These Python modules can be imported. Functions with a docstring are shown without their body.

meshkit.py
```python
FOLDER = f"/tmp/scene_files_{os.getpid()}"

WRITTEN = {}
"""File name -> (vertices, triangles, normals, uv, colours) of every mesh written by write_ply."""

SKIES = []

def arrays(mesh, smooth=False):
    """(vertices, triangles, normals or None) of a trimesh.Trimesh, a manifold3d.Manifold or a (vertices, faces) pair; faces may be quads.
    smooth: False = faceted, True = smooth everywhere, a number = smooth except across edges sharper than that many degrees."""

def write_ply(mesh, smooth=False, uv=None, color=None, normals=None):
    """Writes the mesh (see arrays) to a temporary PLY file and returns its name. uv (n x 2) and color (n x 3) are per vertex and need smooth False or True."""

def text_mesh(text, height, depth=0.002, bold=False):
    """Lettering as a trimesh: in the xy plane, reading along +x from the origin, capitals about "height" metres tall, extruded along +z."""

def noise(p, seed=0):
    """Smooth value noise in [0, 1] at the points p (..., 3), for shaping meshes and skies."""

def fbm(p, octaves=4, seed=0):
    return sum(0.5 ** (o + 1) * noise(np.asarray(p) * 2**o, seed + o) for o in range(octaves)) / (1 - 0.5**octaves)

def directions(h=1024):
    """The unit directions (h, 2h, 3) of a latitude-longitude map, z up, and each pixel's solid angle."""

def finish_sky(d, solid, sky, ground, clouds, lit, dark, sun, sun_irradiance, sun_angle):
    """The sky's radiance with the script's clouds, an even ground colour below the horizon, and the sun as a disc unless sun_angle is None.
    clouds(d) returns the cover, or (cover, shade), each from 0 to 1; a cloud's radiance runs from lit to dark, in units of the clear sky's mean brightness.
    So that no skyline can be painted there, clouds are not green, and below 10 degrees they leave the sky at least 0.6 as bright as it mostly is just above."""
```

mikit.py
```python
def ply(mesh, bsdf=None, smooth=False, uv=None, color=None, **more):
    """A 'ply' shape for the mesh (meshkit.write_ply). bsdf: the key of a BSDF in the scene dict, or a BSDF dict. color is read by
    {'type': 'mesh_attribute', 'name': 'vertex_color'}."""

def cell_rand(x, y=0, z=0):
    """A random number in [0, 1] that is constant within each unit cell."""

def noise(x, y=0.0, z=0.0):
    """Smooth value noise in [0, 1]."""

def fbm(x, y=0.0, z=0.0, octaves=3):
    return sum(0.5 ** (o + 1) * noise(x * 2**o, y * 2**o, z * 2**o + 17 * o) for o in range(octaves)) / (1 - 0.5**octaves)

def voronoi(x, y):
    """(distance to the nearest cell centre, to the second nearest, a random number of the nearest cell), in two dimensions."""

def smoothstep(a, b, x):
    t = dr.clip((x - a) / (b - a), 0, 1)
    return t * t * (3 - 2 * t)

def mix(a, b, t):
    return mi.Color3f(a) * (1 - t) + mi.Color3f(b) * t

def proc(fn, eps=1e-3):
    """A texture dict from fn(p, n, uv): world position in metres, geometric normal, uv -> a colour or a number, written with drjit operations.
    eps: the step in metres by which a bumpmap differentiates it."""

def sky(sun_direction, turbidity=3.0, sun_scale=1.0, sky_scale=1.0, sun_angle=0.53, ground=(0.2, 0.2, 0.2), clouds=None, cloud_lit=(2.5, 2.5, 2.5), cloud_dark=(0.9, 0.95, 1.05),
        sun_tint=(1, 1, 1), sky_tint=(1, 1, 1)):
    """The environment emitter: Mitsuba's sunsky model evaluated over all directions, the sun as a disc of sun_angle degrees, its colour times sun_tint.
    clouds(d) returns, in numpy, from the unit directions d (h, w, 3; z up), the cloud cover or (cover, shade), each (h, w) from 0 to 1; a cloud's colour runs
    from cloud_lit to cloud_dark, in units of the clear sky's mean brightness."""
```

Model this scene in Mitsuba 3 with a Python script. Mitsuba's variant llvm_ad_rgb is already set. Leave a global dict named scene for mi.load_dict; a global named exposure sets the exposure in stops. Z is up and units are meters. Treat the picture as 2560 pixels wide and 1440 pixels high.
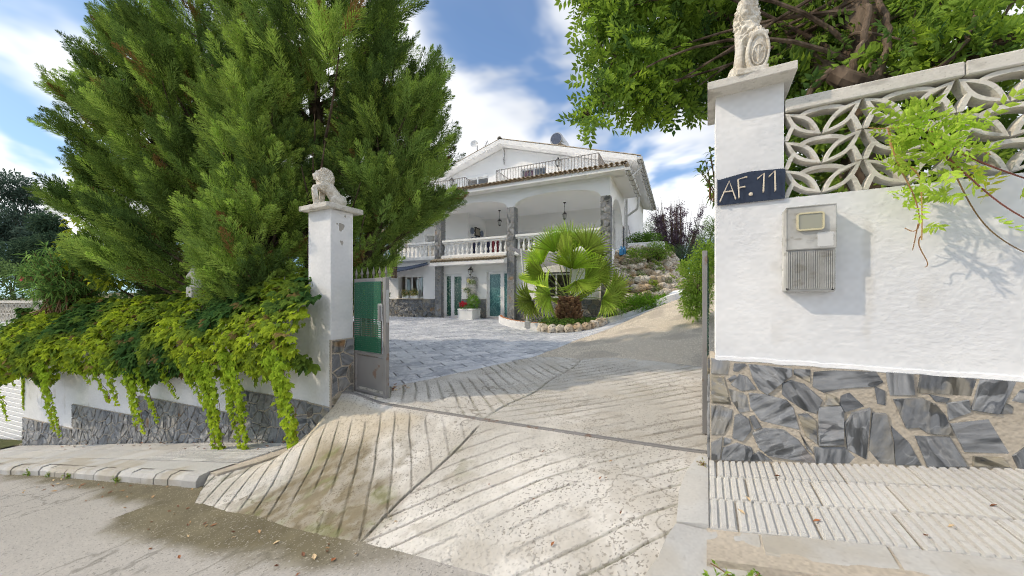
import math, random
import numpy as np, trimesh, drjit as dr, mitsuba as mi, mikit, meshkit
import manifold3d as m3
from scipy.interpolate import RBFInterpolator
from scipy.spatial import Delaunay, Voronoi
from shapely.geometry import Polygon, LineString, Point, box as sbox
from shapely.ops import unary_union
from mikit import fbm, noise, voronoi, cell_rand, smoothstep, mix, proc

T = mi.ScalarTransform4f
RNG = np.random.default_rng(11)
random.seed(11)
scene, labels, used = {}, {}, {}

# ---------------------------------------------------------------- camera, sky, exposure
# world: x along the gate wall, y into the property, z up, the lens at the origin (about 1.3 m above the road)
CX, CY = (0.877, 0.480), (-0.480, 0.877)          # the camera's right and forward on the ground
scene['camera'] = {'type': 'perspective', 'fov': 2 * math.degrees(math.atan(1280 / 890)), 'fov_axis': 'x', 'near_clip': 0.05, 'far_clip': 2000.0,
                   'principal_point_offset_y': -25 / 1440,
                   'to_world': T().look_at(origin=[0, 0, 0], target=[CY[0], CY[1], 0], up=[0, 0, 1])}
SUN = np.array([-0.664, -0.417, 0.624])
exposure = 1.1


def clouds(d):
    z = np.maximum(d[..., 2], 0.0) + 0.28
    p = np.stack([d[..., 0] / z * 1.25 + 3.1, d[..., 1] / z * 1.25 + 1.7, np.zeros_like(z)], -1)
    w = meshkit.fbm(p * 1.3, 3, 5)
    q = p + 0.55 * np.stack([w, meshkit.fbm(p * 1.3 + 9, 3, 6), 0 * w], -1)
    n = meshkit.fbm(q * 1.5, 6, 2)
    wisp = meshkit.fbm(q * np.array([2.2, 5.0, 1]) + 4, 5, 8)
    c = np.clip((n * 0.8 + wisp * 0.2 - 0.385) / 0.14, 0, 1)
    c = 0.10 + 0.88 * c * c * (3 - 2 * c)
    s = np.clip((meshkit.fbm(q * 1.1 + np.array([0.12, 0.3, 5]), 5, 3) - 0.50) / 0.26, 0, 1)
    return c, s * 0.85


scene['sky'] = mikit.sky(SUN, turbidity=3.0, sun_scale=0.88, sky_scale=2.2, sun_angle=0.8, clouds=clouds, cloud_lit=(3.1, 3.12, 3.15), cloud_dark=(1.6, 1.72, 1.92),
                         sky_tint=(0.80, 1.0, 1.14), sun_tint=(0.96, 1.0, 1.06))
labels['sky'] = {'kind': 'structure'}


# ---------------------------------------------------------------- helpers
def at(px, py, depth):
    """The point seen at (px, py) of the 2560 x 1440 photograph, that many metres in front of the lens."""
    x, z = (px - 1280) / 890 * depth, (745 - py) / 890 * depth
    return np.array([CX[0] * x + CY[0] * depth, CX[1] * x + CY[1] * depth, z])


def num(name):
    n = used.get(name, 0)
    used[name] = n + 1
    return name if n == 0 else f'{name}_{n:03d}'


def thing(name, label=None, cat=None, group=None, kind=None):
    k = num(name)
    tag(k, label, cat, group, kind)
    return k


def tag(k, label=None, cat=None, group=None, kind=None):
    d = {a: b for a, b in (('label', label), ('category', cat), ('group', group), ('kind', kind)) if b}
    if d:
        labels.setdefault(k, {}).update(d)


def put(name, mesh, mat, parent=None, label=None, cat=None, group=None, kind=None, smooth=False, color=None, uv=None):
    k = num(f'{parent}__{name}' if parent else name)
    if color is not None and str(mat).startswith('leaf_'):      # leaf colours are given as seen from one side; the sheet also lets light through
        color = np.clip(np.asarray(color) * 1.75, 0.0, 0.85)
    if uv is not None and smooth not in (True, False):      # one uv for the whole piece survives the split of its vertices
        t = trimesh.graph.smooth_shade(trimesh.Trimesh(*arr(mesh), process=False), angle=np.radians(smooth), facet_minarea=None)
        mesh, smooth = (np.array(t.vertices), np.array(t.faces)), True
        uv = np.broadcast_to(np.asarray(uv)[0], (len(mesh[0]), 2))
    scene[k] = mikit.ply(mesh, mat, smooth=smooth, color=color, uv=uv)
    tag(k, label, cat, group, kind)
    return k


def J(*ms):
    """Joins (vertices, triangles) meshes."""
    ms = [m for m in (ms[0] if len(ms) == 1 and isinstance(ms[0], list) else ms)]
    v, f, n = [], [], 0
    for a, b in ms:
        v.append(a); f.append(b + n); n += len(a)
    return np.vstack(v), np.vstack(f)


def arr(m):
    if hasattr(m, 'to_mesh'):
        q = m.to_mesh()
        return np.array(q.vert_properties[:, :3], float), np.array(q.tri_verts, int)
    if isinstance(m, trimesh.Trimesh):
        return np.array(m.vertices), np.array(m.faces)
    return m


BOXF = np.array([[0, 2, 1], [0, 3, 2], [4, 5, 6], [4, 6, 7], [0, 1, 5], [0, 5, 4], [1, 2, 6], [1, 6, 5], [2, 3, 7], [2, 7, 6], [3, 0, 4], [3, 4, 7]])


def box(x0, x1, y0, y1, z0, z1):
    return np.array([[x0, y0, z0], [x1, y0, z0], [x1, y1, z0], [x0, y1, z0], [x0, y0, z1], [x1, y0, z1], [x1, y1, z1], [x0, y1, z1]], float), BOXF.copy()


def hexa(b, t):
    """A box from its four bottom and four top corners (both counter-clockwise from above)."""
    return np.vstack([b, t]).astype(float), BOXF.copy()


def cbox(x0, x1, y0, y1, z0, z1, c=0.01):
    P = []
    for x in (x0, x1):
        for y in (y0, y1):
            for z in (z0, z1):
                sx, sy, sz = (c if x == x0 else -c), (c if y == y0 else -c), (c if z == z0 else -c)
                P += [(x + sx, y + sy, z), (x + sx, y, z + sz), (x, y + sy, z + sz)]
    return arr(m3.Manifold.hull_points(np.array(P, float)))


def tube(path, r, n=8, cap=True):
    p = np.asarray(path, float)
    r = np.broadcast_to(r, (len(p),))
    t = np.gradient(p, axis=0)
    t /= np.linalg.norm(t, axis=1, keepdims=True) + 1e-12
    a = np.zeros_like(p)
    ref = np.array([0, 0, 1.0]) if abs(t[0, 2]) < 0.9 else np.array([1.0, 0, 0])
    for i in range(len(p)):
        ref = ref - t[i] * (ref @ t[i])
        ref /= np.linalg.norm(ref) + 1e-12
        a[i] = ref
    b = np.cross(t, a)
    an = np.arange(n) * 2 * np.pi / n
    v = (p[:, None] + r[:, None, None] * (np.cos(an)[None, :, None] * a[:, None] + np.sin(an)[None, :, None] * b[:, None])).reshape(-1, 3)
    i, j = np.meshgrid(np.arange(len(p) - 1), np.arange(n), indexing='ij')
    q = np.stack([i * n + j, i * n + (j + 1) % n, (i + 1) * n + (j + 1) % n, (i + 1) * n + j], -1).reshape(-1, 4)
    f = np.vstack([q[:, [0, 1, 2]], q[:, [0, 2, 3]]])
    if cap:
        k = len(v)
        v = np.vstack([v, p[:1], p[-1:]])
        jj = np.arange(n)
        f = np.vstack([f, np.stack([jj * 0 + k, (jj + 1) % n, jj], 1), np.stack([jj * 0 + k + 1, (len(p) - 1) * n + jj, (len(p) - 1) * n + (jj + 1) % n], 1)])
    return v, f


def bez(p0, p1, p2, n=8):
    t = np.linspace(0, 1, n)[:, None]
    return (1 - t) ** 2 * np.asarray(p0, float) + 2 * t * (1 - t) * np.asarray(p1, float) + t * t * np.asarray(p2, float)


def rod(a, b, r, n=6):
    return tube([a, b], r, n)


def lathe(profile, n=16, at=(0, 0, 0)):
    p = np.asarray(profile, float)
    an = np.arange(n) * 2 * np.pi / n
    v = np.stack([p[:, None, 0] * np.cos(an), p[:, None, 0] * np.sin(an), np.broadcast_to(p[:, None, 1], (len(p), n))], -1).reshape(-1, 3)
    i, j = np.meshgrid(np.arange(len(p) - 1), np.arange(n), indexing='ij')
    q = np.stack([i * n + j, i * n + (j + 1) % n, (i + 1) * n + (j + 1) % n, (i + 1) * n + j], -1).reshape(-1, 4)
    return v + np.asarray(at, float), np.vstack([q[:, [0, 1, 2]], q[:, [0, 2, 3]]])


def ext(poly, h):
    """A shapely polygon extruded along +z by h."""
    gs = getattr(poly, 'geoms', [poly])
    return J([arr(trimesh.creation.extrude_polygon(g, h, engine='earcut')) for g in gs if g.area > 1e-7])


def frame(o, u, v, w):
    """A function that takes local coordinates to o + x u + y v + z w."""
    M, o = np.array([u, v, w], float), np.asarray(o, float)
    flip = np.linalg.det(M) < 0
    return lambda m: (np.asarray(m[0]) @ M + o, (m[1][:, ::-1] if flip else m[1]))


def shift(m, d):
    return m[0] + np.asarray(d, float), m[1]


def rot(axis, deg):
    a = np.radians(deg)
    x, y, z = np.asarray(axis, float) / np.linalg.norm(axis)
    K = np.array([[0, -z, y], [z, 0, -x], [-y, x, 0]])
    return np.eye(3) + math.sin(a) * K + (1 - math.cos(a)) * K @ K


def xf(m, R=None, d=(0, 0, 0), s=1.0):
    v = m[0] * s
    if R is not None:
        v = v @ np.asarray(R).T
    return v + np.asarray(d, float), m[1]


def slab_piece(poly, t, inset=0.012, w0=-0.01, tilt=0.0, rng=RNG, crown=0.0):
    """A stone or tile: a polygon (n x 2, counter-clockwise) raised to height t with a worn edge."""
    p = np.asarray(poly, float)
    if np.sum(p[:, 0] * np.roll(p[:, 1], -1) - p[:, 1] * np.roll(p[:, 0], -1)) < 0:
        p = p[::-1]
    n, c = len(p), p.mean(0)
    d = p - c
    L = np.linalg.norm(d, axis=1, keepdims=True)
    q = c + d * np.maximum(0.3, 1 - inset / L)
    tl = rng.uniform(-tilt, tilt, 2)
    z1, z2 = t * 0.55 + (p - c) @ tl, t + (q - c) @ tl
    v = np.vstack([np.c_[p, np.full(n, w0)], np.c_[p, z1], np.c_[q, z2], [[c[0], c[1], t + crown]]])
    f = []
    for i in range(n):
        j = (i + 1) % n
        f += [[i, j, n + j], [i, n + j, n + i], [n + i, n + j, 2 * n + j], [n + i, 2 * n + j, 2 * n + i], [2 * n + i, 2 * n + j, 3 * n]]
    return v, np.array(f)


def const_uv(m, a, b):
    return np.broadcast_to([a, b], (len(m[0]), 2))


def cells(x0, x1, y0, y1, sx, sy, seed, gap=0.02, relax=1, lean=0.0):
    """Irregular convex cells (Voronoi) that fill a rectangle, shrunk by half the joint."""
    r = np.random.default_rng(seed)
    nx, ny = max(1, round((x1 - x0) / sx)), max(1, round((y1 - y0) / sy))
    gx, gy = np.meshgrid(np.arange(nx) + 0.5, np.arange(ny) + 0.5, indexing='ij')
    gx = gx + 0.5 * (np.arange(ny) % 2)[None] - 0.25
    P = np.stack([gx.ravel() + r.uniform(-0.38, 0.38, gx.size), gy.ravel() + r.uniform(-0.38, 0.38, gx.size)], 1)
    P = P * [(x1 - x0) / nx, (y1 - y0) / ny] + [x0, y0]
    A = np.array([[1.0, lean], [0, 1.0]])
    far = np.array([[x0 - 9, y0 - 9], [x1 + 9, y0 - 9], [x1 + 9, y1 + 9], [x0 - 9, y1 + 9], [(x0 + x1) / 2, y1 + 20], [(x0 + x1) / 2, y0 - 20]])
    vor = Voronoi(np.vstack([P @ A.T, far]))
    out, Ai = [], np.linalg.inv(A)
    for i in range(len(P)):
        reg = vor.regions[vor.point_region[i]]
        if -1 in reg or not reg:
            continue
        g = Polygon(vor.vertices[reg] @ Ai.T).intersection(sbox(x0, y0, x1, y1)).buffer(-gap / 2, join_style=2)
        if g.is_empty or g.geom_type != 'Polygon' or g.area < 0.0008:
            continue
        g = g.simplify(0.006)
        out.append(np.array(g.exterior.coords)[:-1])
    return out


def grid_sheet(xs, ys, zf, flip=False):
    X, Y = np.meshgrid(xs, ys, indexing='ij')
    v = np.stack([X.ravel(), Y.ravel(), zf(X.ravel(), Y.ravel())], 1)
    n = len(ys)
    i, j = np.meshgrid(np.arange(len(xs) - 1), np.arange(n - 1), indexing='ij')
    q = np.stack([i * n + j, (i + 1) * n + j, (i + 1) * n + j + 1, i * n + j + 1], -1).reshape(-1, 4)
    return v, np.vstack([q[:, [0, 1, 2]], q[:, [0, 2, 3]]])


def poly_sheet(poly, step, zf, skirt=0.0):
    """A polygon filled with a triangle net, lifted to the heights zf(x, y); skirt: depth of a rim that hangs from its edge."""
    g = Polygon(poly).buffer(0)
    x0, y0, x1, y1 = g.bounds
    X, Y = np.meshgrid(np.arange(x0, x1, step), np.arange(y0, y1, step), indexing='ij')
    inner = g.buffer(-step * 0.5)
    import shapely
    P = np.stack([X.ravel(), Y.ravel()], 1)
    P = P[shapely.contains_xy(inner, P[:, 0], P[:, 1])]
    ring = g.exterior.segmentize(step)
    R = np.array(ring.coords)[:-1]
    A = np.vstack([R, P])
    tri = Delaunay(A).simplices
    c = A[tri].mean(1)
    tri = tri[shapely.contains_xy(g, c[:, 0], c[:, 1])]
    s = np.cross(A[tri[:, 1]] - A[tri[:, 0]], A[tri[:, 2]] - A[tri[:, 0]])
    tri = np.where((s < 0)[:, None], tri[:, ::-1], tri)
    v = np.c_[A, zf(A[:, 0], A[:, 1])]
    f = tri
    if skirt:
        n = len(R)
        k = len(v)
        v = np.vstack([v, v[:n] - [0, 0, skirt]])
        i = np.arange(n)
        j = (i + 1) % n
        f = np.vstack([f, np.stack([i, i + k, j], 1), np.stack([j, i + k, j + k], 1)])
    return v, f


def level(sdf, lo, hi, e, smooth_it=0):
    """A mesh of the region sdf < 0; sdf takes an (n, 3) array."""
    lo, hi = np.array(lo, float), np.array(hi, float)
    h = e * 0.8
    N = np.ceil((hi - lo) / h).astype(int) + 3
    g = np.stack(np.meshgrid(*[lo[k] - h + h * np.arange(N[k]) for k in range(3)], indexing='ij'), -1)
    A = sdf(g.reshape(-1, 3)).reshape(N)
    B, o = A.tolist(), (lo - h).tolist()

    def f(x, y, z):
        a, b, c = (x - o[0]) / h, (y - o[1]) / h, (z - o[2]) / h
        i, j, k = int(a), int(b), int(c)
        if i < 0 or j < 0 or k < 0 or i >= N[0] - 1 or j >= N[1] - 1 or k >= N[2] - 1:
            return -1.0
        a, b, c = a - i, b - j, c - k
        p, q = B[i], B[i + 1]
        p0, p1, q0, q1 = p[j], p[j + 1], q[j], q[j + 1]
        u = (p0[k] * (1 - c) + p0[k + 1] * c) * (1 - b) + (p1[k] * (1 - c) + p1[k + 1] * c) * b
        v = (q0[k] * (1 - c) + q0[k + 1] * c) * (1 - b) + (q1[k] * (1 - c) + q1[k + 1] * c) * b
        return -(u * (1 - a) + v * a)

    return arr(m3.Manifold.level_set(f, [*lo, *hi], e))


def s_ell(p, c, r, R=None):
    q = p - np.asarray(c, float)
    if R is not None:
        q = q @ R
    q = q / np.asarray(r, float)
    k = np.linalg.norm(q, axis=1)
    return (k - 1) * min(r)


def s_cap(p, a, b, ra, rb):
    a, b = np.asarray(a, float), np.asarray(b, float)
    ab = b - a
    t = np.clip((p - a) @ ab / (ab @ ab), 0, 1)
    return np.linalg.norm(p - a - t[:, None] * ab, axis=1) - (ra + (rb - ra) * t)


def smin(a, b, k):
    h = np.clip(0.5 + 0.5 * (b - a) / k, 0, 1)
    return b * (1 - h) + a * h - k * h * (1 - h)
# ---------------------------------------------------------------- materials
def rgb(c):
    return {'type': 'rgb', 'value': list(map(float, c))}


def mat(key, color, rough=0.6, bump=None, scale=0.003, two=True, eps=2e-3, **more):
    b = {'type': 'principled', 'base_color': color if isinstance(color, dict) else rgb(color), 'roughness': rough, **more}
    if bump is not None:
        b = {'type': 'bumpmap', 'arbitrary': proc(bump, eps=eps), 'scale': scale, 'nested': b}
    scene[key] = {'type': 'twosided', 'nested': b} if two else b
    return key


def leafmat(key, rough, dt, color=None):
    scene[key] = {'type': 'principledthin', 'base_color': color or {'type': 'mesh_attribute', 'name': 'vertex_color'}, 'roughness': rough, 'diff_trans': dt, 'eta': 1.4}
    return key


VC = {'type': 'mesh_attribute', 'name': 'vertex_color'}


def b_grain(p, n, uv):
    return fbm(p.x * 75, p.y * 75, p.z * 75, 3)


def b_stucco(p, n, uv):
    a = noise(p.x * 62, p.y * 62, p.z * 62)
    return 0.65 * a * a + 0.35 * noise(p.x * 130, p.y * 130, p.z * 130) + 0.12 * noise(p.x * 9, p.y * 9, p.z * 13)


def c_plaster(p, n, uv):
    f = fbm(p.x * 2.3, p.y * 2.3, p.z * 2.3, 4)
    fine = noise(p.x * 40, p.y * 40, p.z * 40)
    c = mix((0.67, 0.68, 0.70), (0.77, 0.775, 0.785), smoothstep(0.3, 0.7, f))
    run = smoothstep(0.66, 0.85, noise(p.x * 13, p.y * 13, p.z * 0.9) * 0.6 + 0.4 * fbm(p.x * 5, p.y * 5, p.z * 5, 3))
    return mix(c, (0.50, 0.47, 0.42), 0.5 * run) * (0.94 + 0.09 * fine)


def c_slate(p, n, uv):
    a = uv.y * 6.283
    s = p.x + 0.6 * p.y
    u, v = s * dr.cos(a) + p.z * dr.sin(a), p.z * dr.cos(a) - s * dr.sin(a)
    st = fbm(u * 11 + uv.x * 40, v * 52, uv.y * 20, 4)
    bl = fbm(s * 15, p.z * 15, uv.x * 50, 5)
    c = mix((0.105, 0.112, 0.124), (0.285, 0.295, 0.31), smoothstep(0.15, 0.95, 0.50 * uv.x + 0.45 * st + 0.22 * bl - 0.05))
    warm = smoothstep(0.55, 0.9, uv.y) * smoothstep(0.35, 0.6, bl)
    c = mix(c, (0.33, 0.29, 0.21), 0.8 * warm)
    rust = smoothstep(0.66, 0.74, fbm(s * 5 + 3, p.z * 5, uv.x * 9, 3)) * smoothstep(0.5, 0.75, uv.y)
    c = mix(c, (0.30, 0.15, 0.045), 0.7 * rust)
    vein = smoothstep(0.035, 0.0, dr.abs(fbm(u * 9 + 7, v * 16, uv.x * 30, 3) - 0.5)) * smoothstep(0.45, 0.7, noise(s * 6, p.z * 6, uv.y * 30))
    return mix(c, (0.42, 0.43, 0.44), 0.4 * vein)


def b_slate(p, n, uv):
    a = uv.y * 6.283
    s = p.x + 0.6 * p.y
    u, v = s * dr.cos(a) + p.z * dr.sin(a), p.z * dr.cos(a) - s * dr.sin(a)
    return fbm(u * 8 + uv.x * 40, v * 45, uv.y * 20, 4) + 0.35 * dr.floor(3.5 * fbm(u * 4, v * 12, uv.x * 9, 2))


def c_mortar(p, n, uv):
    g = noise(p.x * 90, p.y * 90, p.z * 90)
    f = fbm(p.x * 4, p.y * 4, p.z * 4, 3)
    return mix((0.30, 0.265, 0.215), (0.56, 0.50, 0.42), 0.5 * g + 0.5 * f)


def kerb_y(x):
    """The kerb line of the street, as y over x."""
    return dr.select(x > -5.1, 1.62 + 0 * x, dr.select(x > -9.26, 1.93 - 0.105 * (-5.1 - x), 1.50 - 0.158 * (-9.26 - x)))


def c_asphalt(p, n, uv):
    g = noise(p.x * 95, p.y * 95, p.z * 0)
    g2 = noise(p.x * 70 + p.y * 42, p.y * 70 - p.x * 42, 3.0)
    f = fbm(p.x * 0.9, p.y * 0.9, 0.0, 4)
    c = mix((0.30, 0.286, 0.268), (0.48, 0.455, 0.425), 0.45 * g + 0.2 * g2 + 0.35 * f)
    c = mix(c, (0.14, 0.135, 0.13), 0.6 * smoothstep(0.76, 0.88, g2))
    crack = smoothstep(0.03, 0.0, dr.abs(fbm(p.x * 2.2, p.y * 2.2, 5.0, 4) - 0.5)) * smoothstep(0.5, 0.62, fbm(p.x * 0.7, p.y * 0.7, 1.0, 2))
    c = mix(c, (0.11, 0.105, 0.095), 0.5 * crack)
    # the mossy wet gutter
    d = kerb_y(p.x) - p.y + 0.42 * (fbm(p.x * 1.9, p.y * 1.9, 2.0, 4) - 0.5)
    w = 0.22 + 0.24 * smoothstep(-1.5, -3.6, p.x) * smoothstep(-8.5, -5.5, p.x)
    m = smoothstep(w + 0.12, w - 0.12, d) * smoothstep(-1.25, -2.3, p.x + 0.5 * (noise(p.x * 3, p.y * 3) - 0.5))
    k = fbm(p.x * 6, p.y * 6, 7.0, 3)
    moss = mix((0.085, 0.070, 0.034), (0.165, 0.142, 0.08), k)
    moss = mix(moss, (0.28, 0.26, 0.22), smoothstep(0.78, 0.9, g))
    return mix(c, moss, 0.92 * m)


def b_asphalt(p, n, uv):
    return noise(p.x * 95, p.y * 95, 0.0) + 0.6 * noise(p.x * 47, p.y * 47, 3.0)


def c_concrete(p, n, uv):
    g = noise(p.x * 60, p.y * 60, p.z * 60)
    pit = 0.55 * noise(p.x * 96 + p.y * 55, p.y * 96 - p.x * 55, 4.0) + 0.45 * noise(p.x * 64 - p.y * 31, p.y * 64 + p.x * 31, 9.0)
    f = fbm(p.x * 1.7, p.y * 1.7, 0.0, 4)
    c = mix((0.45, 0.43, 0.39), (0.68, 0.655, 0.615), 0.3 * g + 0.7 * smoothstep(0.25, 0.75, f))
    grey = smoothstep(2.9, 3.3, p.y)
    c = mix(c, (0.36, 0.345, 0.32), 0.45 * grey)
    c = mix(c, (0.19, 0.165, 0.135), 0.65 * smoothstep(0.60, 0.74, pit) * (0.35 + 0.65 * smoothstep(0.35, 0.6, fbm(p.x * 3, p.y * 3, 3.0, 3))))
    c = mix(c, (0.38, 0.345, 0.29), 0.35 * smoothstep(0.5, 0.66, fbm(p.x * 4.3 + 2, p.y * 4.3, 21.0, 4)))
    ochre = smoothstep(-2.6, -3.3, p.x + 0.9 * (f - 0.5)) * smoothstep(1.9, 2.5, p.y + 0.8 * (fbm(p.x * 3, p.y * 3, 8.0, 3) - 0.5)) * smoothstep(3.05, 2.95, p.y)
    c = mix(c, (0.46, 0.37, 0.22), 0.45 * ochre)
    dirt = uv.x * (0.35 + 0.65 * smoothstep(0.3, 0.6, fbm(p.x * 2.1, p.y * 2.1, 13.0, 3)))
    c = mix(c, mix((0.19, 0.16, 0.115), (0.15, 0.155, 0.05), smoothstep(0.5, 0.65, fbm(p.x * 1.5, p.y * 1.5, 17.0, 3))), 0.6 * dirt)
    crack = smoothstep(0.022, 0.0, dr.abs(fbm(p.x * 2.6, p.y * 2.6, 5.0, 4) - 0.5)) * smoothstep(0.45, 0.6, fbm(p.x * 0.8, p.y * 0.8, 1.0, 2))
    c = mix(c, (0.17, 0.145, 0.11), 0.65 * crack)
    # wet moss below the left facet, where the photograph shows it
    a = fbm(p.x * 2.3, p.y * 2.3, 6.0, 4)
    m = smoothstep(2.42, 2.05, p.y + 0.25 * (p.x + 2.3) + 0.75 * (a - 0.5)) * smoothstep(-3.9, -3.5, p.x + 0.4 * (a - 0.5)) * smoothstep(-1.95, -2.15, p.x + 0.35 * (a - 0.5))
    vein = smoothstep(0.62, 0.72, fbm(p.x * 5, p.y * 5, 9.0, 3)) * smoothstep(-1.2, -2.0, p.x) * smoothstep(2.9, 2.4, p.y) * smoothstep(1.5, 1.7, p.y)
    m = dr.maximum(m * (0.72 + 0.28 * smoothstep(0.3, 0.7, fbm(p.x * 12, p.y * 12, 31.0, 5))), 0.45 * vein)
    moss = mix((0.105, 0.08, 0.035), (0.20, 0.16, 0.085), fbm(p.x * 9, p.y * 9, 2.0, 3))
    moss = mix(moss, (0.13, 0.15, 0.03), 0.6 * smoothstep(0.6, 0.7, fbm(p.x * 4, p.y * 4, 11.0, 3)))
    return mix(c, moss, 0.88 * m)


def b_concrete(p, n, uv):
    pit = noise(p.x * 64 - p.y * 31, p.y * 64 + p.x * 31, 9.0)
    return 0.5 * noise(p.x * 70, p.y * 70, 0.0) - 0.7 * smoothstep(0.6, 0.82, pit) + 0.8 * fbm(p.x * 11, p.y * 11, 2.0, 2)


def c_granite(p, n, uv):
    g = noise(p.x * 110, p.y * 110, p.z * 110)
    g2 = noise(p.x * 55 + 9, p.y * 55, p.z * 55)
    f = fbm(p.x * 3.3, p.y * 3.3, p.z * 3.3, 4)
    t = 0.85 + 0.3 * uv.x
    c = mix((0.40, 0.395, 0.385), (0.57, 0.565, 0.545), 0.35 * g + 0.65 * f) * t
    c = mix(c, (0.24, 0.225, 0.20), 0.22 * smoothstep(0.72, 0.9, g2))
    return mix(c, (0.33, 0.29, 0.22), 0.65 * uv.y * smoothstep(0.42, 0.68, f))


def c_paver(p, n, uv):
    f = fbm(p.x * 2.6, p.y * 2.6, uv.x * 9, 4)
    g = fbm(p.x * 14, p.y * 14, 2.0, 3)
    c = mix((0.22, 0.24, 0.285), (0.50, 0.515, 0.55), smoothstep(0.2, 0.85, 0.14 + 0.26 * uv.x + 0.35 * f + 0.3 * g))
    return mix(c, (0.66, 0.66, 0.68), 0.45 * smoothstep(0.52, 0.72, f * 0.6 + g * 0.4 + 0.1 * (uv.y - 0.5)))


def c_gravel(p, n, uv):
    d, e, r = voronoi(p.x * 38, p.y * 38)
    f = fbm(p.x * 1.6, p.y * 1.6, 1.0, 4)
    c = mix((0.47, 0.415, 0.335), (0.80, 0.73, 0.62), r * 0.7 + 0.3 * f)
    c = mix(c, (0.17, 0.15, 0.125), 0.6 * smoothstep(0.13, 0.02, e - d))
    return mix(c, (0.33, 0.30, 0.26), 0.5 * smoothstep(0.55, 0.7, f))


def b_gravel(p, n, uv):
    d, e, r = voronoi(p.x * 38, p.y * 38)
    return smoothstep(0.0, 0.4, e - d) * (0.5 + 0.8 * r)


def c_earth(p, n, uv):
    f = fbm(p.x * 1.1, p.y * 1.1, p.z, 5)
    g = noise(p.x * 30, p.y * 30, p.z * 30)
    c = mix((0.10, 0.075, 0.05), (0.27, 0.22, 0.155), 0.6 * f + 0.4 * g)
    return mix(c, (0.055, 0.08, 0.025), 0.75 * smoothstep(0.42, 0.6, fbm(p.x * 0.6, p.y * 0.6, 4.0, 4)))


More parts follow.
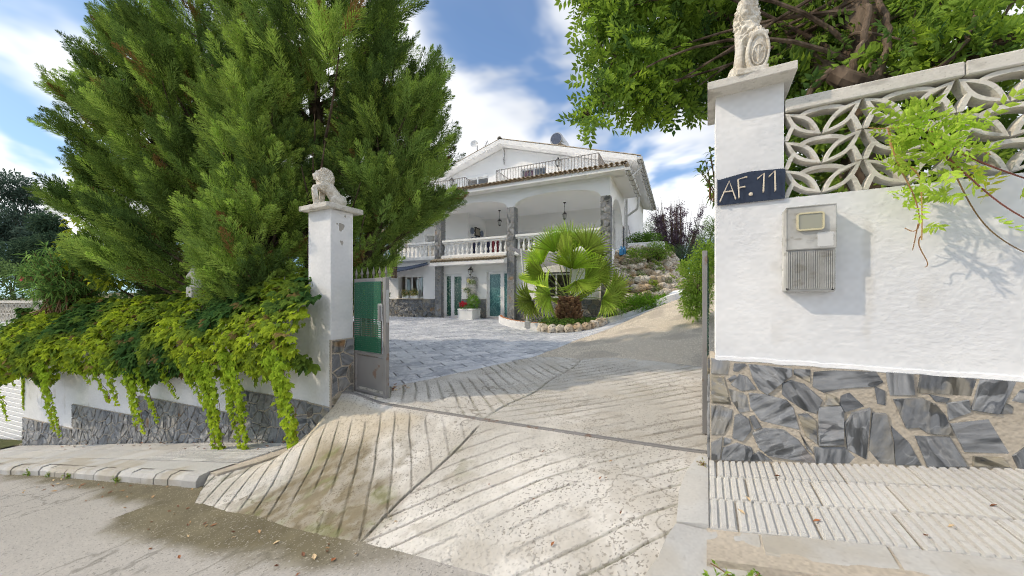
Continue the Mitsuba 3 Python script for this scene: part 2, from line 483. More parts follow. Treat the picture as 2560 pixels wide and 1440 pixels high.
def c_cast(p, n, uv):
    g = noise(p.x * 120, p.y * 120, p.z * 120)
    f = fbm(p.x * 5, p.y * 5, p.z * 5, 4)
    c = mix((0.50, 0.475, 0.43), (0.70, 0.68, 0.63), 0.45 * g + 0.55 * f)
    c = mix(c, (0.25, 0.235, 0.21), 0.35 * smoothstep(0.70, 0.85, noise(p.x * 100, p.y * 100, p.z * 100 + 5)))
    lich = smoothstep(0.54, 0.68, fbm(p.x * 7 + 3, p.y * 7, p.z * 11, 4))
    return mix(c, (0.22, 0.205, 0.175), 0.6 * lich * (0.35 + 0.65 * uv.x))


def c_statue(p, n, uv):
    f = fbm(p.x * 16, p.y * 16, p.z * 16, 4)
    g = noise(p.x * 90, p.y * 90, p.z * 90)
    c = mix((0.50, 0.45, 0.37), (0.74, 0.71, 0.64), smoothstep(0.25, 0.7, 0.7 * f + 0.3 * g))
    return mix(c, (0.36, 0.29, 0.20), 0.55 * smoothstep(0.60, 0.74, fbm(p.x * 22 + 5, p.y * 22, p.z * 13, 3)))


def c_bark(p, n, uv):
    f = fbm(p.x * 14, p.y * 14, p.z * 4, 4)
    return mix((0.040, 0.028, 0.020), (0.185, 0.14, 0.105), smoothstep(0.2, 0.8, f))


def b_bark(p, n, uv):
    return fbm(p.x * 26, p.y * 26, p.z * 7, 4)


def c_roof(p, n, uv):
    f = fbm(p.x * 6, p.y * 6, p.z * 6, 4)
    g = noise(p.x * 40, p.y * 40, p.z * 40)
    c = mix((0.29, 0.225, 0.145), (0.52, 0.43, 0.31), 0.5 * f + 0.3 * uv.x + 0.2 * g)
    return mix(c, (0.48, 0.465, 0.43), uv.y * smoothstep(0.4, 0.65, f))


def c_rock(p, n, uv):
    f = fbm(p.x * 7, p.y * 7, p.z * 7, 4)
    h = fbm(p.x * 2.5 + 4, p.y * 2.5, p.z * 2.5, 3)
    c = mix((0.30, 0.24, 0.165), (0.66, 0.61, 0.53), smoothstep(0.25, 0.72, f * 0.7 + 0.3 * uv.x))
    c = mix(c, (0.46, 0.30, 0.14), 0.55 * smoothstep(0.5, 0.72, h + 0.25 * (uv.y - 0.5)))
    return mix(c, (0.10, 0.09, 0.075), 0.8 * smoothstep(0.68, 0.80, noise(p.x * 26, p.y * 26, p.z * 26)))


def b_rock(p, n, uv):
    return fbm(p.x * 15, p.y * 15, p.z * 15, 4) - 0.7 * smoothstep(0.62, 0.8, noise(p.x * 26, p.y * 26, p.z * 26))


def c_housewall(p, n, uv):
    f = fbm(p.x * 1.1, p.y * 1.1, p.z * 1.1, 4)
    g = noise(p.x * 30, p.y * 30, p.z * 30)
    return mix((0.82, 0.82, 0.82), (0.88, 0.88, 0.88), f) * (0.98 + 0.03 * g)


def c_oldplastic(p, n, uv):
    f = fbm(p.x * 9, p.y * 9, p.z * 6, 4)
    g = noise(p.x * 60, p.y * 60, p.z * 60)
    c = mix((0.36, 0.36, 0.345), (0.54, 0.54, 0.525), smoothstep(0.25, 0.75, f)) * (0.94 + 0.1 * g)
    return mix(c, (0.25, 0.235, 0.20), 0.6 * smoothstep(0.62, 0.75, fbm(p.x * 14 + 2, p.y * 14, p.z * 22, 3)))


def c_gatemetal(p, n, uv):
    f = fbm(p.x * 4, p.y * 4, p.z * 2.5, 4)
    c = mix((0.21, 0.20, 0.195), (0.33, 0.32, 0.315), f)
    return mix(c, (0.20, 0.10, 0.05), 0.6 * smoothstep(0.66, 0.76, fbm(p.x * 12, p.y * 12, p.z * 9, 4)))


def c_doorglass(p, n, uv):
    """The printed film of the glazed doors: uv.y = 0 flowers on dark green, 1 a small turquoise mosaic."""
    d, e, r = voronoi(p.x * 11, p.z * 11)
    fl = smoothstep(0.32, 0.27, d) * smoothstep(0.12, 0.17, d) * smoothstep(0.3, 0.4, r)
    a = mix((0.012, 0.055, 0.050), (0.025, 0.12, 0.075), fbm(p.x * 3, p.z * 3, 0.0, 3))
    a = mix(a, (0.42, 0.47, 0.36), 0.8 * fl)
    d2, e2, r2 = voronoi(p.x * 34, p.z * 34)
    b = mix((0.02, 0.11, 0.13), (0.26, 0.48, 0.46), smoothstep(0.1, 0.32, e2 - d2) * r2)
    return dr.select(uv.y > 0.5, b, a)


mat('plaster', proc(c_plaster), 0.85, b_stucco, 0.0042, specular=0.2)
mat('house_plaster', proc(c_housewall), 0.85, specular=0.2)
mat('slate', proc(c_slate), 0.5, b_slate, 0.011, specular=0.4)
mat('mortar', proc(c_mortar), 0.95, b_grain, 0.008, specular=0.1)
mat('asphalt', proc(c_asphalt), 0.72, b_asphalt, 0.005, specular=0.35)
mat('concrete', proc(c_concrete), 0.8, b_concrete, 0.007, specular=0.25)
mat('granite', proc(c_granite), 0.8, b_grain, 0.0006, specular=0.25)
mat('paver', proc(c_paver), 0.6, b_grain, 0.004, specular=0.35)
mat('gravel', proc(c_gravel), 0.9, b_gravel, 0.010, specular=0.15)
mat('earth', proc(c_earth), 0.95, b_grain, 0.015, specular=0.1)
mat('cast', proc(c_cast), 0.85, b_grain, 0.003, specular=0.2)
mat('statue', proc(c_statue), 0.75, specular=0.25)
mat('bark', proc(c_bark), 0.9, b_bark, 0.02, specular=0.1)
mat('roof_tile', proc(c_roof), 0.85, specular=0.15)
mat('rock', proc(c_rock), 0.9, b_rock, 0.02, specular=0.15)
mat('old_plastic', proc(c_oldplastic), 0.6, specular=0.35)
mat('gate_metal', proc(c_gatemetal), 0.45, metallic=0.3)
mat('door_film', proc(c_doorglass), 0.12, specular=0.6)
mat('white_paint', (0.80, 0.80, 0.79), 0.4)
mat('pvc', (0.78, 0.79, 0.80), 0.3)
mat('cream', (0.70, 0.63, 0.50), 0.7)
mat('dark_iron', (0.025, 0.025, 0.028), 0.45, metallic=0.4)
mat('grey_iron', (0.19, 0.175, 0.165), 0.5, metallic=0.3)
mat('grey_pvc', (0.56, 0.565, 0.56), 0.4)
mat('zinc', (0.52, 0.53, 0.54), 0.35, metallic=0.6)
mat('room', (0.52, 0.50, 0.46), 0.9)
mat('green_slat', (0.010, 0.095, 0.05), 0.5)
mat('flake', (0.36, 0.34, 0.31), 0.9)
mat('sign_blue', (0.012, 0.022, 0.05), 0.4)
mat('sail_blue', (0.10, 0.125, 0.19), 0.85)
mat('sail_grey', (0.27, 0.26, 0.28), 0.8)
mat('meter_pane', (0.30, 0.30, 0.235), 0.25, specular=0.6)
mat('yellowed', (0.55, 0.50, 0.33), 0.4)
mat('terracotta', (0.35, 0.135, 0.06), 0.8)
mat('red_cloth', (0.13, 0.022, 0.032), 0.9)
mat('navy_cloth', (0.02, 0.025, 0.06), 0.9)
mat('plate_blue', (0.16, 0.20, 0.28), 0.3)
mat('picture', (0.33, 0.30, 0.24), 0.6)
mat('wood', (0.20, 0.11, 0.05), 0.6)
mat('blue_plastic', (0.02, 0.16, 0.36), 0.25)
mat('lamp_glass', (0.55, 0.56, 0.55), 0.2)
mat('curtain', (0.55, 0.55, 0.54), 0.9)
scene['pane'] = {'type': 'thindielectric', 'int_ior': 1.5}
scene['jug'] = {'type': 'thindielectric', 'int_ior': 1.35}
leafmat('leaf_gloss', 0.36, 0.9)
leafmat('leaf_matte', 0.6, 0.75)
mat('stem', VC, 0.7)
leafmat('leaf_cypress', 0.55, 0.32)
# ---------------------------------------------------------------- the lie of the land
def zr(x):
    """Height of the street (it falls to the left by about 17 in 100)."""
    x = np.asarray(x, float)
    q = np.clip(x, -18, 7)
    return -1.28 + 0.178 * q + 0.0012 * q * q + 0.12 * (x - q)


_yard = np.array([(-4.4, 3.1, -1.30), (-3.2, 3.1, -1.29), (-2, 3.1, -1.265), (-1, 3.1, -1.225), (0, 3.1, -1.18), (-2, 5.0, -1.235), (-3.2, 5.2, -1.25), (-4.2, 4.2, -1.29), (0, 5, -1.10), (0, 6.8, -0.98), (-1, 6.4, -1.09),
                  (-3, 7, -1.16), (-6, 8, -1.14), (-10, 8, -1.10), (-13, 8, -1.08), (-6, 5, -1.22), (-10, 5, -1.2), (-3, 9.4, -1.06), (-1.2, 9.2, -0.72), (-0.2, 9.4, -0.50), (-2.1, 11.0, -0.74), (-0.8, 12.1, -0.15), (-3.4, 12.2, -0.92), (-3.4, 13.5, -0.93),
                  (-7.5, 12.6, -0.93), (-12, 12.4, -0.93), (-16, 12, -0.95), (0.4, 14.5, 0.5), (2.0, 12.0, 0.2), (3, 16, 1.0), (2, 9.4, -0.3)])
_yf = RBFInterpolator(_yard[:, :2], _yard[:, 2], kernel='thin_plate_spline', smoothing=0.002)


def zy(x, y):
    return _yf(np.stack([np.ravel(x), np.ravel(y)], 1)).reshape(np.shape(x))


_apr = np.array([(-4.42, 3.10, -1.30), (-3.6, 3.09, -1.295), (-2.8, 3.08, -1.285), (-2, 3.07, -1.265), (-1, 3.07, -1.225), (0, 3.07, -1.18), (0.1, 2.6, -1.17), (0.05, 2.05, -1.20),
                 (-4.30, 2.9, -1.49), (-3.6, 2.9, -1.39), (-2, 2.9, -1.30), (-4.52, 2.84, -1.74), (-4.80, 2.80, -1.97), (-4.62, 2.24, -1.97), (-5.02, 2.45, -2.04), (-5.0, 1.95, -2.04), (-4.47, 1.6, -2.055), (-4.3, 2.45, -1.76),
                 (-3.8, 1.6, float(zr(-3.8))), (-3.0, 1.6, float(zr(-3.0))), (-2.06, 1.6, float(zr(-2.06))), (-1, 1.58, float(zr(-1))), (0, 1.57, float(zr(0))), (-3.0, 2.35, -1.55), (-2.0, 2.3, -1.47), (-1, 2.3, -1.32), (-3.6, 2.1, -1.78), (-0.2, 1.57, float(zr(-0.2)))])
_af = RBFInterpolator(_apr[:, :2], _apr[:, 2], kernel='thin_plate_spline', smoothing=0.0005)


def za(x, y):
    return _af(np.stack([np.ravel(x), np.ravel(y)], 1)).reshape(np.shape(x))


def groove(s, period, width, depth):
    """A V-groove across s every period metres."""
    d = np.abs((s / period + 0.5) % 1 - 0.5) * period
    return -depth * np.clip(1 - d / width, 0, 1) ** 0.7


def chevron(x, y, fold, wd=0.0085):
    left = x < fold
    wob = 0.034 * (meshkit.noise(np.stack([x * 2.2, y * 2.2, 0 * x], -1)) - 0.5)
    s = np.where(left, (x - fold) + (y - 1.6), (y - 1.6) - (x - fold)) / math.sqrt(2) + wob
    g = groove(s, 0.165, wd, 0.016)
    fade = np.clip((meshkit.noise(np.stack([x * 1.7 + 5, y * 1.7, 0 * x], -1), 4) - 0.22) / 0.3, 0, 1)
    d = np.abs(x - fold + 0.03 * np.sin(y * 4))
    return g * fade - 0.018 * np.clip(1 - d / 0.014, 0, 1)


# the ground everywhere under and beyond the street and the plot
def zt(x, y):
    street = zr(x) - 0.25
    back = np.where(x > 0.6, -0.6 + 0.10 * np.clip(y - 4, 0, 30), np.where(x < -14.2, -1.6 - 0.04 * np.clip(-14 - x, 0, 40), -1.75 + 0.0 * x))
    back = back + 0.12 * np.clip(y - 26, 0, 60)
    w = np.clip((y - 3.9) / 0.4, 0, 1)
    w = np.where(x < -4.8, np.clip((y - (3.9 - 0.13 * (-4.8 - np.maximum(x, -16)))) / 0.4, 0, 1), w)
    r = np.hypot(x, y)
    z = street * (1 - w) + back * w
    return z - 0.0 * r


gx = np.unique(np.r_[np.linspace(-400, -40, 13), np.arange(-40, 20, 0.8), np.linspace(20, 400, 13)])
gy = np.unique(np.r_[np.linspace(-300, -12, 9), np.arange(-12, 40, 0.8), np.linspace(40, 600, 15)])
put('terrain', grid_sheet(gx, gy, zt), 'earth', kind='structure', smooth=True)

# the street
put('road', grid_sheet(np.arange(-40, 9.1, 0.35), np.r_[np.arange(-9, 0.6, 0.6), np.arange(0.6, 2.6, 0.2)], lambda x, y: zr(x)), 'asphalt', kind='structure', smooth=True)

# concrete ramp from the street up to the gate, with the grooves cut into it
apron = [(0.02, 3.075), (-4.42, 3.09), (-4.36, 2.95), (-4.78, 2.93), (-5.05, 2.72), (-4.95, 2.45), (-4.85, 2.2), (-5.06, 1.93), (-4.80, 1.78), (-4.5, 1.60), (-3.9, 1.52), (-3, 1.545), (-2.4, 1.52), (-1.7, 1.55), (-0.9, 1.53), (-0.30, 1.54), (0.03, 1.72)]


def z_apron(x, y):
    z = za(x, y)
    edge = np.clip((3.0 - y) / 0.10, 0, 1) * np.clip((y - 1.56) / 0.12, 0, 1) * np.clip((-0.12 - x) / 0.1, 0, 1)
    n = 0.016 * (meshkit.fbm(np.stack([x * 3, y * 3, 0 * x], -1), 4) - 0.5)
    return z + chevron(x, y, -2.03) * edge + n * edge


m = poly_sheet(apron, 0.0085, z_apron, 0.25)
gr = np.clip(-chevron(m[0][:, 0], m[0][:, 1], -2.03) / 0.013, 0, 1) * np.clip((3.0 - m[0][:, 1]) / 0.1, 0, 1)
put('driveway_ramp', m, 'concrete', kind='structure', smooth=True, uv=np.c_[gr, gr])

# concrete strip just inside the gate
strip = [(0.06, 3.10), (0.10, 4.5), (0.06, 6.03), (-0.55, 6.33), (-1.05, 6.55), (-1.53, 6.63), (-2.1, 6.5), (-2.55, 6.58), (-3.05, 6.5), (-3.35, 5.75), (-3.64, 4.94), (-3.85, 4.25), (-4.04, 3.65), (-4.5, 3.5), (-4.5, 3.10)]


def z_strip(x, y):
    edge = np.clip((y - 3.25) / 0.1, 0, 1)
    n = 0.012 * (meshkit.fbm(np.stack([x * 3, y * 3, 0 * x], -1), 4) - 0.5)
    return zy(x, y) + 0.008 + (chevron(x, y - 1.5, -2.03, 0.014) * 1.2 + n) * edge


m = poly_sheet(strip, 0.0145, z_strip)
gr = np.clip(-chevron(m[0][:, 0], m[0][:, 1] - 1.5, -2.03, 0.014) / 0.012, 0, 1)
put('concrete_strip', m, 'concrete', kind='structure', smooth=True, uv=np.c_[gr, gr])

# loose gravel track that climbs past the rockery
track = [(0.09, 5.9), (0.35, 7.5), (1.2, 9.4), (2.2, 12.0), (2.4, 15.5), (0.0, 15.5), (-0.75, 13.6), (-1.1, 12.9), (-1.6, 12.5), (-2.3, 11.0), (-2.9, 9.0), (-3.05, 6.4), (-2.3, 6.3), (-1.5, 6.4), (-0.6, 6.2)]


def z_track(x, y):
    return zy(x, y) + 0.004 + 0.02 * (meshkit.fbm(np.stack([x * 2, y * 2, 0 * x], -1), 4) - 0.5)


put('gravel_track', poly_sheet(track, 0.09, z_track), 'gravel', kind='structure', smooth=True)

# stamped paving: a bed and slabs laid diagonally in running bond
yard_poly = Polygon([(-4.5, 3.52), (-4.04, 3.66), (-3.85, 4.26), (-3.64, 4.95), (-3.35, 5.76), (-3.05, 6.5), (-2.95, 7.5), (-2.9, 9.0), (-2.3, 11.0), (-1.6, 12.5), (-1.2, 13.0), (-2.6, 13.3), (-3.6, 13.2), (-16, 12.5), (-16, 6.0), (-6.5, 5.2), (-5.0, 4.3)])
put('courtyard', poly_sheet(np.array(yard_poly.exterior.coords)[:-1], 0.22, lambda x, y: zy(x, y) - 0.012), 'mortar', kind='structure', smooth=True)
ca, sa = math.cos(math.radians(58)), math.sin(math.radians(58))
pave = []
for r in range(-60, 80):
    for c in range(-60, 60):
        L, W = 0.62, 0.31
        u0, v0 = c * L + (r % 2) * L * 0.5, r * W
        j = 0.010
        q = np.array([(u0 + j, v0 + j), (u0 + L - j, v0 + j), (u0 + L - j, v0 + W - j), (u0 + j, v0 + W - j)])
        q = np.stack([q[:, 0] * ca - q[:, 1] * sa - 6, q[:, 0] * sa + q[:, 1] * ca + 7], 1)
        g = Polygon(q).intersection(yard_poly)
        if g.is_empty or g.geom_type != 'Polygon' or g.area < 0.012:
            continue
        cx, cy = g.centroid.coords[0]
        dep = cx * CY[0] + cy * CY[1]
        lat = cx * CX[0] + cy * CX[1]
        if lat / dep < -0.40 and dep < 12:
            if lat / dep < -0.95:
                continue
        pave.append((dep, np.array(g.exterior.coords)[:-1]))
pave.sort(key=lambda a: a[0])
rest, restuv = [], []
for k, (dep, q) in enumerate(pave):
    m = slab_piece(q, 0.010, 0.012, -0.03)
    v = m[0].copy()
    v[:, 2] += zy(v[:, 0], v[:, 1])
    uv = const_uv(m, RNG.random(), RNG.random())
    if k < 300:
        put('paving_slab', (v, m[1]), 'paver', 'courtyard', uv=uv)
    else:
        rest.append((v, m[1])); restuv.append(uv)
put('paving_slab', J(rest), 'paver', 'courtyard', kind='stuff', uv=np.vstack(restuv))

# beds: behind the street wall, and the garden behind the wall beside the gate
bed = [(-4.85, 3.25), (-6.6, 2.95), (-9.26, 2.65), (-13.75, 1.95), (-16, 1.7), (-18, 9), (-16, 6.3), (-6.5, 5.4), (-5.0, 4.4)]
bed = [(-4.85, 3.25), (-5.0, 4.3), (-6.5, 5.3), (-16, 6.3), (-18, 9), (-18.5, 2.6), (-13.75, 1.98), (-9.26, 2.66), (-6.6, 2.98)]
put('planting_bed', poly_sheet(bed, 0.3, lambda x, y: -0.42 + 0.1 * (meshkit.fbm(np.stack([x, y, 0 * x], -1), 3) - 0.5) - 0.35 * np.clip((-5.6 - x) * 0 + (y - 4.2), 0, 1), 1.0), 'earth', kind='structure', smooth=30)
put('garden_ground', poly_sheet([(0.2, 3.1), (9, 3.1), (12, 9), (12, 24), (2.5, 24), (2.3, 12), (1.3, 9.4), (0.45, 7.4)], 0.4, lambda x, y: np.maximum(zy(np.clip(x, -1, 3), np.clip(y, 3, 15)) + 0.03, -0.75) + 0.05 * np.clip(x - 0.6, 0, 4) + 0.1 * (meshkit.fbm(np.stack([x, y, 0 * x], -1), 3) - 0.5), 0.6), 'earth', kind='structure', smooth=30)

# ---------------------------------------------------------------- pavements
KERB = [(-5.08, 1.95), (-6.75, 1.78), (-9.35, 1.50), (-13.6, 0.82), (-19, -0.05)]          # back of the left kerb
WALL = [(-4.70, 2.93), (-6.60, 2.78), (-9.26, 2.46), (-13.70, 1.76)]                     # front of the street wall


def along(line, s):
    p = np.asarray(line, float)
    L = np.r_[0, np.cumsum(np.linalg.norm(np.diff(p, axis=0), axis=1))]
    return np.stack([np.interp(s, L, p[:, 0]), np.interp(s, L, p[:, 1])], -1), L[-1]


def zp(x):
    return zr(x) + 0.13


def ground_piece(q, zf, t, inset, uvv, name, m, parent, base=-0.10):
    k = slab_piece(q, t, inset, base)
    v = k[0].copy()
    v[:, 2] += zf(v[:, 0])
    put(name, (v, k[1]), m, parent, uv=const_uv(k, *uvv))


pv = [(-4.7, 2.9), (-6.6, 2.76), (-9.26, 2.44), (-13.70, 1.74), (-19, 0.9)]
lp = [*KERB[::-1], (-4.9, 1.95), (-4.75, 2.3)]
lp = [(x, y) for x, y in lp] + pv
put('pavement', poly_sheet(lp, 0.25, lambda x, y: zp(x) - 0.012, 0.2), 'mortar', kind='structure', smooth=30)
# the band of cement next to the kerb and three rows of slabs up to the wall
pvk, Lk = along(KERB, np.array([0.0]))
for r in range(2):
    s = 0.0
    while s < 12.5:
        L = 0.78
        a, b = [], []
        for e in (s + 0.006, s + L - 0.006):
            k0, _ = along(KERB, e)
            w0, _ = along(pv, e + 0.25)
            lo, hi = (0.28, 0.66) if r == 0 else (0.675, 1.0)
            a.append((k0 + (w0 - k0) * lo).ravel()); b.append((k0 + (w0 - k0) * hi).ravel())
        q = np.array([a[0], b[0], b[1], a[1]])[::-1]
        near = s < 1.6
        nr = 9 if near else 1
        for i in range(nr):                     # the slabs by the ramp are ribbed
            t0, t1 = (i + 0.10 * near) / nr, (i + 1 - 0.10 * near) / nr
            if nr == 1:
                qq = q
            else:
                e0, e1 = q[0] + (q[1] - q[0]) * 0, q[3]
                A, B, C, D = q[0], q[1], q[2], q[3]
                qq = np.array([A + (D - A) * 0, B, B + (C - B) * 0, A])
                qq = np.array([A + (B - A) * t0, A + (B - A) * t1, D + (C - D) * t1, D + (C - D) * t0])
            ground_piece(qq, zp, 0.006, 0.006, (RNG.random(), 0.4), 'paving_slab', 'granite', 'pavement', -0.05)
        s += L
cement = []
for e in np.arange(0, 13, 0.5):
    k0, _ = along(KERB, e); w0, _ = along(pv, e + 0.25)
    cement.append((k0.ravel(), (k0 + (w0 - k0) * 0.265).ravel()))
cp = np.array([c[0] for c in cement] + [c[1] for c in cement[::-1]])
m = poly_sheet(cp, 0.2, lambda x, y: zp(x) + 0.003 + 0.012 * (meshkit.fbm(np.stack([x * 3, y * 3, 0 * x], -1), 3) - 0.5))
put('cement_band', m, 'granite', 'pavement', smooth=True, uv=const_uv(m, 0.25, 1.0))
s = 0.0
while s < 13.2:
    L = 0.30 + 0.03 * RNG.random()
    p0, _ = along(KERB, s + 0.007); p1, _ = along(KERB, s + L - 0.007)
    p0, p1 = p0.ravel(), p1.ravel()
    nrm = np.array([p1[1] - p0[1], -(p1[0] - p0[0])])
    nrm /= np.linalg.norm(nrm)
    nrm = nrm if nrm[1] < 0 else -nrm
    dz = 0.012 * RNG.uniform(-1, 1)
    out = 0.13 + 0.012 * RNG.uniform(-1, 1)
    za0, za1 = float(zr(p0[0])), float(zr(p1[0]))
    b = [(*p1, za1 - 0.1), (*p0, za0 - 0.1), (*(p0 + nrm * out), za0 - 0.1), (*(p1 + nrm * out), za1 - 0.1)]
    t = [(*p1, za1 + 0.128 + dz), (*p0, za0 + 0.128 + dz), (*(p0 + nrm * (out - 0.035)), za0 + 0.118 + dz), (*(p1 + nrm * (out - 0.035)), za1 + 0.118 + dz)]
    mid = [(*(p0 + nrm * out), za0 + 0.075), (*(p1 + nrm * out), za1 + 0.075)]
    m = arr(m3.Manifold.hull_points(np.array(b + t + mid, float)))
    put('kerb_stone', m, 'granite', 'pavement', uv=const_uv(m, 0.1 + 0.5 * RNG.random(), 0.95))
    s += L


# right of the gate: ribbed cement tiles in three rows, a broad worn kerb
def zq(x):
    return -1.157 + 0.188 * np.asarray(x, float)


put('pavement', poly_sheet([(0.0, 1.82), (3.2, 1.82), (3.2, 2.93), (0.0, 2.93)], 0.2, lambda x, y: zq(x) - 0.012, 0.2), 'mortar', kind='structure')
rp = 'pavement_001'
for r, (y0, y1) in enumerate(((2.055, 2.335), (2.345, 2.625), (2.635, 2.915))):
    for c in range(-1, 8):
        x0 = 0.012 + c * 0.315 + (0.13, 0.20, 0.05)[r]
        x1 = x0 + 0.305
        x0c, x1c = max(x0, 0.012), x1
        if x1c - x0c < 0.03:
            continue
        ms = [shift((lambda b: (b[0] + np.c_[0 * b[0][:, :2], zq(b[0][:, 0])], b[1]))(box(x0c, x1c, y0, y1, -0.05, -0.004)), (0, 0, 0))]
        n = 8
        for i in range(n):
            a, b = x0 + (i + 0.13) * (x1 - x0) / n, x0 + (i + 0.87) * (x1 - x0) / n
            if b < x0c + 0.008:
                continue
            a = max(a, x0c)
            e = 0.004
            h = hexa([(a, y0, -0.01), (b, y0, -0.01), (b, y1, -0.01), (a, y1, -0.01)], [(a + e, y0 + 0.004, 0.009), (b - e, y0 + 0.004, 0.009), (b - e, y1 - 0.004, 0.009), (a + e, y1 - 0.004, 0.009)])
            ms.append((h[0] + np.c_[0 * h[0][:, :2], zq(h[0][:, 0])], h[1]))
        m = J(ms)
        put('paving_tile', m, 'granite', rp, uv=const_uv(m, 0.55 + 0.45 * RNG.random(), 0.25 * RNG.random()))
xs = [0.22, 0.66, 1.02, 1.55, 2.1, 2.7]
for i in range(len(xs) - 1):
    x0, x1 = xs[i] + 0.006, xs[i + 1] - 0.006
    P = []
    for x in (x0, x1):
        z, zs = float(zq(x)), float(zr(x))
        P += [(x, 2.05, z - 0.003), (x, 1.90, z - 0.012), (x, 1.865, z - 0.045), (x, 1.845, zs - 0.1), (x, 2.05, zs - 0.1)]
    m = arr(m3.Manifold.hull_points(np.array(P)).refine_to_length(0.03))
    v = m[0] + (meshkit.fbm(m[0] * 9, 3)[:, None] - 0.5) * np.array([0, 0.022, 0.016])
    put('kerb_stone', (v, m[1]), 'granite', rp, smooth=40, uv=const_uv(m, 0.2 + 0.3 * RNG.random(), 0.95))
# the cement that closes the kerb beside the ramp
cl = [(0.012, 2.05), (0.215, 2.05), (0.215, 1.84), (0.10, 1.70), (-0.05, 1.55), (-0.22, 1.50), (-0.30, 1.62), (-0.20, 1.80), (-0.14, 2.04), (-0.02, 2.05)]


def z_cl(x, y):
    a = zq(np.maximum(x, 0)) - 0.012
    b = zr(x) + 0.02
    w = np.clip((y - 1.56) / 0.42, 0, 1)
    w = w * w * (3 - 2 * w)
    return b * (1 - w) + a * w + 0.02 * (meshkit.fbm(np.stack([x * 8, y * 8, 0 * x], -1), 3) - 0.5)


m = poly_sheet(cl, 0.03, z_cl, 0.2)
put('cement_patch', m, 'granite', rp, smooth=40, uv=const_uv(m, 0.3, 0.6))
m = poly_sheet([(0.008, 2.06), (0.008, 2.94), (-0.05, 2.95), (-0.11, 2.75), (-0.15, 2.4), (-0.14, 2.06)], 0.04, lambda x, y: za(x, y) * 0 + zq(0 * x) + 0.01 + 0.25 * np.minimum(x + 0.03, 0) + 0.02 * (meshkit.fbm(np.stack([x * 8, y * 8, 0 * x], -1), 3) - 0.5), 0.15)
put('cement_kerb', m, 'granite', rp, smooth=40, uv=const_uv(m, 0.6, 0.3))
# ---------------------------------------------------------------- the wall and pillar to the right of the gate
YW = 2.9
wf = frame((0, YW, 0), (1, 0, 0), (0, 0, 1), (0, -1, 0))         # local x along, y up, z out towards the street
W = thing('boundary_wall', 'white stucco boundary wall on slate base with pierced concrete blocks and lion-topped pillar', 'wall')
outline = Polygon([(0.055, -0.425), (3.2, -0.425), (3.2, 0.652), (0.443, 0.652), (0.443, 1.414), (0.055, 1.414)])


def plaster_sheet(poly, step, t, amp=0.006):
    m = ext(poly, t)
    v, f = m
    return v, f


body = J(wf(shift(ext(Polygon([(0.055, -0.425), (3.2, -0.425), (3.2, 0.652), (0.055, 0.652)]), 0.22), (0, 0, -0.22))), wf(shift(ext(sbox(0.055, 0.6505, 0.443, 1.414), 0.40), (0, 0, -0.40))), wf(shift(ext(sbox(0.055, -0.425, 0.443, 0.650), 0.178), (0, 0, -0.399))))
put('render', body, 'plaster', W)
put('mortar_bed', J(wf(shift(ext(Polygon([(0.02, -1.25), (3.2, -0.7), (3.2, -0.43), (0.02, -0.43)]), 0.24), (0, 0, -0.22))), box(0.02, 0.40, YW + 0.22, YW + 0.40, -1.3, -0.43)), 'mortar', W)
m = arr(m3.Manifold.hull_points(np.array([(x, y, z) for x in (0.05, 3.2) for y, z in ((YW + 0.01, -0.440), (YW - 0.016, -0.440), (YW - 0.024, -0.432), (YW - 0.018, -0.410), (YW + 0.01, -0.405))])).refine_to_length(0.025))
put('plaster_lip', (m[0] + np.array([0, 0.006, 0.020]) * (meshkit.fbm(m[0] * [14, 14, 3], 3, 6)[:, None] - 0.5), m[1]), 'plaster', W, smooth=50)
# each stone of the base, as it is laid
SC = 0.40268
stones = """118,88 262,108 245,188 122,178|285,118 350,120 362,130 310,170 278,165|372,122 640,152 640,195 490,312 440,280 400,210|652,150 758,157 755,240 655,190|775,155 1165,170 1208,235 1160,262 945,275 840,300 770,262
1225,172 1390,184 1405,315 1250,318 1232,230|1440,188 1790,214 1755,322 1420,298|1805,214 2040,222 1985,320 1920,432 1752,405|2075,255 2180,250 2200,390 2000,350|130,195 220,200 268,375 128,360|245,215 290,188 305,205 262,235
318,185 365,200 425,278 330,290 265,252|250,275 340,300 365,320 382,415 320,425 270,350|375,300 480,310 610,345 650,390 690,528 450,475 385,390|585,240 640,225 720,250 790,310 830,345 795,430 720,410 620,345 580,310|858,305 920,330 935,375 850,375
945,320 985,300 1145,272 1150,340 1100,385 970,420 940,370|1152,260 1220,290 1222,380 1170,370|1268,340 1440,330 1530,370 1590,440 1640,565 1480,550 1430,515 1350,520|1490,310 1620,335 1600,360 1530,355|1600,365 1735,345 1750,420 1610,470|1962,358 2010,385 2005,430 1930,432
1620,490 2050,440 2086,490 2080,610 1980,680 1710,665|2005,690 2086,630 2180,640 2190,770 2040,765|105,375 200,380 275,405 265,480 220,560 103,555|290,440 325,430 375,465 392,530 340,600 275,580|380,450 410,440 455,515 410,525|680,435 740,430 790,470 800,620 730,570
805,390 945,380 965,420 960,620 810,625|1015,425 1125,395 1105,715 985,650 970,490|1140,425 1225,430 1250,540 1268,620 1278,742 1110,738|1252,500 1370,610 1440,745 1284,745 1274,600|1400,565 1620,575 1720,750 1480,757|1765,690 1950,700 1990,757 1760,750
400,550 470,520 590,530 680,590 800,738 640,715 500,690 440,640|780,635 970,635 1080,742 790,735|130,610 212,572 205,640 196,712 128,712|218,640 300,610 390,640 400,670 380,715 205,715|389,690 440,660 520,718 388,720|690,545 775,680 735,650|225,575 270,590 262,612 222,630""".replace('\n', '|').split('|')


def on_wall(zx, zy_, Y):
    px, py = 1720 + zx * SC, 860 + zy_ * SC
    c, e = (px - 1280) / 890, (745 - py) / 890
    t = Y / (0.480 * c + 0.877)
    return (0.877 * c - 0.480) * t, e * t


